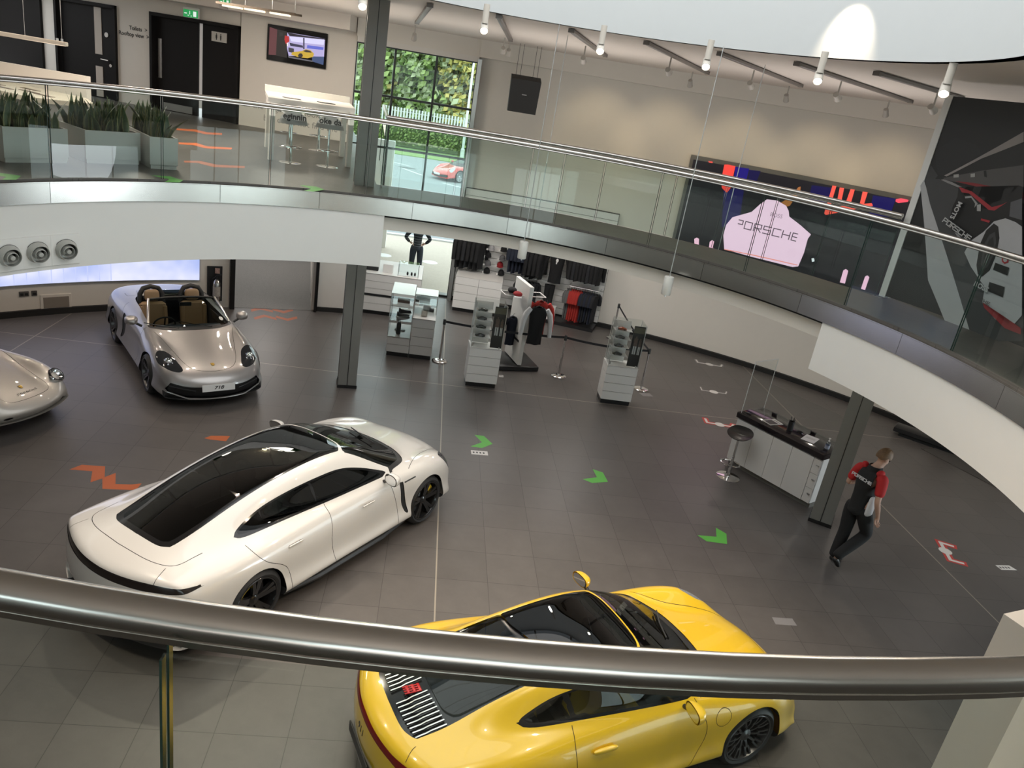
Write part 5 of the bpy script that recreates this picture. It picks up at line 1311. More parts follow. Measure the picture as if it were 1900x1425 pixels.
rail(13.3, 87.3, 84.3, 1.98, 'upper clothes rail of the black jackets beside the window', 6)
hang('jacket', 13.3, 87.1, 84.5, 6, 1.98, [BK1, BK1, BK2, BK1, BK1, BK1], 'black jacket hanging in the tight row beside the window and the caps', 'black jackets beside the window', .50, .86, 60)
rail(13.3, 81.3, 77.4, 1.88, 'upper clothes rail of dark shirts right of the caps', 8)
hang('shirt', 13.3, 81.1, 79.4, 5, 1.88, [NAVY], 'navy shirt hanging in the upper row right of the caps', 'navy shirts right of the caps', .46, .66, 70)
hang('jacket', 13.3, 79.0, 77.5, 4, 1.88, [BK1], 'black jacket hanging right of the upper navy shirts', 'black jackets in the middle of the slatted wall', .46, .72, 70)
rail(13.3, 80.0, 77.7, 1.02, 'lower clothes rail of dark shirts behind the white panel', 6)
hang('shirt', 13.3, 79.8, 77.8, 6, 1.02, [BK2], 'charcoal shirt hanging in the lower row behind the white panel', 'charcoal shirts in the lower row', .44, .60, 70)
garment('jacket', BK1, pol(13.35, 75.85, 1.84), R(75.85 - 90), 'black jacket with a white chest badge, displayed facing forward', 'jacket', None, .62, .82, logo=True, th=.07)
garment('trousers', BK1, pol(13.38, 76.2, .95), R(76.2 - 90), 'pair of black trousers hanging under the badged jacket', 'trousers', None, .46, .56, th=.05)
rail(13.3, 74.1, 70.7, 1.98, 'upper clothes rail at the right end of the slatted wall', 8)
hang('jacket', 13.3, 73.9, 70.9, 8, 1.98, [BK1, BK2, BK1, BK1], 'dark jacket hanging in the upper row above the red shirts', 'dark jackets above the red shirts', .48, .66, 70)
rail(13.3, 74.0, 70.5, 1.04, 'lower clothes rail holding red and navy shirts', 8)
hang('shirt', 13.3, 73.95, 73.7, 2, 1.04, [GREYC2], 'grey shirt at the left end of the lower row of red shirts', 'grey shirts beside the red shirts', .46, .78, 70)
hang('shirt', 13.3, 73.4, 72.4, 5, 1.04, [REDC], 'bright red shirt hanging in the lower right row', 'red shirts on the lower rail', .46, .80, 60)
hang('shirt', 13.3, 72.1, 70.75, 6, 1.04, [NAVY, BK2], 'dark navy shirt hanging right of the red shirts', 'navy shirts on the lower right rail', .46, .78, 70)
# caps on the slats
def cap(r, t_, z, m, l):
    o = thing('cap', l, 'cap', pol(r, t_, z), R(t_ - 90), 'caps on the slatted wall')
    MB().grid(lambda u, v: (math.cos(2 * PI * u) * .085 * math.cos(PI / 2 * v), math.sin(2 * PI * u) * .10 * math.cos(PI / 2 * v), .11 * math.sin(PI / 2 * v) ** .85), 20, 7, True).build('crown', m, o)
    mb = MB(); n = 12; P = []
    for i in range(n + 1):
        a = PI + PI * i / n; P += [(math.cos(a) * .085, math.sin(a) * .10 * .9, .012), (math.cos(a) * .092, math.sin(a) * .19 - .0, -.012), (math.cos(a) * .085, math.sin(a) * .10 * .9, .004), (math.cos(a) * .092, math.sin(a) * .19, -.020)]
    F = []
    for i in range(n): a = i * 4; F += [(a, a + 1, a + 5, a + 4), (a + 2, a + 6, a + 7, a + 3), (a + 1, a + 3, a + 7, a + 5)]
    mb.add(P, F).build('peak', m, o); MB().ell((0, 0, .11), (.008, .008, .006), 8, 4).build('button', m, o)
    MB().box((-.10, -.06, -.015), (.05, .012, .05)).build('price_tag', WHITE, o)
CG = mat('cap_grey_cloth', (.13, .13, .135), .85); CR = mat('cap_red_cloth', (.25, .01, .014), .85); CW = mat('cap_pale_cloth', (.36, .36, .37), .85)
for t_, z, m, l in ((82.85, 1.84, BK1, 'black cap alone on the top row of the slatted wall'), (83.5, 1.60, CW, 'pale grey cap on the second row, left'), (82.1, 1.62, BK1, 'black cap on the second row, right'), (83.75, 1.40, BK1, 'black cap on the third row, left'), (82.1, 1.38, CG, 'grey cap on the third row, right'),
                    (83.65, 1.18, CG, 'grey cap on the fourth row, left of the red cap'), (82.25, 1.19, CR, 'dark red cap on the slatted wall'), (83.65, .98, BK1, 'black cap on the lowest row, left'), (82.0, .985, BK1, 'black cap on the lowest row, right')):
    cap(13.48, t_, z, m, l)
# free-standing panel with arms
t = thing('clothes_stand', 'tall white free-standing panel on a black base with clothes arms', 'display stand', (2.02, 9.07, 0), R(105))
MB().box((0, 0, 1.0), (.88, .09, 1.74), bev=.006).build('panel', WHITE, t)
MB().box((.0, 0, .06), (.95, .9, .10), bev=.01).build('base', BLACK, t); MB().box((0, 0, .62), (.60, .10, .05)).build('dark_band', BLACK, t)
for sgn, z in ((-1, 1.60), (1, 1.60)):
    mb = MB()
    for x in (-.18, .18): mb.tube([(x, sgn * .045, z), (x, sgn * .46, z), ], .011, 6)
    mb.tube([(-.18, sgn * .46, z), (.18, sgn * .46, z)], .011, 6); mb.build('arm_frame', WHITE, t)
p0 = Vector((2.02, 9.07, 0)); ax = Vector((math.cos(R(105)), math.sin(R(105)), 0)); ay = Vector((-ax.y, ax.x, 0))
q = p0 - ay * .34; garment('jacket', BK1, (2.33, 8.50, 1.50), R(5), 'black jacket with white sleeves hanging on the white panel front', 'jacket', None, .58, .80, WHC, th=.07)
q = p0 - ay * .30; garment('jacket', REDC, (2.40, 8.78, 1.55), R(8), 'red jacket behind the white-sleeved jacket on the panel', 'jacket', None, .56, .74, th=.07)
q = p0 + ay * .26; small('folded_cap', 'dark cap resting on the left arm of the white panel', 'cap', (q.x, q.y, 1.615), [('crown', MB().ell((0, 0, .05), (.10, .12, .07), 16, 8), BK1), ('peak', MB().box((0, -.15, .01), (.15, .12, .012), bev=.004), BK1)])
small('folded_cap', 'red trimmed cap on the left arm of the white panel', 'cap', (q.x + .10, q.y - .22, 1.615), [('crown', MB().ell((0, 0, .04), (.10, .12, .055), 16, 8), CR), ('peak', MB().box((0, -.15, .01), (.15, .12, .012), bev=.004), WHC)])
garment('shirt', NAVY, (p0.x + ay.x * .14, p0.y + ay.y * .14, 1.06), R(15), 'navy shirt hanging low on the left side of the white panel', 'shirt', None, .40, .62)
# ------------------------------------------------------------------ reception desk
a = Vector((5.65, 5.17, 0)); b = Vector((6.57, 3.72, 0)); ux = (b - a).normalized(); ang = math.atan2(ux.y, ux.x)
t = thing('reception_desk', 'white reception desk with a thick black top beside the right column', 'desk', a, ang)
MB().box((.86, .36, .50), (1.70, .66, .80)).build('carcass', WHITE, t)
for k, (x0, x1) in enumerate(((.01, .39), (.39, .77), (.77, 1.15), (1.15, 1.56))): MB().box(((x0 + x1) / 2, .012, .49), (x1 - x0 - .007, .024, .78)).build('cabinet_door', WHITE, t)
for k in range(3):
    d_ = MB().box((1.635, .012, .23 + .26 * k), (.14, .024, .252)).build('drawer', WHITE, t); MB().box((1.66, -.012, .26 + .26 * k), (.05, .02, .012)).build('handle', ALU, d_)
MB().box((-.004, .36, .49), (.02, .66, .78)).build('end_panel', WHITE, t)
MB().box((.86, .38, .05), (1.68, .62, .10)).build('plinth', mat('plinth_grey_metal', (.16, .155, .14), .4), t)
MB().box((.845, .36, .95), (1.74, .76, .10), bev=.006).build('worktop', mat('black_worktop', (.016, .012, .014), .12), t)
Mw = Matrix.Translation(a) @ Matrix.Rotation(ang, 4, 'Z')
def dl(x, y, z): return tuple(Mw @ Vector((x, y, z)))
o = thing('sneeze_screen', 'clear acrylic screen standing on the far end of the reception desk', 'screen', dl(.03, .35, 1.0), ang)
MB().box((0, 0, .48), (.008, .66, .96), bev=.002).build('end_pane', CLEAR, o); MB().box((.86, .345, .24), (1.70, .008, .48), bev=.002).build('back_pane', CLEAR, o)
mb = MB(); mb.box((0, 0, .957), (.009, .66, .006)); mb.box((0, -.33, .48), (.009, .006, .96)); mb.box((0, .33, .48), (.009, .006, .96)); mb.build('bright_edge', mat('acrylic_edge', (.65, .68, .68), .3), o)
for x, y in ((.08, -.24), (.25, .30), (1.05, .30)): MB().box((x, y, .012), (.09, .045, .024), bev=.004).build('foot', PLAST, o)
small('brochure', 'open brochure with a printed car lying on the black desk top', 'brochure', dl(.52, .26, 1.0), [('cover', MB().box((0, 0, .003), (.21, .30, .006)), WHITE), ('photo', MB().box((.0, -.04, .0068), (.17, .18, .0012)), mat('print_grey', (.07, .07, .075), .4, noise=.6, nscale=40)), ('caption', MB().box((0, .10, .0068), (.15, .03, .0012)), mat('print_midgrey', (.3, .3, .3), .5))], rz=ang - .2)
small('pen_holder', 'black tube-shaped pen holder on the desk between brochure and paper', 'pen holder', dl(.84, .30, 1.0), [('cup', MB().lathe([(0, 0), (.05, 0), (.05, .16), (.044, .16), (.044, .02), (0, .02)], seg=20), BLACK), ('pens', MB().cyl((.01, .01, .02), (.03, .01, .23), .006).cyl((-.01, .0, .02), (-.025, .015, .24), .006).cyl((0, -.015, .02), (.004, -.03, .22), .006).cyl((.02, -.01, .02), (.03, -.02, .21), .006), BLACK)])
small('coaster', 'small black disc on the desk behind the white paper', 'coaster', dl(.98, .40, 1.0), [('disc', MB().lathe([(0, .012), (.05, .012), (.055, 0), (0, 0)], seg=24), BLKG)])
small('paper_sheet', 'white sheet of paper lying on the desk near the column', 'paper', dl(1.22, .34, 1.0), [('sheet', MB().box((0, 0, .0015), (.22, .31, .003)), mat('white_paper', (.74, .73, .76), .7)), ('lines', MB().box((0, .05, .0032), (.16, .008, .0006)).box((0, .02, .0032), (.16, .008, .0006)).box((0, -.01, .0032), (.16, .008, .0006)), mat('print_midgrey', (.3, .3, .3), .5))], rz=ang + .25)
small('sanitiser_bottle', 'clear pump bottle of sanitiser on the desk end by the column', 'bottle', dl(1.60, .22, 1.0), [('bottle_body', MB().lathe([(0, 0), (.036, 0), (.038, .01), (.038, .12), (.02, .145), (.014, .15), (0, .15)], seg=20), glass('bottle_plastic', (.70, .74, .82), .9)), ('pump', MB().lathe([(.016, .15), (.016, .17), (.005, .172), (.005, .20), (.018, .20), (.018, .212), (0, .212)], seg=14), WHITE), ('label', MB().lathe([(.0385, .03), (.0385, .09)], seg=20), mat('print_bluegrey', (.35, .38, .48), .5))])
# bar stool at the desk
def stool_seat(u, v):
    x = (u - .5) * .40; y = (v - .5) * .38; k = 1 - .18 * (abs(u - .5) * 2) ** 3
    r2 = (abs(x) / .20) ** 2.6 + (abs(y) / .19) ** 2.6
    return x, y, k, r2
def stool(loc, rz, label, m, grp=None, h=.80, scale=1.0, back=False):
    o = thing('bar_stool', label, 'stool', loc, rz, grp)
    MB().lathe([(0, .014), (.19, .010), (.205, .004), (.205, 0), (0, 0)], seg=40).build('base', POLST, o)
    MB().lathe([(.034, .012), (.028, .03), (.026, h * .5), (.021, h * .5), (.021, h - .05), (0, h - .05)], seg=20).build('column', POLST, o)
    mb = MB(); mb.tube([(-.02, .02, .30), (-.13, -.02, .30), (-.17, -.12, .30), (-.12, -.20, .30), (0, -.23, .30), (.12, -.20, .30), (.17, -.12, .30), (.13, -.02, .30), (.02, .02, .30)], .011, 8); mb.build('footrest', POLST, o)
    mb = MB(); n, mm = 20, 12; P = []; F = []
    for lay in (0, 1):
        for i in range(mm + 1):
            rr = i / mm
            for k in range(n * 2):
                a = 2 * PI * k / (n * 2); x = .215 * rr * math.copysign(abs(math.cos(a)) ** .8, math.cos(a)); y = .20 * rr * math.copysign(abs(math.sin(a)) ** .8, math.sin(a))
                z = h + .10 * max(0, y / .20) ** 2 * (1 if y > 0 else 0) + .035 * (x / .2) ** 2 - .02 * max(0, -y / .2) ** 2 - (.045 * (1 - rr ** 4) + .006 if lay else 0)
                P.append((x, y, z))
    N2 = n * 2; off = (mm + 1) * N2
    for lay in (0, 1):
        for i in range(mm):
            for k in range(N2): a_ = lay * off + i * N2 + k; b_ = lay * off + i * N2 + (k + 1) % N2; F.append((a_, b_, b_ + N2, a_ + N2))
    for k in range(N2): F.append((mm * N2 + k, mm * N2 + (k + 1) % N2, off + mm * N2 + (k + 1) % N2, off + mm * N2 + k))
    mb.add(P, F).build('seat', m, o, weld=.0005); return o
stool((5.51, 4.61, 0), ang + R(20), 'black bar stool with a round chrome base in front of the reception desk', BLKG if False else mat('black_stool_leather', (.012, .012, .013), .3))
# bench and mat to the right of the column
d = Vector((11.12 - 10.47, 6.85 - 7.42, 0)); a2 = math.atan2(d.y, d.x)
t = thing('bench', 'long low black bench far right behind the walking man', 'bench', (10.95, 7.20, 0), a2)
MB().box((0, 0, .13), (1.5, .42, .10), bev=.01).build('seat', BLACK, t); MB().box((.02, 0, .04), (1.3, .3, .08)).build('base', DARK, t); MB().box((.3, .05, .42), (.5, .1, .48), bev=.01).build('backrest', BLACK, t)
o = MB().prism([(10.55, 6.9), (11.55, 4.55), (12.6, 4.9), (11.6, 7.2)], .001, .012).build('floor_mat', mat('dark_rib_mat', (.07, .065, .06), .9, noise=.3, nscale=60, bump=.4)); tag(o, 'large dark grey floor mat at the right edge below the white bulkhead', 'mat')
# ------------------------------------------------------------------ upper landing: doors, signs, planters, bar table, ceiling gear
DOORB = mat('black_door_veneer', (.010, .009, .009), .55, noise=.15, nscale=12, spec=.2)
def wbox(s0, s1, z0, z1, off, th, nm, m, parent, bev=0.0):
    p = SW((s0 + s1) / 2, (z0 + z1) / 2, off); return MB().box(p, (abs(s1 - s0), th, z1 - z0), math.atan2(du.y, du.x), bev=bev).build(nm, m, parent)
def door(nm, s0, s1):
    w = thing(nm, 'x', 'door'); del w['label']; del w['category']; w['kind'] = 'structure'
    fr = MB()
    for a, b, z0, z1 in ((s0, s0 + .07, UF, 5.98), (s1 - .07, s1, UF, 5.98), (s0, s1, 5.90, 5.98)):
        p = SW((a + b) / 2, (z0 + z1) / 2, -.05); fr.box(p, (b - a, .26, z1 - z0), math.atan2(du.y, du.x))
    fr.build('door_frame', DOORB, w); return w
PALEG = mat('door_glass_pale', (.50, .45, .40), .25); KICKP = mat('kick_plate_steel', (.5, .48, .46), .35, 1.0)
d1 = door('door_1', .03, 2.52)
wbox(1.23, 2.45, UF, 5.90, -.10, .05, 'door_leaf', DOORB, d1); wbox(.10, 1.08, UF, 5.90, -.06, .05, 'door_leaf', DOORB, d1)
wbox(1.085, 1.225, UF + .2, 5.90, -.13, .03, 'glass_strip', mat('lobby_glow_glass', (.62, .60, .58), .3, emit=(.6, .58, .56), estr=.25), d1); wbox(2.27, 2.37, 4.48, 5.40, -.065, .02, 'pull_plate', KICKP, d1); wbox(1.38, 2.22, UF + .02, UF + .19, -.065, .02, 'kick_plate', KICKP, d1)
sg = wbox(.40, .82, 5.55, 5.77, -.02, .012, 'toilet_sign', mat('sign_plate_silver', (.55, .53, .50), .4), d1)
for k, s in enumerate((.56, .68)):
    p = SW(s, 5.66, -.010); mb = MB(); mb.ell((p.x, p.y, 5.72), (.014, .008, .014), 8, 6); mb.box((p.x, p.y, 5.665), (.04 if k else .03, .01, .07), math.atan2(du.y, du.x)); mb.box((p.x, p.y, 5.615), (.022, .01, .05), math.atan2(du.y, du.x)); mb.build('figure_symbol', PLAST, sg)
d2 = door('door_2', 3.52, 5.36)
wbox(3.60, 5.28, UF, 5.90, -.08, .05, 'door_leaf', DOORB, d2)
for z0, z1 in ((UF + .03, 4.49), (4.78, 5.88)): wbox(4.03, 4.24, z0, z1, -.05, .02, 'glass_slit', PALEG, d2)
p = SW(3.885, 5.27, -.04); nd = SW(0, 0, 1) - SW(0, 0, 0)
MB().lathe([(0, .006), (.055, .006), (.06, 0), (0, 0)], seg=24, M=frame(p, du, None, nd)).build('round_sign', WHITE, d2)
hb = MB(); a, b = SW(3.74, 4.665, .02), SW(4.02, 4.675, .02); hb.tube([SW(3.80, 4.66, -.05), SW(3.80, 4.665, .02), b], .016, 8); hb.lathe([(0, .008), (.04, .008), (.04, 0)], seg=16, M=frame(SW(3.79, 4.55, -.05), du, None, nd)); hb.build('handle', POLST, d2)
d3 = door('door_3', 5.78, 7.9); wbox(5.86, 7.82, UF, 5.90, -.08, .05, 'door_leaf', DOORB, d3)
# lettering on the door wall and the television wall
INK = mat('wall_lettering_dark', (.03, .028, .026), .5); INKG = mat('wall_lettering_grey', (.33, .31, .29), .5)
def wtext(tx, s, z, size, m, label, off=.003, on='door', **k):
    if on == 'door': p = SW(s, z, off); M_ = frame(p, -du, None, nd)
    else: p = A1 + dv * s + nv * off; M_ = frame((p.x, p.y, z), dv, None, nv)
    o = text(tx, size, m, None, M_, 'wall_lettering', ext=.002, **k); return tag(o, label, 'lettering')
wtext('Toilets  >', 2.90, 5.53, .135, INK, 'small dark wall lettering reading Toilets beside the black double doors', bold=.002)
wtext('Rooftop view  >>', 2.99, 5.38, .135, INK, 'small dark wall lettering reading Rooftop view beside the black double doors', bold=.002)
wtext('in the beginning I looked around', 1.5, 4.24, .21, INKG, 'pale grey upper line of wall lettering low behind the bar table', on='tv')
wtext('but could not find the car', 1.7, 3.98, .21, INKG, 'pale grey lower line of wall lettering low behind the bar table', on='tv')
# exit signs
GRN = emis('exit_green', (.02, .30, .08), .9); WHE = emis('exit_white', (.75, .85, .78), .9)
def exit_sign(loc, rz, w, h, label):
    t = thing('exit_sign', label, 'exit sign', loc, rz); MB().box((0, .03, h / 2), (w, .06, h), bev=.006).build('housing', WHITE, t)
    MB().box((0, -.004, h * .40), (w * .96, .008, h * .72)).build('green_face', GRN, t)
    mb = MB(); s = h * .5
    mb.ell((-.02, -.010, h * .60), (s * .10, .003, s * .10), 8, 6); mb.box((-.02, -.010, h * .42), (s * .16, .004, s * .42)); mb.box((-.06, -.010, h * .22), (s * .30, .004, s * .12)); mb.box((.02, -.010, h * .18), (s * .12, .004, s * .30)); mb.build('running_figure', WHE, t)
    mb = MB(); mb.box((w * .28, -.010, h * .40), (w * .20, .004, h * .5)); mb.box((-w * .32, -.010, h * .40), (w * .18, .004, .02)); mb.build('door_symbol', WHE, t)
    mb = MB()
    for q in (-1, 1): mb.tube([(q * w * .35, .03, h), (q * w * .35, .03, 6.28 - loc[2])], .004, 5)
    mb.build('suspension', ALU, t)
aw = math.atan2(-du.y, -du.x)
p = SW(1.21, 0, .25); exit_sign((p.x, p.y, 5.98), aw, .42, .23, 'green exit sign over the black double doors')
exit_sign((-5.07, 12.0, 6.32), aw, .26, .15, 'green exit sign hanging near the pendant lamp at the top edge')
# planters with snake plants
def planter(p0, p1, depth, label, nleaf, seed):
    a, b = Vector((*p0, 0)), Vector((*p1, 0)); ux = (b - a).normalized(); rz = math.atan2(ux.y, ux.x); w = (b - a).length; H_ = .455
    t = thing('planter', label, 'planter', (a.x, a.y, UF), rz, 'planters on the upper landing'); m = mat('planter_grey_white', (.50, .50, .48), .45)
    mb = MB(); th = .025
    for c, d in (((w / 2, th / 2, H_ / 2 + .03), (w, th, H_ - .06)), ((w / 2, depth - th / 2, H_ / 2 + .03), (w, th, H_ - .06)), ((th / 2, depth / 2, H_ / 2 + .03), (th, depth - 2 * th, H_ - .06)), ((w - th / 2, depth / 2, H_ / 2 + .03), (th, depth - 2 * th, H_ - .06))): mb.box(c, d)
    mb.build('trough', m, t); MB().box((w / 2, depth / 2, .03), (w - .03, depth - .03, .06)).build('base', m, t)
    MB().box((w / 2, depth / 2, H_ - .06), (w - .05, depth - .05, .03)).build('soil', mat('dark_soil', (.03, .024, .018), .95, noise=.4, nscale=40), t)
    rnd = random.Random(seed); LF = [mat('snake_leaf_green', (.045, .075, .032), .4, noise=.6, nscale=30), mat('snake_leaf_edge', (.22, .22, .10), .45, noise=.3)]
    V = []; F = []; MI = []
    for k in range(nleaf):
        x, y = rnd.uniform(.06, w - .06), rnd.uniform(.06, depth - .06); L = rnd.uniform(.24, .50); yaw = rnd.uniform(0, 2 * PI); lean = rnd.gauss(0, .22) + (.35 if rnd.random() < .12 else 0); tw = rnd.uniform(-.8, .8); o = len(V)
        dx, dy = math.cos(yaw), math.sin(yaw)
        for i in range(6):
            s = i / 5; hw = (.036 + .014 * math.sin(PI * min(1, s * 1.2))) * (1 - s ** 3) + .001; a_ = yaw + PI / 2 + tw * s; c = Vector((x + dx * lean * L * s * s * 1.2, y + dy * lean * L * s * s * 1.2, H_ - .05 + L * s * (1 - .12 * abs(lean))))
            u = Vector((math.cos(a_), math.sin(a_), 0)); n_ = Vector((-u.y, u.x, 0)) * .010 * (1 - s)
            V += [tuple(c - u * hw), tuple(c - u * hw * .74 + n_ * .6), tuple(c + n_), tuple(c + u * hw * .74 + n_ * .6), tuple(c + u * hw)]
        for i in range(5):
            for j in range(4): F.append((o + i * 5 + j, o + i * 5 + j + 1, o + i * 5 + 6 + j, o + i * 5 + 5 + j)); MI.append(1 if j in (0, 3) else 0)
    mb = MB(); mb.add(V, F); ob = mb.build('snake_plant_leaves', LF, t); ob.data.polygons.foreach_set('material_index', MI)
planter((-5.63, 3.91), (-5.13, 4.58), .80, 'wide grey planter of dark snake plants nearest the left edge', 105, 1)
planter((-4.99, 4.78), (-4.45, 5.34), .85, 'grey planter of snake plants in the middle of three, one leaf drooping over it', 112, 2)
planter((-4.24, 5.12), (-3.92, 5.35), 1.25, 'narrow grey planter of snake plants at the right end of the row', 85, 3)
# low counter with raised back at the far left
t = thing('display_counter', 'low white display counter with a raised back panel behind the planters', 'counter')
MB().prism([(-7.23, 8.03), (-6.42, 8.57), (-6.95, 9.5), (-10.2, 11.0), (-10.6, 9.7)], 4.10, 4.18).build('top_board', mat('counter_top_cream', (.60, .55, .46), .25), t)
MB().prism([(-7.25, 8.20), (-6.62, 8.62), (-7.05, 9.45), (-10.2, 10.8), (-10.5, 9.8)], UF, 4.10).build('front_panel', WHITE, t)
MB().prism([(-7.15, 9.98), (-7.12, 10.12), (-11.0, 10.75), (-11.0, 10.6)], UF, 4.54).build('raised_back', WALLC, t)
for i, (x, y, l) in enumerate(((-7.35, 8.7, 'dark leaflet on the low counter, nearest its corner'), (-7.75, 9.0, 'dark leaflet on the low counter, second from its corner'), (-8.2, 9.0, 'dark leaflet on the low counter, third from its corner'), (-7.95, 9.45, 'dark leaflet on the low counter near the raised back'), (-8.6, 9.5, 'dark leaflet on the low counter farthest left'))):
    o = MB().box((0, 0, .003), (.46, .10, .006)).build('leaflet', mat('print_brown', (.10, .06, .035), .5)); o.location = (x, y, 4.18); o.rotation_euler.z = R(150); tag(o, l, 'leaflet', 'leaflets on the low counter')
o = MB().lathe([(0, .0), (.16, .0), (.26, .06), (.25, .065), (.15, .01), (0, .01)], seg=28).build('tray', WHITE); o.location = (-8.9, 9.0, 4.18); tag(o, 'shallow white bowl on the low counter near the photo edge', 'bowl')
t = thing('pendant_lamp', 'slim metal light bar hanging at the top left above the counter', 'lamp', (-6.6, 8.0, 5.14), R(176))
MB().box((.75, 0, 0), (1.5, .10, .07), bev=.01).build('light_bar', mat('lamp_champagne_metal', (.50, .45, .38), .3, .7), t)
mb = MB()
for x in (.08, .7, 1.4): mb.tube([(x, 0, .03), (x, 0, 1.46)], .004, 5)
mb.build('suspension_wires', ALU, t)
for x in (.08, .16): MB().lathe([(.02, .035), (.02, .075), (0, .075)], (x, 0, 0), seg=10).build('wire_grip', ALU, t)
# bar table
t = thing('bar_table', 'tall white bar table with black screens under its raised back', 'table')
Wt_ = mat('table_white', (.66, .65, .60), .35)
MB().prism([(-3.22, 8.02), (-1.76, 8.72), (-2.08, 10.42), (-3.72, 10.05)], 4.74, 4.81).build('table_top', Wt_, t)
for x, y in ((-3.16, 8.12), (-1.83, 8.77), (-3.63, 9.98), (-2.16, 10.32)): MB().box((x, y, (UF + 4.74) / 2), (.085, .10, 4.74 - UF), R(25)).build('leg', Wt_, t)
MB().prism([(-3.72, 10.0), (-2.08, 10.40), (-2.10, 10.48), (-3.74, 10.08)], 4.81, 4.93).build('raised_back', Wt_, t)
MB().prism([(-3.18, 8.16), (-1.82, 8.82), (-1.84, 8.87), (-3.20, 8.21)], 4.62, 4.74).build('apron', Wt_, t)
for x, y, l in ((-2.95, 8.75, 'black tablet lying on the bar table, on the left'), (-2.35, 9.0, 'black tablet lying on the bar table, on the right')):
    o = thing('tablet', l, 'tablet', (x, y, 4.81), R(25)); MB().box((0, 0, .006), (.30, .22, .012), bev=.003).build('body', PLAST, o); MB().box((0, 0, .0125), (.27, .19, .001)).build('screen', BLKG, o)
ST = mat('grey_stool_shell', (.42, .42, .41), .35)
for x, y, rz, tx, l in ((-2.80, 8.10, 20, 'eginnin', 'grey chrome bar stool printed eginnin in front of the bar table'), (-2.16, 8.32, 10, 'oke da', 'grey chrome bar stool printed oke da in front of the bar table'), (-3.28, 10.45, 200, None, 'grey bar stool on the far side of the bar table, at its left leg'), (-2.72, 10.75, 200, None, 'grey bar stool on the far side of the bar table, at its right leg')):
    o = stool((x, y, UF), R(rz), l, ST, 'bar stools at the upper table', .88)
    seat_o = [c for c in o.children if c.name.startswith('seat')][0]
    mb = MB(); mb.grid(lambda u, v: (-.26 + .52 * u, -.14 - .12 * math.sin(PI * u) ** .7 + .03 * v, .70 + .24 * v * math.sin(PI * u) ** .5), 16, 6); mb.build('seat_rim', ST, seat_o)
    if tx: text(tx, .145, mat('lettering_black', (.01, .01, .01), .5), seat_o, frame((0, -.268, .835), (1, 0, 0), None, (0, -1, .1)), ext=.004, bold=.004)
# ladder-shaped pendant above the table
t = thing('pendant_lamp', 'ladder-like metal pendant with three glowing panels above the bar table', 'lamp', (-3.75, 9.35, 6.26), R(-24))
mb = MB()
for y in (-.10, .10): mb.box((0, y, 0), (1.75, .03, .04))
for x in (-.85, -.25, .35, .85): mb.box((x, 0, 0), (.03, .20, .03))
mb.build('frame', mat('lamp_bronze', (.16, .13, .10), .4, .8), t); LP = emis('lamp_panel_warm', (1.0, .90, .66), 1.25)
for x in (-.58, -.08, .48): MB().box((x, 0, -.035), (.36, .16, .03), bev=.005).build('light_panel', LP, t)
mb = MB()
for x in (-.8, -.3, .3, .8): mb.tube([(x, 0, .0), (x, 0, .34)], .004, 5)
mb.build('suspension_wires', ALU, t)
# ceiling tracks with small spots
TR = mat('track_grey', (.17, .155, .145), .4)
TRK = [(94.7, 5.68, 10.7), (84.3, 5.5, 11.1), (73.7, 5.9, 11.1), (63.0, 6.1, 11.7), (53.1, 6.3, 11.4), (43.2, 6.45, 11.8), (33.9, 6.64, 9.3)]
ORD = ('first', 'second', 'third', 'fourth', 'fifth', 'sixth', 'seventh')
for (a, r0, r1), n_ in zip(TRK, ORD):
    c = pol((r0 + r1) / 2, a, 6.565); o = thing('lighting_track', n_ + ' grey ceiling light track counting from the window side', 'lighting track', c, R(a), 'ceiling light tracks')
    MB().box((0, 0, 0), (r1 - r0, .085, .05), bev=.008).build('rail', TR, o)
    mb = MB()
    for q in (-1, 1): mb.box((q * (r1 - r0) / 2, 0, 0), (.05, .095, .056))
    mb.build('end_cap', TR, o)
def track_spot(p, aim, label):
    o = thing('track_spot', label, 'spotlight', p, 0, 'small track spots'); d = (Vector(aim) - Vector(p)).normalized()
    m = mat('spot_grey_white', (.38, .36, .33), .4); MB().tube([(0, 0, .06), (0, 0, 6.56 - p[2])], .014, 8).build('stem', m, o)
    M_ = Matrix.Translation((0, 0, 0)) @ d.to_track_quat('Z', 'Y').to_matrix().to_4x4()
    MB().lathe([(0, -.09), (.045, -.085), (.05, 0), (.062, .07), (.055, .072), (.04, .03), (0, .02)], seg=20, M=M_).build('head', m, o)
    return o
for i, (x, y) in enumerate(((-.95, 11.5), (.94, 10.37), (1.1, 11.1), (2.33, 8.44), (3.67, 7.32), (5.1, 10.8), (5.07, 7.03), (6.9, 9.8), (6.16, 6.0), (8.5, 8.65), (7.09, 4.8))):
    q = Vector((x, y, 0)).normalized(); track_spot((x, y, 6.32), (q.x * 13.6, q.y * 13.6, 4.6), 'small pale spotlight on a ceiling track, %s from the window side' % ('first second third fourth fifth sixth seventh eighth ninth tenth last'.split()[i]))
SPW = mat('spot_white_body', (.62, .58, .52), .4); BULB = emis('bulb_warm', (1.0, .86, .66), 14.0)
SPOTS = ((-1.25, 4.05), (.33, 4.62), (1.96, 4.63), (3.29, 3.97), (4.38, 2.9), (5.12, 1.44))
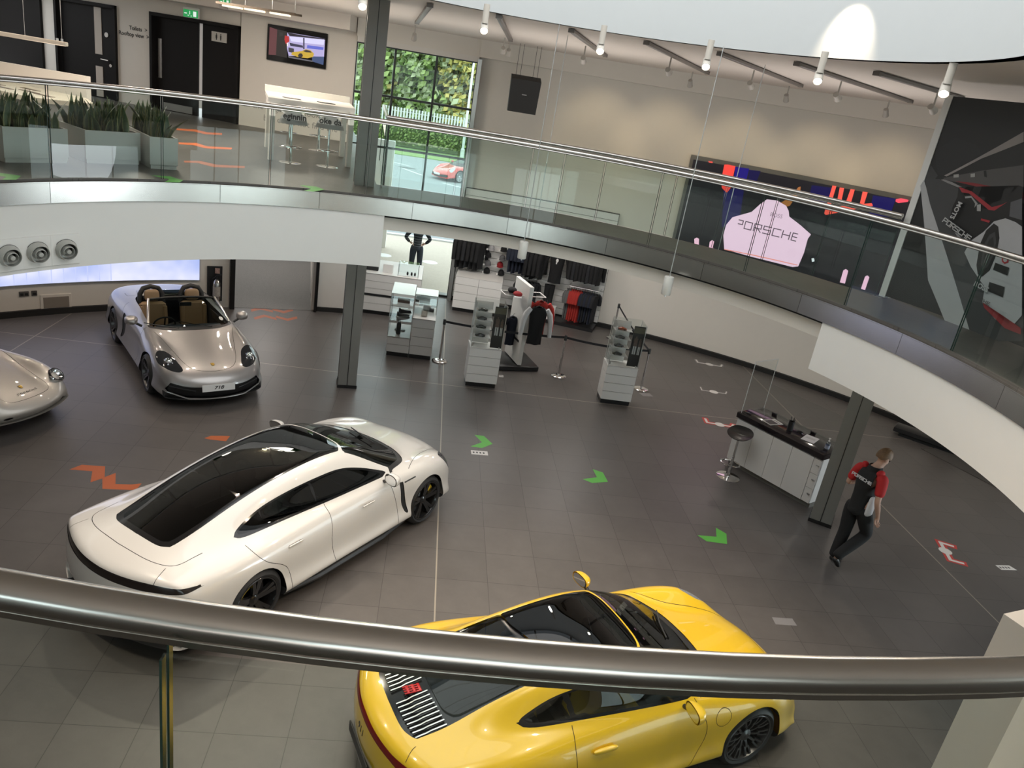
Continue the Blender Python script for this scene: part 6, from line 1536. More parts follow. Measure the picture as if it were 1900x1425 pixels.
for i, (x, y) in enumerate(SPOTS):
    p = Vector((x, y, 6.33)); d = Vector((.3 - x * .6, -1.5 - y * .8 - 2.0, -5.5)).normalized()
    o = thing('ceiling_spot', 'white ceiling spotlight glowing at the edge of the round opening, %s from the left' % ORD[i], 'spotlight', p, 0, 'glowing ceiling spots')
    MB().lathe([(.042, .06), (.042, .30), (0, .30)], seg=20).build('canister', SPW, o); M_ = d.to_track_quat('Z', 'Y').to_matrix().to_4x4()
    MB().lathe([(0, -.10), (.05, -.095), (.056, .02), (.056, .06), (.05, .06), (.048, .03), (0, .03)], seg=24, M=M_).build('head', SPW, o)
    MB().lathe([(0, .058), (.028, .054), (.048, .035)], seg=20, M=M_).build('bulb', BULB, o)
# suspended cylinder lamps on long wires
for r, a, l in ((5.55, 75.1, 'white cylinder pendant hanging on a long wire in front of the bridge, left one'), (5.50, 49.9, 'white cylinder pendant hanging on a long wire in front of the bridge, right one'), (7.45, 75.9, 'thin pendant wire and cylinder behind the bridge, left one'), (7.7, 51.0, 'thin pendant wire and cylinder behind the bridge, right one')):
    z0 = 3.12 if r < 6 else 3.2; o = thing('wire_pendant', l, 'lamp', pol(r, a, z0))
    MB().lathe([(0, 0), (.066, 0), (.072, .01), (.072, .27), (.066, .28), (0, .28)], seg=24).build('cylinder_shade', mat('pendant_white', (.70, .69, .65), .4), o); MB().tube([(0, 0, .28), (0, 0, 6.6 - z0)], .0065, 6).build('wire', ALU, o); MB().tube([(0, 0, -.03), (0, 0, 0)], .012, 8).build('tip', ALU, o)
# loudspeaker
p = pol(12.5, 82.3, 5.12); t = thing('loudspeaker', 'black loudspeaker box hanging on wires in front of the pale upper wall', 'loudspeaker', p, R(82.3 - 90 + 6))
P = [(-.33, -.2, 0), (.33, -.2, 0), (.33, .25, 0), (-.33, .25, 0), (-.35, -.25, .72), (.35, -.25, .72), (.35, .2, .82), (-.35, .2, .82)]
MB().add(P, [(3, 2, 1, 0), (4, 5, 6, 7), (0, 1, 5, 4), (1, 2, 6, 5), (2, 3, 7, 6), (3, 0, 4, 7)]).build('cabinet', mat('speaker_black', (.012, .012, .012), .6), t)
MB().box((0, -.236, .40), (.11, .02, .02)).build('name_badge', mat('badge_grey', (.4, .4, .4), .4), t); mb = MB()
for x in (-.25, -.15, .15, .25): mb.tube([(x, 0, .77), (x, 0, 6.6 - 5.12)], .005, 5)
mb.build('suspension_wires', PLAST, t)
# ------------------------------------------------------------------ lower left wall: light screen, vent, sockets, extinguisher, air nozzles
o = thing('wall_screen', 'long glowing pale blue wall screen behind the silver cars, under the bulkhead', 'screen')
MB().ring(11.36, 11.40, 116.1, 150, .63, 2.35, 60).build('screen_frame', mat('screen_edge_grey', (.4, .4, .42), .4), o)
m = bpy.data.materials.new('pale_blue_display'); m.use_nodes = True; nt = m.node_tree; b_ = nt.nodes['Principled BSDF']; N = nt.nodes
tc = N.new('ShaderNodeTexCoord'); nz = N.new('ShaderNodeTexNoise'); nz.inputs['Scale'].default_value = .9; nz.inputs['Detail'].default_value = 3; nt.links.new(tc.outputs['Object'], nz.inputs['Vector'])
cr = N.new('ShaderNodeValToRGB'); cr.color_ramp.elements[0].position = .35; cr.color_ramp.elements[0].color = (.36, .46, .86, 1); cr.color_ramp.elements[1].position = .62; cr.color_ramp.elements[1].color = (.80, .82, 1.0, 1); nt.links.new(nz.outputs['Fac'], cr.inputs[0])
nt.links.new(cr.outputs[0], b_.inputs['Emission Color']); b_.inputs['Emission Strength'].default_value = .95; b_.inputs['Base Color'].default_value = (.1, .1, .12, 1)
fc = MB().ring(11.345, 11.365, 116.2, 149.9, .645, 2.33, 60).build('screen_face', m, o)
for k in range(9): MB().ring(11.340, 11.346, 125 + 1.1 * k, 125.10 + 1.1 * k, .66, 1.4, 1).build('displayed_line', emis('display_line', (.58, .64, .95), .9), fc)
def on_wall(r, a, z): return pol(r, a, z), R(a + 90)
p, rz = on_wall(11.39, 130.2, .24); t = thing('vent_cover', 'grey rectangular vent cover low on the left wall', 'vent', p, rz); MB().box((0, .0, 0), (.56, .03, .33), bev=.005).build('surround', WALLC, t); MB().box((0, .014, 0), (.46, .02, .22)).build('vent_face', mat('vent_greybrown', (.24, .21, .18), .6), t)
for a, w_, l in ((133.0, .17, 'double silver wall socket on the left wall above the skirting'), (132.1, .10, 'single dark wall socket next to the double socket')):
    p, rz = on_wall(11.39, a, .45); t = thing('wall_socket', l, 'socket', p, rz); MB().box((0, 0, 0), (w_, .02, .10), bev=.004).build('plate', mat('socket_silver', (.16, .15, .14), .35, .7), t)
    mb = MB(); n_ = 2 if w_ > .12 else 1
    for i in range(n_): mb.box(((i - (n_ - 1) / 2) * .08, .010, -.01), (.055, .012, .05), bev=.003)
    mb.build('socket_insert', PLAST, t)
MB_ = MB().ring(11.365, 11.39, 113.75, 115.35, .16, .96, 4).build('niche_panel', BLACK); tag(MB_, 'black recessed panel behind the fire extinguisher by the corridor', 'panel')
t = thing('fire_extinguisher', 'silver fire extinguisher on a black panel beside the corridor entrance', 'fire extinguisher', pol(11.24, 114.45, .20)); 
MB().lathe([(0, 0), (.075, 0), (.08, .02), (.08, .40), (.06, .47), (.03, .50), (0, .50)], seg=24).build('cylinder', mat('extinguisher_steel', (.5, .48, .45), .2, 1.0), t); MB().lathe([(.0805, .12), (.0805, .34)], seg=24).build('label_band', mat('label_cream', (.35, .33, .30), .5, noise=.5, nscale=40), t)
mb = MB(); mb.tube([(0, 0, .50), (0, 0, .58), (.10, -.02, .62)], .016, 8); mb.tube([(0, 0, .56), (-.09, 0, .50), (-.10, 0, .20)], .012, 8); mb.build('valve_and_hose', BLACK, t); MB().box((0, .05, .68), (.10, .01, .12)).build('instruction_card', mat('card_cream_red', (.45, .3, .25), .5, noise=.7, nscale=30), t)
NZ = mat('nozzle_pale_grey', (.46, .46, .43), .45)
for a, l in ((151.7, 'round air nozzle on the white bulkhead, left one at the photo edge'), (148.1, 'round air nozzle on the white bulkhead, middle one'), (144.45, 'round air nozzle on the white bulkhead, right one of the three')):
    p, rz = on_wall(5.755, a, 2.83); t = thing('air_nozzle', l, 'air vent', p, rz, 'air nozzles on the left bulkhead')
    MB().box((0, .005, 0), (.365, .02, .40), bev=.004).build('mounting_plate', FASC, t); aim = (Vector((.12, 1, -.12))).normalized(); M_ = Matrix.Translation((0, .02, 0)) @ aim.to_track_quat('Z', 'Y').to_matrix().to_4x4()
    MB().lathe([(.130, -.03), (.135, .01), (.122, .06), (.112, .085), (.106, .085), (.108, .03)], seg=36, M=M_).build('outer_ring', NZ, t); MB().lathe([(.078, .02), (.070, .095), (.064, .10), (.062, .04)], seg=30, M=M_).build('middle_ring', NZ, t); MB().lathe([(.0, .105), (.028, .10), (.034, .03)], seg=20, M=M_).build('core', NZ, t); MB().lathe([(0, .0), (.14, .0)], seg=30, M=M_).build('throat', mat('nozzle_shadow_grey', (.05, .05, .05), .7), t)
# dark sliding panels in the corridor mouth
MB().box((*pol(11.5, 112.65)[:2], 1.72), (.10, .5, 3.44), R(20)).build('trim_corridor_jamb', DOORB)['kind'] = 'structure'
for k in range(3):
    p = pol(11.5 + .35 * k, 103.25 + .02 * k, 1.72); o = MB().box(p, (.05, .5, 3.44), R(12)).build('door_%d' % (4 + k), DOORB); o['kind'] = 'structure'
ARROW = [[(1.088,5.155),(1.255,5.148),(1.392,4.873),(1.203,4.671),(1.008,4.685),(1.21,4.891)],[(3.049,4.333),(3.211,4.25),(3.238,3.942),(2.96,3.843),(2.815,3.942),(3.077,4.058)],[(4.705,2.832),(4.82,2.684),(4.732,2.399),(4.427,2.419),(4.33,2.564),(4.627,2.571)]]
ARROW_UP = [[(-5.37,3.166),(-5.224,3.185),(-5.074,3.181),(-4.992,2.905),(-5.09,2.785),(-5.145,2.982),(-5.287,3.006)],[(-4.031,4.565),(-3.819,4.705),(-3.588,4.534),(-3.569,4.33),(-3.719,4.182),(-3.752,4.472)],[(-2.178,5.637),(-1.943,5.741),(-1.778,5.559),(-1.896,5.202),(-2.029,5.149),(-1.965,5.431)]]
ZIG = [[(-4.463,2.654),(-4.37,2.812),(-4.074,2.831),(-3.962,2.534),(-4.078,2.384),(-4.174,2.671)],[(-3.985,2.522),(-3.879,2.686),(-3.771,2.4),(-3.58,2.429),(-3.469,2.482),(-3.475,2.305),(-3.669,2.276),(-3.876,2.252)],[(-3.091,3.965),(-3.02,4.069),(-2.751,4.128),(-2.763,3.943),(-2.994,3.942)]]
ZIG_DOOR = [[(-3.974,10.56),(-3.83,10.78),(-3.505,10.677),(-3.462,10.529),(-3.76,10.626),(-3.915,10.388)],[(-3.561,10.863),(-3.264,10.746),(-3.11,11.005),(-3.067,10.854),(-3.228,10.57),(-3.509,10.692)],[(-3.774,10.001),(-3.617,10.295),(-3.318,10.172),(-3.273,10.01),(-3.557,10.129),(-3.718,9.854)],[(-3.363,10.329),(-3.078,10.215),(-2.914,10.465),(-2.873,10.305),(-3.036,10.059),(-3.318,10.172)]]
ZIG_UP = [[(-5.717,10.863),(-5.412,11.209),(-5.123,11.004),(-4.884,11.302),(-4.787,10.922),(-5.061,10.594),(-5.319,10.803),(-5.615,10.572)],[(-4.941,8.582),(-4.724,8.911),(-4.446,8.65),(-4.079,9.018),(-4.018,8.734),(-4.378,8.326),(-4.658,8.529),(-4.856,8.338)],[(-4.165,6.405),(-3.979,6.644),(-3.673,6.489),(-3.296,6.817),(-3.247,6.572),(-3.63,6.18),(-3.942,6.373),(-4.094,6.212)]]
RED_MARK = [[(8.707,2.999),(8.552,3.077),(8.399,2.571),(8.557,2.509)],[(5.905,7.143),(5.888,6.965),(6.396,6.89),(6.451,6.997)]]
PALE_MARK = [[(6.39,9.032),(6.363,8.843),(6.915,8.803),(6.981,8.937)],[(6.898,11.036),(6.884,10.85),(7.463,10.758),(7.536,10.902)]]
FLOOR_LABEL = [[(1.012,4.549),(1.291,4.566),(1.296,4.418),(1.018,4.402)],[(4.761,0.764),(5.036,0.772),(5.041,0.635),(4.754,0.626)],[(9.138,2.548),(9.399,2.581),(9.449,2.46),(9.159,2.428)],[(4.728,8.179),(4.986,8.235),(5.029,8.065),(4.798,8.025)],[(1.685,8.237),(1.78,8.26),(1.779,8.136),(1.682,8.126)]]
def decal(name, poly, m, label, cat, group=None, z=0.0, h=.0012):
    c = Vector((sum(p[0] for p in poly) / len(poly), sum(p[1] for p in poly) / len(poly), z))
    o = MB().prism([(x - c.x, y - c.y) for x, y in poly], .0008, h).build(name, m); o.location = c
    return tag(o, label, cat, group)
GREENV = mat('green_floor_vinyl', (.10, .42, .06), .5, noise=.03); ORANV = mat('orange_floor_vinyl', (.44, .105, .03), .5, noise=.03)
REDV = mat('red_floor_vinyl', (.50, .05, .045), .5); WHV = mat('white_floor_vinyl', (.66, .64, .62), .5); GRV = mat('grey_floor_vinyl', (.22, .21, .21), .5)
for p, l in zip(ARROW, ('green floor arrow beside the nose of the white saloon', 'middle one of the three green floor arrows on the open ground floor', 'green floor arrow nearest the white reception desk and column')):
    decal('floor_arrow', p, GREENV, l, 'floor arrow', 'green arrows on the ground floor')
for p, l in zip(ARROW_UP, ('green floor arrow on the upper landing in front of the widest planter', 'green floor arrow on the upper landing in front of the narrow end planter', 'green floor arrow on the upper landing in front of the bar table')):
    decal('floor_arrow', p, GREENV, l, 'floor arrow', 'green arrows on the upper landing', UF)
for p, l in zip(ZIG, ('orange floor chevron, upper half of the zigzag left of the white saloon', 'orange floor chevron partly hidden under the tail side of the white saloon', 'tip of an orange floor chevron showing beyond the roof of the white saloon')):
    decal('floor_chevron', p, ORANV, l, 'floor chevron', 'orange chevrons beside the white saloon')
for p, l in zip(ZIG_DOOR, ('orange chevron at the corridor entrance, far row, on the left', 'orange chevron at the corridor entrance, far row, on the right', 'orange chevron at the corridor entrance, near row, on the left', 'orange chevron at the corridor entrance, near row, on the right')):
    decal('floor_chevron', p, ORANV, l, 'floor chevron', 'orange chevrons at the corridor entrance')
for p, l in zip(ZIG_UP, ('thin orange zigzag on the upper landing closest to the black doors', 'thin orange zigzag on the upper landing, middle of three', 'thin orange zigzag on the upper landing nearest the balcony edge')):
    decal('floor_chevron', p, ORANV, l, 'floor chevron', 'orange zigzags on the upper landing', UF)
def bracket(name, pl, m_out, m_in, label, grp, w0=.11, w1=.045):
    c = sum((Vector((x, y, 0)) for x, y in pl), Vector()) / len(pl)
    def strip(w, z0, z1):
        mb = MB(); P = [Vector((x, y, 0)) - c for x, y in pl]; L_, R_ = [], []
        for i, p in enumerate(P):
            d0 = (P[i] - P[i - 1]).normalized() if i else (P[1] - P[0]).normalized(); d1 = (P[i + 1] - P[i]).normalized() if i < len(P) - 1 else d0
            n = Vector((-(d0 + d1).y, (d0 + d1).x, 0)).normalized(); k = w / 2 / max(.4, n.dot(Vector((-d0.y, d0.x, 0)))); e = (-d0 * w / 2 if i == 0 else (d1 * w / 2 if i == len(P) - 1 else Vector()))
            L_.append(p + n * k + e); R_.append(p - n * k + e)
        q = L_ + R_[::-1]; return mb.prism([(v.x, v.y) for v in q], z0, z1)
    o = strip(w0, .0008, .0014).build(name, m_out); o.location = c; tag(o, label, 'floor sticker', grp)
    strip(w1, .0014, .002).build('white_line', m_in, o)
    m = sum((Vector((x, y, 0)) for x, y in pl[1:3]), Vector()) / 2 - c
    MB().lathe([(0, .0026), (.10, .0026), (.10, .0014)], (m.x, m.y, 0), seg=24).build('round_badge', m_in, o)
bracket('distance_marker', RED_MARK[0], REDV, WHV, 'red bracket floor sticker in the open floor to the right of the walking man', None, .14, .055)
bracket('distance_marker', RED_MARK[1], REDV, WHV, 'red bracket floor sticker behind the black bar stool at the desk', None, .13, .05)
bracket('distance_marker', PALE_MARK[0], GRV, WHV, 'faded grey bracket floor sticker nearer the reception desk screen', None, .05, .02)
bracket('distance_marker', PALE_MARK[1], GRV, WHV, 'faded grey bracket floor sticker close to the far wall', None, .10, .04)
for p, l, m in zip(FLOOR_LABEL, ('small white floor label under the farthest green floor arrow', 'grey rectangular floor label in front of the yellow car nose', 'white floor label near the red bracket sticker at the photo edge', 'grey floor label behind the second display kiosk by the barrier post', 'small white floor label beside the first display kiosk base'), (WHV, GRV, WHV, GRV, WHV)):
    o = decal('floor_label', p, m, l, 'floor label')
    if m is WHV:
        a = Vector((*p[0], 0)); b = Vector((*p[1], 0)); c = Vector((*p[3], 0)); mb = MB()
        for i in range(4): 
            q = a + (b - a) * (.15 + .2 * i) + (c - a) * .5; mb.box((q.x - o.location.x, q.y - o.location.y, .0016), ((b - a).length * .1, (c - a).length * .35, .0008), math.atan2((b - a).y, (b - a).x))
        mb.build('lettering', PLAST, o)
# flat printed / displayed shapes: (colour, outline as (arc length, height) on the surface)
POSTER = [((0.022,0.022,0.024),[(3.318,5.738),(3.097,5.93),(2.801,5.89),(2.694,5.795),(3.077,5.461),(3.169,5.465)]),((0.05,0.05,0.052),[(3.348,5.501),(3.32,5.573),(3.163,5.449),(3.18,5.397),(3.301,5.375)]),((0.3,0.27,0.26),[(3.077,5.461),(2.763,5.707),(2.268,6.105),(2.221,5.993),(2.671,5.736),(3.039,5.457)]),((0.085,0.08,0.08),[(3.083,5.43),(2.584,5.608),(2.114,5.74),(1.933,5.319),(2.644,5.409),(3.04,5.413)]),((0.35,0.34,0.33),[(2.953,5.493),(2.889,5.512),(2.874,5.474),(2.94,5.458)]),((0.35,0.34,0.33),[(2.735,5.54),(2.682,5.555),(2.665,5.513),(2.719,5.5)]),((0.012,0.012,0.012),[(2.581,5.601),(2.551,5.61),(2.511,5.534),(2.546,5.536)]),((0.22,0.02,0.025),[(2.898,5.421),(2.657,5.441),(1.986,5.442),(1.951,5.361),(2.465,5.4),(2.787,5.412)]),((0.26,0.25,0.25),[(3.108,5.401),(3.06,5.417),(2.15,5.309),(2.221,5.233),(2.759,5.34)]),((0.02,0.02,0.02),[(2.966,5.409),(2.777,5.385),(2.14,5.326),(2.149,5.306),(2.807,5.372)]),((0.055,0.055,0.058),[(3.31,5.374),(3.111,5.409),(2.753,5.325),(1.811,5.038),(1.262,3.828),(2.173,3.5),(3.135,5.086)]),((0.42,0.42,0.43),[(3.341,5.284),(3.319,5.364),(3.257,5.282),(3.127,5.088),(2.857,4.755),(2.116,3.868),(1.884,3.596),(2.144,3.501),(2.787,4.141),(3.092,4.787)]),((0.3,0.3,0.31),[(2.711,4.856),(2.689,4.869),(2.492,4.724),(2.505,4.687)]),((0.01,0.01,0.011),[(2.821,5.361),(2.735,5.28),(2.683,5.241),(2.612,5.286),(2.442,5.174),(2.261,5.163),(2.162,5.338),(2.065,5.507),(2.012,5.501),(1.823,5.066),(2.011,5.104),(2.186,5.068),(2.279,4.952),(2.307,4.849),(2.454,4.766),(2.699,4.825),(2.79,4.939),(2.806,5.118),(2.79,5.237)]),((0.33,0.025,0.035),[(2.818,5.362),(2.63,5.339),(2.297,5.206),(2.181,5.26),(2.123,5.306),(2.248,5.173),(2.324,5.166),(2.653,5.308),(2.754,5.305)]),((0.3,0.3,0.3),[(2.692,5.263),(2.612,5.286),(2.493,5.212),(2.529,5.125),(2.63,5.153)]),((0.01,0.01,0.011),[(2.683,5.241),(2.603,5.264),(2.526,5.206),(2.506,5.113),(2.603,5.11)]),((0.36,0.36,0.36),[(2.495,5.196),(2.449,5.213),(2.416,5.132),(2.466,5.125)]),((0.33,0.025,0.035),[(2.374,5.052),(2.248,5.047),(2.255,5.021),(2.373,5.028)]),((0.1,0.1,0.11),[(2.08,5.307),(1.957,5.375),(1.854,5.136),(2.029,5.147)]),((0.42,0.42,0.43),[(2.398,4.763),(2.277,4.904),(2.196,5.05),(2.067,5.116),(1.923,5.099),(1.823,5.066),(1.39,4.104),(1.458,3.938),(1.703,3.954),(1.948,4.091),(1.992,4.277),(2.118,4.356),(2.274,4.463),(2.426,4.607)]),((0.014,0.014,0.015),[(2.206,4.498),(2.264,4.745),(2.25,4.926),(2.187,5.028),(2.115,5.004),(2.044,4.877),(2.003,4.68),(2.009,4.485),(2.075,4.385),(2.145,4.398)]),((0.05,0.05,0.052),[(2.154,4.528),(2.209,4.742),(2.188,4.884),(2.131,4.937),(2.065,4.825),(2.037,4.655),(2.052,4.522),(2.098,4.461)]),((0.02,0.02,0.021),[(2.134,4.566),(2.172,4.719),(2.162,4.834),(2.126,4.875),(2.082,4.789),(2.065,4.665),(2.076,4.565),(2.101,4.509)]),((0.35,0.03,0.04),[(1.919,4.669),(1.877,4.696),(1.823,4.681),(1.814,4.632),(1.856,4.606),(1.9,4.626)]),((0.42,0.42,0.43),[(1.893,4.663),(1.87,4.678),(1.838,4.667),(1.837,4.639),(1.861,4.627),(1.885,4.64)]),((0.012,0.012,0.013),[(1.974,4.591),(1.773,4.58),(1.759,4.488),(1.967,4.504)]),((0.012,0.012,0.013),[(1.952,4.354),(1.734,4.351),(1.708,4.23),(1.932,4.245)]),((0.28,0.03,0.035),[(1.932,4.096),(1.48,3.946),(1.326,3.966),(1.294,3.897),(1.53,3.897),(1.89,4.042)])]
POSTER_EDGE = [(3.408,6.429),(3.372,3.752),(3.338,6.435),(3.295,3.776),(2.393,6.389),(1.25,3.786)]
LED = [((0.01,0.004,0.16),[(14.248,4.71),(13.913,4.727),(13.908,4.245),(14.175,4.193)]),((0.008,0.006,0.075),[(14.385,4.152),(13.908,4.245),(13.825,3.459),(14.201,3.251)]),((0.005,0.003,0.05),[(13.905,4.698),(13.635,4.719),(13.674,4.412),(13.85,4.378)]),((0.85,0.06,0.045),[(14.513,4.713),(14.415,4.731),(14.344,4.298),(14.299,4.306),(14.344,4.723),(14.246,4.726),(14.228,4.213),(14.287,4.078),(14.437,4.172),(14.497,4.345)]),((0.7,0.08,0.06),[(14.909,4.727),(14.8,4.731),(14.799,4.692),(14.888,4.694)]),((0.006,0.004,0.06),[(12.411,4.629),(11.954,4.661),(11.984,4.277),(12.389,4.252)]),((0.006,0.004,0.08),[(11.051,4.672),(10.567,4.702),(10.572,4.296),(11.004,4.257)]),((0.9,0.1,0.07),[(11.961,4.711),(11.873,4.714),(11.875,4.301),(11.898,4.202),(11.595,4.331),(11.027,4.508),(10.984,4.46),(11.582,4.194),(11.916,4.049),(11.96,4.077)]),((0.9,0.1,0.07),[(11.793,4.698),(11.696,4.706),(11.673,4.444),(11.766,4.439)]),((0.9,0.1,0.07),[(11.555,4.712),(11.463,4.716),(11.457,4.302),(11.573,4.306)]),((0.9,0.1,0.07),[(11.286,4.709),(11.177,4.717),(11.177,4.448),(11.268,4.452)]),((0.9,0.08,0.12),[(10.563,4.689),(10.468,4.731),(10.306,4.729),(10.306,4.687),(10.487,4.622),(10.553,4.641)]),((0.35,0.13,0.04),[(12.98,4.114),(12.788,4.288),(12.692,4.529),(12.64,4.554),(12.614,4.412),(12.695,4.277),(12.76,4.085),(12.837,4.038)]),((0.95,0.62,0.8),[(14.008,2.75),(14.115,3.078),(14.111,3.334),(14.006,3.545),(13.592,3.763),(13.436,3.989),(13.318,4.12),(13.078,4.139),(12.845,4.067),(12.756,3.965),(12.705,3.84),(12.411,3.709),(12.109,3.551),(12.15,3.436),(12.143,3.101),(12.183,2.766),(12.307,2.719),(13.311,2.722)]),((0.95,0.3,0.25),[(14.009,2.756),(13.327,2.782),(12.208,2.8),(12.209,2.781),(13.321,2.758),(14.005,2.737)]),((1,0.55,0.72),[(14.794,2.832),(14.741,2.882),(14.676,2.858),(14.648,2.717),(14.758,2.709)]),((1,0.55,0.72),[(14.399,2.848),(14.349,2.904),(14.289,2.873),(14.278,2.703),(14.385,2.712)]),((1,0.55,0.75),[(11.167,2.94),(11.122,2.982),(11.06,2.953),(11.044,2.655),(11.162,2.652)]),((1,0.55,0.75),[(10.668,2.925),(10.629,2.965),(10.573,2.936),(10.576,2.635),(10.67,2.639)]),((0.8,0.8,0.85),[(11.938,3.023),(11.884,3.043),(11.851,2.975),(11.903,2.946)])]
LED_FRAME = [(15.355,4.788),(10.2,4.81)]
TV = [((0.1,0.03,0.035),[(0.687,6.072),(0.884,6.043),(0.9,5.476),(0.697,5.455)]),((0.008,0.007,0.007),[(0.884,6.043),(1.114,6.038),(1.143,5.453),(0.878,5.463)]),((0.02,0.018,0.02),[(0.941,5.991),(1.028,5.995),(1.032,5.925),(0.946,5.901)]),((0.4,0.36,0.62),[(1.125,6.02),(2.033,6.02),(2.05,5.615),(1.185,5.501),(1.132,5.676)]),((0.01,0.008,0.02),[(1.125,6.02),(1.508,6.009),(2.033,6.02),(2.035,5.995),(1.511,5.969),(1.184,5.948)]),((0.62,0.6,0.85),[(1.184,5.933),(2.013,5.997),(2.01,5.875),(1.605,5.852),(1.233,5.835)]),((0.02,0.02,0.06),[(1.192,5.798),(1.51,5.786),(1.524,5.738),(1.217,5.73)]),((0.1,0.12,0.55),[(1.619,5.813),(2.013,5.824),(2.007,5.762),(1.612,5.741)]),((0.02,0.02,0.06),[(1.511,5.959),(1.544,5.964),(1.559,5.712),(1.526,5.707)]),((0.4,0.012,0.015),[(1.075,5.941),(1.173,5.937),(1.19,5.828),(1.106,5.754),(1.068,5.849)]),((0.8,0.75,0.75),[(1.126,5.787),(1.159,5.793),(1.163,5.712),(1.136,5.708)]),((0.03,0.03,0.04),[(1.175,5.693),(1.307,5.683),(1.313,5.582),(1.18,5.592)]),((0.03,0.06,0.16),[(1.754,5.579),(2.061,5.617),(2.051,5.43),(1.761,5.467)]),((0.5,0.33,0.03),[(1.249,5.541),(1.268,5.596),(1.507,5.663),(1.591,5.718),(1.713,5.706),(1.794,5.647),(1.777,5.572),(1.647,5.521),(1.427,5.508)]),((0.03,0.02,0.02),[(1.528,5.667),(1.603,5.704),(1.703,5.694),(1.738,5.659),(1.596,5.647)]),((0.015,0.012,0.015),[(1.413,5.557),(1.455,5.604),(1.51,5.603),(1.535,5.555),(1.493,5.508),(1.427,5.508)]),((0.1,0.1,0.12),[(1.174,5.499),(1.804,5.484),(1.762,5.457),(1.198,5.461)])]
TV_RECT = [(0.665,6.119),(2.057,6.115),(2.07,5.358),(0.677,5.361)]
def art_layer(items, place, parent, make_mat, name):
    """flat shapes in (arc, height); cut in strips so they follow the curve; place(s, z, off) -> point"""
    for k, (c, pts) in enumerate(items):
        bm = bmesh.new(); vs = [bm.verts.new((x, y, 0)) for x, y in pts]
        try: bm.faces.new(vs)
        except ValueError: continue
        bmesh.ops.triangulate(bm, faces=bm.faces[:])
        x0 = min(p[0] for p in pts); x1 = max(p[0] for p in pts); n = int((x1 - x0) / .10)
        for i in range(1, n + 1):
            bmesh.ops.bisect_plane(bm, geom=bm.verts[:] + bm.edges[:] + bm.faces[:], plane_co=(x0 + i * .10, 0, 0), plane_no=(1, 0, 0))
        for v in bm.verts: v.co = place(v.co.x, v.co.y, .002 + .0016 * k)
        me = bpy.data.meshes.new(name); bm.to_mesh(me); bm.free(); me.materials.append(make_mat(c))
        o = bpy.data.objects.new(name, me); COL.objects.link(o); o.parent = parent
def cyl_place(r): return lambda s, z, off: Vector(((r - off) * math.cos(s / r), (r - off) * math.sin(s / r), z))
def cyl_frame(r, s, z, off, up=(0, 0, 1), ang=0):
    a = s / r; p = Vector(((r - off) * math.cos(a), (r - off) * math.sin(a), z)); n = Vector((-math.cos(a), -math.sin(a), 0)); x = Vector((math.sin(a), -math.cos(a), 0))
    M_ = frame(p, x, None, n)
    return M_ @ Matrix.Rotation(ang, 4, 'Z')
def pm(c): return mat('print_%02x%02x%02x' % tuple(int(x * 255) for x in c), c, .38, noise=.06, nscale=9)
def em(c): return emis('led_%02x%02x%02x' % tuple(int(min(1, x) * 255) for x in c), c, 1.0)
# --- curved poster board at the right end of the bridge
ps = thing('poster_board', 'tall curved poster of a white electric racing car in a dark tunnel', 'poster')
MB().ring(7.10, 7.19, 3, 27.45, 3.76, 6.42, 30).build('board', pm((.018, .018, .019)), ps)
MB().ring(7.085, 7.20, 26.75, 27.5, 3.74, 6.43, 2).build('white_edge', WHITE, ps)
art_layer(POSTER, cyl_place(7.10), ps, pm, 'printed_shape')
mb = MB(); wide_letters(mb, 'PORSCHE', .055, .05, .018, .012, cyl_frame(7.1, 2.62, 4.86, .062, ang=R(-19))); mb.build('lettering', pm((.5, .5, .5)), ps)
text('MOTS', .085, pm((.5, .5, .5)), ps, cyl_frame(7.1, 2.72, 5.08, .062, ang=R(-100)), wide=1.0, bold=.002)
text('BOSS', .085, pm((.5, .5, .5)), ps, cyl_frame(7.1, 2.02, 4.27, .062, ang=R(-8)), wide=1.1, bold=.002)
mb = MB(); wide_letters(mb, 'PORSCHE', .035, .035, .016, .006, cyl_frame(7.1, 2.00, 4.13, .062, ang=R(-8))); mb.build('lettering', pm((.03, .03, .03)), ps)
# --- big LED wall behind the bridge
led = thing('led_screen', 'huge wall screen showing a pale pink jacket and red neon on black', 'screen')
MB().ring(13.725, 13.79, 42.2, 64.2, 2.56, 4.80, 24).build('screen_housing', mat('screen_frame_grey', (.16, .16, .15), .4), led)
MB().ring(13.70, 13.735, 42.3, 63.85, 2.60, 4.70, 24).build('screen_face', emis('led_dark', (.010, .009, .012), 1.0), led)
art_layer(LED, cyl_place(13.70), led, em, 'screen_shape')
mb = MB(); wide_letters(mb, 'PORSCHE', .17, .17, .06, .022, cyl_frame(13.7, 13.12, 3.42, .04, ang=R(-1))); mb.build('lettering', emis('led_ink', (.10, .06, .09), 1.0), led)
text('BOSS', .13, emis('led_ink2', (.35, .22, .30), 1.0), led, cyl_frame(13.7, 13.0, 3.80, .04), wide=1.0)
# --- wall television
tv = thing('television', 'wall television showing a yellow sports car at a motor show, above the bar table', 'television')
def tvp(s, z, off): p = A1 + dv * s + nv * (.07 + off); return Vector((p.x, p.y, z))
c = tvp(1.368, 5.738, -.035); MB().box(c, (1.44, .06, .80), math.atan2(dv.y, dv.x), bev=.01).build('housing', BLKG, tv)
art_layer([(c_, [(min(max(s, .70), 2.035), min(max(z, 5.395), 6.08)) for s, z in p]) for c_, p in TV], tvp, tv, em, 'screen_shape')
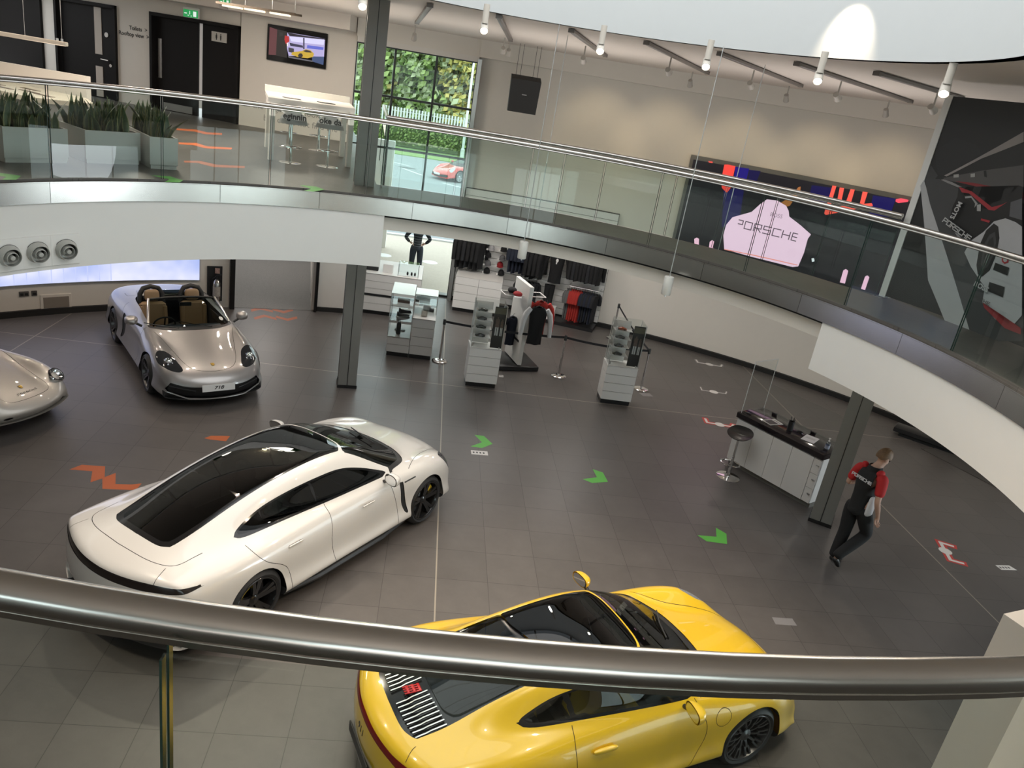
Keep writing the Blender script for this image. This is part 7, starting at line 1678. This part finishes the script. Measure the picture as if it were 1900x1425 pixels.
# ------------------------------------------------------------------ people
def skin(name, nodes, edges, m, parent, root=0, sub=2):
    me = bpy.data.meshes.new(name); me.from_pydata([n[0] for n in nodes], edges, []); me.update()
    o = bpy.data.objects.new(name, me); COL.objects.link(o)
    md = o.modifiers.new('skin', 'SKIN'); md.use_smooth_shade = True
    if not me.skin_vertices: me.skin_vertices.new() if hasattr(me.skin_vertices, 'new') else None
    for i, n in enumerate(nodes):
        r = n[1]; r = (r, r) if isinstance(r, (int, float)) else r
        me.skin_vertices[0].data[i].radius = r; me.skin_vertices[0].data[i].use_root = (i == root)
    s = o.modifiers.new('sub', 'SUBSURF'); s.levels = sub; s.render_levels = sub
    bpy.context.view_layer.update(); dg = bpy.context.evaluated_depsgraph_get()
    nm = bpy.data.meshes.new_from_object(o.evaluated_get(dg)); bpy.data.objects.remove(o); bpy.data.meshes.remove(me)
    nm.name = name; nm.materials.clear(); nm.materials.append(m); nm.polygons.foreach_set('use_smooth', [True] * len(nm.polygons))
    o = bpy.data.objects.new(name, nm); COL.objects.link(o); o.parent = parent; return o
def chain(pts, start=0): return [(start + i, start + i + 1) for i in range(len(pts) - 1)]
SKIN = mat('skin_tone', (.50, .30, .22), .5, noise=.06, nscale=20)
def hand(nodes, edges, wi, w, d, side, curl=.5, thumb=(0, 0, 0)):
    """adds a palm and five fingers after wrist node wi; d = direction of the hand"""
    d = Vector(d).normalized(); s = Vector(side).normalized(); n_ = d.cross(s).normalized(); w = Vector(w)
    pi_ = len(nodes); nodes.append((tuple(w + d * .055), (.036, .018))); edges.append((wi, pi_))
    for k, (off, L) in enumerate(((-.03, .072), (-.010, .08), (.010, .076), (.03, .06))):
        b = len(nodes); q = w + d * .095 + s * off
        nodes.append((tuple(q), .0092)); edges.append((pi_, b)); v = (d + n_ * curl * .6).normalized(); q2 = q + v * L * .5; v2 = (d * .6 + n_ * curl * 1.6).normalized()
        nodes.append((tuple(q2), .0086)); edges.append((b, b + 1)); nodes.append((tuple(q2 + v2 * L * .5), .0074)); edges.append((b + 1, b + 2))
    b = len(nodes); q = w + d * .03 - s * .036; nodes.append((tuple(q), .011)); edges.append((pi_, b)); v = (d * .7 - s * .55 + n_ * .5 * curl).normalized()
    nodes.append((tuple(q + v * .035), .0095)); edges.append((b, b + 1)); nodes.append((tuple(q + v * .062 + n_ * .01 * curl), .008)); edges.append((b + 1, b + 2))
def human(name, label, loc, heading, J, cols, height=1.0, text_back=None):
    """J: joints in a local frame (x forward, y left, z up)"""
    t = thing(name, label, 'person', loc, heading); t.scale = (height,) * 3
    V = lambda k: Vector(J[k])
    nodes, edges = [], []
    def add(p, r, par=None):
        nodes.append((tuple(p), r)); i = len(nodes) - 1
        if par is not None: edges.append((par, i))
        return i
    pel = add(V('pelvis'), (.105, .088)); ab = add(V('pelvis').lerp(V('chest'), .5), (.105, .085), pel); ch = add(V('chest'), (.125, .092), ab); up = add(V('chest').lerp(V('neck'), .72), (.072, .062), ch); nk = add(V('neck'), (.056, .058), up)
    jaw = add(V('head') + Vector((.012, 0, -.07)), (.058, .066), nk); hd = add(V('head'), (.076, .092), jaw); tp = add(V('head') + Vector((-.012, 0, .075)), (.058, .070), hd)
    for s in 'lr':
        sg = 1 if s == 'l' else -1
        h = add(V('hip_' + s), (.085, .085), pel); k0 = add(V('hip_' + s).lerp(V('knee_' + s), .5), .076, h); k = add(V('knee_' + s), .056, k0); c = add(V('knee_' + s).lerp(V('ankle_' + s), .35), .056, k); a = add(V('ankle_' + s), .036, c); f = add(V('toe_' + s), (.036, .026), a)
        sh = add(V('shoulder_' + s), .058, up); e0 = add(V('shoulder_' + s).lerp(V('elbow_' + s), .5), .048, sh); e = add(V('elbow_' + s), .039, e0); w0 = add(V('elbow_' + s).lerp(V('wrist_' + s), .4), .040, e); w = add(V('wrist_' + s), .026, w0)
        hand(nodes, edges, w, J['wrist_' + s], J['hand_' + s], J['side_' + s], J.get('curl_' + s, .6))
    skin('body', nodes, edges, SKIN, t)
    # face: nose, ears, eyes, mouth
    H_ = V('head'); f = Vector(J['face']).normalized(); lf = Vector((0, 0, 1)).cross(f).normalized(); u_ = f.cross(lf)
    Mf = Matrix(((f.x, lf.x, u_.x, H_.x), (f.y, lf.y, u_.y, H_.y), (f.z, lf.z, u_.z, H_.z), (0, 0, 0, 1)))
    mb = MB(); mb.ell((.098, 0, -.022), (.022, .015, .028), 10, 8, M=Mf); mb.build('nose', SKIN, t)
    for q in (-1, 1):
        MB().ell((-.005, q * .081, -.012), (.020, .012, .034), 12, 8, M=Mf).build('ear', SKIN, t)
        MB().ell((.086, q * .032, .012), (.008, .014, .008), 10, 6, M=Mf).build('eye', mat('eye_dark', (.04, .03, .025), .2), t)
    MB().ell((.085, 0, -.062), (.010, .024, .007), 10, 6, M=Mf).build('mouth', mat('lip_tone', (.40, .18, .15), .5), t)
    def hf(u, v):
        a = 2 * PI * u; ph = PI / 2 - v * (2.2 - 1.0 * max(0, .35 + .65 * math.cos(a)) ** .8); k = 1 + .035 * math.sin(9 * a + 4 * v) * (1 - v)
        return tuple(Mf @ Vector((-.010 + math.cos(a) * .106 * math.cos(ph) * k, math.sin(a) * .088 * math.cos(ph) * k, .012 + .118 * math.sin(ph) * k)))
    MB().grid(hf, 28, 12, True).build('hair', cols['hair'], t)
    # clothing grown a little larger than the body
    def cloth(nm, nd, m, sub=2): return skin(nm, nd, chain(nd), m, t, 0, sub)
    P, C, N_ = V('pelvis'), V('chest'), V('neck')
    up_ = C.lerp(N_, .62)
    nd = [(tuple(P + Vector((0, 0, -.12))), (.160, .135)), (tuple(P + Vector((0, 0, .02))), (.158, .132)), (tuple(P.lerp(C, .5)), (.156, .130)), (tuple(C), (.185, .142)), (tuple(up_), (.150, .118)), (tuple(C.lerp(N_, .97)), (.088, .085))]
    ed = chain(nd); shl = []
    for s in 'lr':
        i = len(nd); nd.append((tuple(V('shoulder_' + s) - (V('shoulder_' + s) - up_) * .25), .092)); ed.append((4, i))
    skin('shirt', nd, ed, cols['shirt'], t)
    for s in 'lr':
        L_ = cols.get('sleeve_len', .62); a, b, w = V('shoulder_' + s), V('elbow_' + s), V('wrist_' + s)
        pts = [(tuple(a + (up_ - a) * .45), .078), (tuple(a), .082), (tuple(a.lerp(b, .5)), .068)]
        if L_ > 1: pts += [(tuple(b), .056), (tuple(b.lerp(w, .5)), .052), (tuple(b.lerp(w, .92)), .042)]
        else: pts += [(tuple(a.lerp(b, .82)), .066)]
        cloth('sleeve', pts, cols['sleeve'])
    mb = MB(); nk_ = C.lerp(N_, .88); mb.lathe([(.100, -.03), (.076, .035), (.080, .055), (.088, .035), (.108, -.03)], tuple(nk_), seg=24); mb.build('collar', cols['collar'], t)
    for s in 'lr':
        h, k, a = V('hip_' + s), V('knee_' + s), V('ankle_' + s)
        cloth('trouser_leg', [(tuple(P.lerp(h, .55) + Vector((0, 0, .04))), (.118, .115)), (tuple(h + Vector((0, 0, -.03))), .112), (tuple(h.lerp(k, .5)), .102), (tuple(k), .086), (tuple(k.lerp(a, .5)), .082), (tuple(a.lerp(k, .12)), .074), (tuple(a.lerp(k, -.06)), .070)], cols['trousers'])
        d = (V('toe_' + s) - a); d2 = Vector((d.x, d.y, d.z)).normalized(); hl = a - Vector((d2.x, d2.y, 0)) * .05 + Vector((0, 0, -.035))
        cloth('shoe', [(tuple(hl), (.044, .042)), (tuple(a.lerp(V('toe_' + s), .45) + Vector((0, 0, -.012))), (.048, .044)), (tuple(V('toe_' + s)), (.046, .032)), (tuple(V('toe_' + s) + d2 * .05), (.036, .026))], cols['shoes'])
    if cols.get('seat'): skin('trouser_seat', [(tuple(P + Vector((-.005, 0, -.16))), (.150, .130)), (tuple(P + Vector((-.005, 0, -.05))), (.155, .134)), (tuple(P + Vector((0, 0, .06))), (.150, .126))], [(0, 1), (1, 2)], cols['trousers'], t)
    return t
BLKC = mat('black_polo_cloth', (.010, .010, .011), .85, noise=.2, nscale=30); REDS = mat('red_sleeve_cloth', (.46, .018, .020), .8, noise=.1, nscale=30); BTR = mat('black_trousers', (.009, .009, .010), .85, noise=.2)
HAIRB = mat('brown_hair', (.17, .095, .045), .6, noise=.5, nscale=60)
J = dict(pelvis=(0, 0, .96), chest=(.01, 0, 1.27), neck=(.045, 0, 1.505), head=(.115, -.01, 1.655), face=(.78, -.18, -.55),
         hip_l=(0, .095, .90), knee_l=(.03, .10, .50), ankle_l=(-.03, .09, .095), toe_l=(.12, .10, .035),
         hip_r=(.01, -.095, .90), knee_r=(.20, -.10, .53), ankle_r=(-.17, -.05, .20), toe_r=(-.09, -.05, .06),
         shoulder_l=(.01, .185, 1.43), elbow_l=(-.02, .27, 1.14), wrist_l=(.23, .20, 1.215), hand_l=(.85, -.45, .55), side_l=(.1, -.3, -1), curl_l=1.0,
         shoulder_r=(.01, -.185, 1.43), elbow_r=(-.05, -.255, 1.14), wrist_r=(.07, -.25, .91), hand_r=(.35, .1, -1), side_r=(1, .1, .35), curl_r=.7)
st = human('person', 'man in black and red polo shirt and black trousers walking away looking at a phone', (6.33, 2.13, 0), R(20), J, dict(hair=HAIRB, shirt=BLKC, sleeve=REDS, collar=BLKC, trousers=BTR, shoes=mat('black_shoes', (.01, .01, .01), .4), seat=True, sleeve_len=.62), 1.06)
mb = MB(); Mb = frame((-.150, 0, 1.36), (0, -1, 0), None, (-1, 0, .10)); wide_letters(mb, 'PORSCHE', .034, .034, .012, .009, Mb, .004); mb.build('back_lettering', WHC, st)
skin('white_side_panel', [((.0, -.150, 1.16), (.055, .030)), ((.0, -.156, 1.02), (.075, .034)), ((.0, -.158, .86), (.075, .034))], [(0, 1), (1, 2)], WHC, st); skin('red_shoulder_yoke', [((.0, .17, 1.455), .070), ((.01, .08, 1.500), .062)], [(0, 1)], REDS, st); skin('red_shoulder_yoke', [((.0, -.17, 1.455), .070), ((.01, -.08, 1.500), .062)], [(0, 1)], REDS, st)
Mst = Matrix.Translation((6.33, 2.13, 0)) @ Matrix.Rotation(R(20), 4, 'Z') @ Matrix.Scale(1.06, 4)
p = Mst @ Vector((.335, .135, 1.305)); o = thing('phone', 'pale phone held in front of the walking man', 'phone', p, R(20)); Mp = Matrix.Rotation(R(-35), 4, 'Y'); MB().box((0, 0, 0), (.15, .075, .010), bev=.003, M=Mp).build('case', mat('phone_case_dark', (.06, .03, .035), .4), o); MB().box((0, 0, .0058), (.135, .066, .001), M=Mp).build('screen', mat('phone_screen', (.5, .5, .52), .1), o)
J2 = dict(pelvis=(0, 0, .94), chest=(.0, 0, 1.26), neck=(.03, 0, 1.50), head=(.06, 0, 1.655), face=(1, 0, -.3),
          hip_l=(0, .095, .88), knee_l=(.02, .115, .48), ankle_l=(-.02, .12, .09), toe_l=(.13, .15, .03), hip_r=(0, -.095, .88), knee_r=(.02, -.115, .48), ankle_r=(-.02, -.12, .09), toe_r=(.13, -.15, .03),
          shoulder_l=(0, .19, 1.42), elbow_l=(-.10, .36, 1.17), wrist_l=(.08, .23, 1.0), hand_l=(.6, -.6, -.4), side_l=(.4, .3, -.8), shoulder_r=(0, -.19, 1.42), elbow_r=(-.10, -.36, 1.17), wrist_r=(.08, -.23, 1.0), hand_r=(.6, .6, -.4), side_r=(.4, -.3, -.8))
STR = mat('striped_dark_jumper', (.010, .011, .016), .9)
nt = STR.node_tree; N = nt.nodes; tc = N.new('ShaderNodeTexCoord'); sp = N.new('ShaderNodeSeparateXYZ'); nt.links.new(tc.outputs['Object'], sp.inputs[0]); q1 = N.new('ShaderNodeMath'); q1.operation = 'MULTIPLY'; q1.inputs[1].default_value = 14; nt.links.new(sp.outputs[2], q1.inputs[0]); q2 = N.new('ShaderNodeMath'); q2.operation = 'FRACT'; nt.links.new(q1.outputs[0], q2.inputs[0]); q3 = N.new('ShaderNodeMath'); q3.operation = 'LESS_THAN'; q3.inputs[1].default_value = .16; nt.links.new(q2.outputs[0], q3.inputs[0])
mx = N.new('ShaderNodeMix'); mx.data_type = 'RGBA'; mx.inputs[6].default_value = (.010, .011, .016, 1); mx.inputs[7].default_value = (.16, .17, .20, 1); nt.links.new(q3.outputs[0], mx.inputs[0]); nt.links.new(mx.outputs[2], N['Principled BSDF'].inputs['Base Color'])
JEAN = mat('dark_navy_trousers', (.018, .022, .035), .85, noise=.2)
human('person', 'person outside in a dark striped jumper with hands on hips, seen from behind', (-.47, 15.75, -.02), R(92), J2, dict(hair=mat('dark_hair', (.02, .015, .012), .6), shirt=STR, sleeve=STR, collar=STR, trousers=JEAN, shoes=mat('black_shoes', (.01, .01, .01), .4), seat=True, sleeve_len=2), 1.0)
# ------------------------------------------------------------------ lamps
WARM = (1.0, .80, .58)
lamp('skylight_glow', 'AREA', (oc.x, oc.y, 8.15), 230, (1.0, .97, .92), target=(oc.x, oc.y, 0), size=7.6)
for i, (x, y) in enumerate(SPOTS):
    d = Vector((.3 - x * .6, -1.5 - y * .8 - 2.0, -5.5)).normalized(); p = Vector((x, y, 6.33)) + d * .12
    lamp('spot_beam', 'SPOT', p, 200, (1.0, .84, .66), target=p + d, size=.035, spot=95, blend=.9)
# more spots round the unseen near half of the opening
for a in (150, 190, 225, 255, 285, 315, 340):
    p = Vector((oc.x + 4.75 * math.cos(R(a)), oc.y + 4.75 * math.sin(R(a)), 6.4)); lamp('spot_beam', 'SPOT', p, 230, (1.0, .84, .66), target=(p.x * .4, p.y * .4 - .3, 0), size=.035, spot=90, blend=.9)
for a in (74.5, 67.5, 60, 52.5, 46): lamp('wall_wash', 'SPOT', pol(11.4, a, 6.25), 60, (1.0, .80, .50), target=pol(13.75, a, 4.7), size=.05, spot=62, blend=.9)
for a in (108, 122, 138): lamp('landing_fill', 'AREA', pol(10.5, a, 6.5), 105, (1.0, .88, .76), target=pol(10.5, a, 0), size=1.2)  # unseen area lamps added as ambient fill on the landing
for a in (68, 80, 92): lamp('shop_fill', 'AREA', pol(10.0, a, 3.6), 40, (1.0, .95, .90), target=pol(10.5, a, 0), size=1.0)  # added fill lamps over the shop, no fittings there
for a in (112, 122, 132, 142):
    for r in (7.6, 9.6): lamp('left_fill', 'SPOT', pol(r, a, 3.42), 55, (1.0, .84, .68), target=pol(r, a, 0), size=.05, spot=120, blend=.8)  # unseen spots added as fill, kept small for sharp highlights on the cars
for a in (50, 36, 22, 8):
    lamp('right_fill', 'SPOT', pol(10.6, a, 3.42), 60, (1.0, .88, .76), target=pol(10.6, a, 0), size=.05, spot=130, blend=.8)  # unseen spots added as fill for the right side
# unseen upward fill lamps, added to brighten the ceiling
for a in (45, 75, 105, 135, 0, 180, 225, 270, 315): lamp('ceiling_fill', 'AREA', pol(9.3, a, 4.5), 46, (1.0, .91, .84), target=pol(9.3, a, 6.6), size=4.0)
lamp('corridor_fill', 'AREA', (-4.6, 14.5, 3.3), 60, (1.0, .95, .90), target=(-4.6, 14.5, 0), size=1.0)  # unseen lamp added to lighten the corridor floor
lamp('daylight_right', 'AREA', pol(13.5, 0, 1.8), 170, (.88, .94, 1.0), target=(0, 0, 1.2), size=3.2)
lamp('pendant_glow', 'POINT', (-3.75, 9.35, 6.42), 9, (1.0, .84, .55), size=.1)
lamp('rotunda_spot', 'SPOT', (4.30, 2.85, 7.35), 60, (1.0, .80, .58), target=(4.72, 3.05, 6.75), size=.03, spot=70, blend=.7)
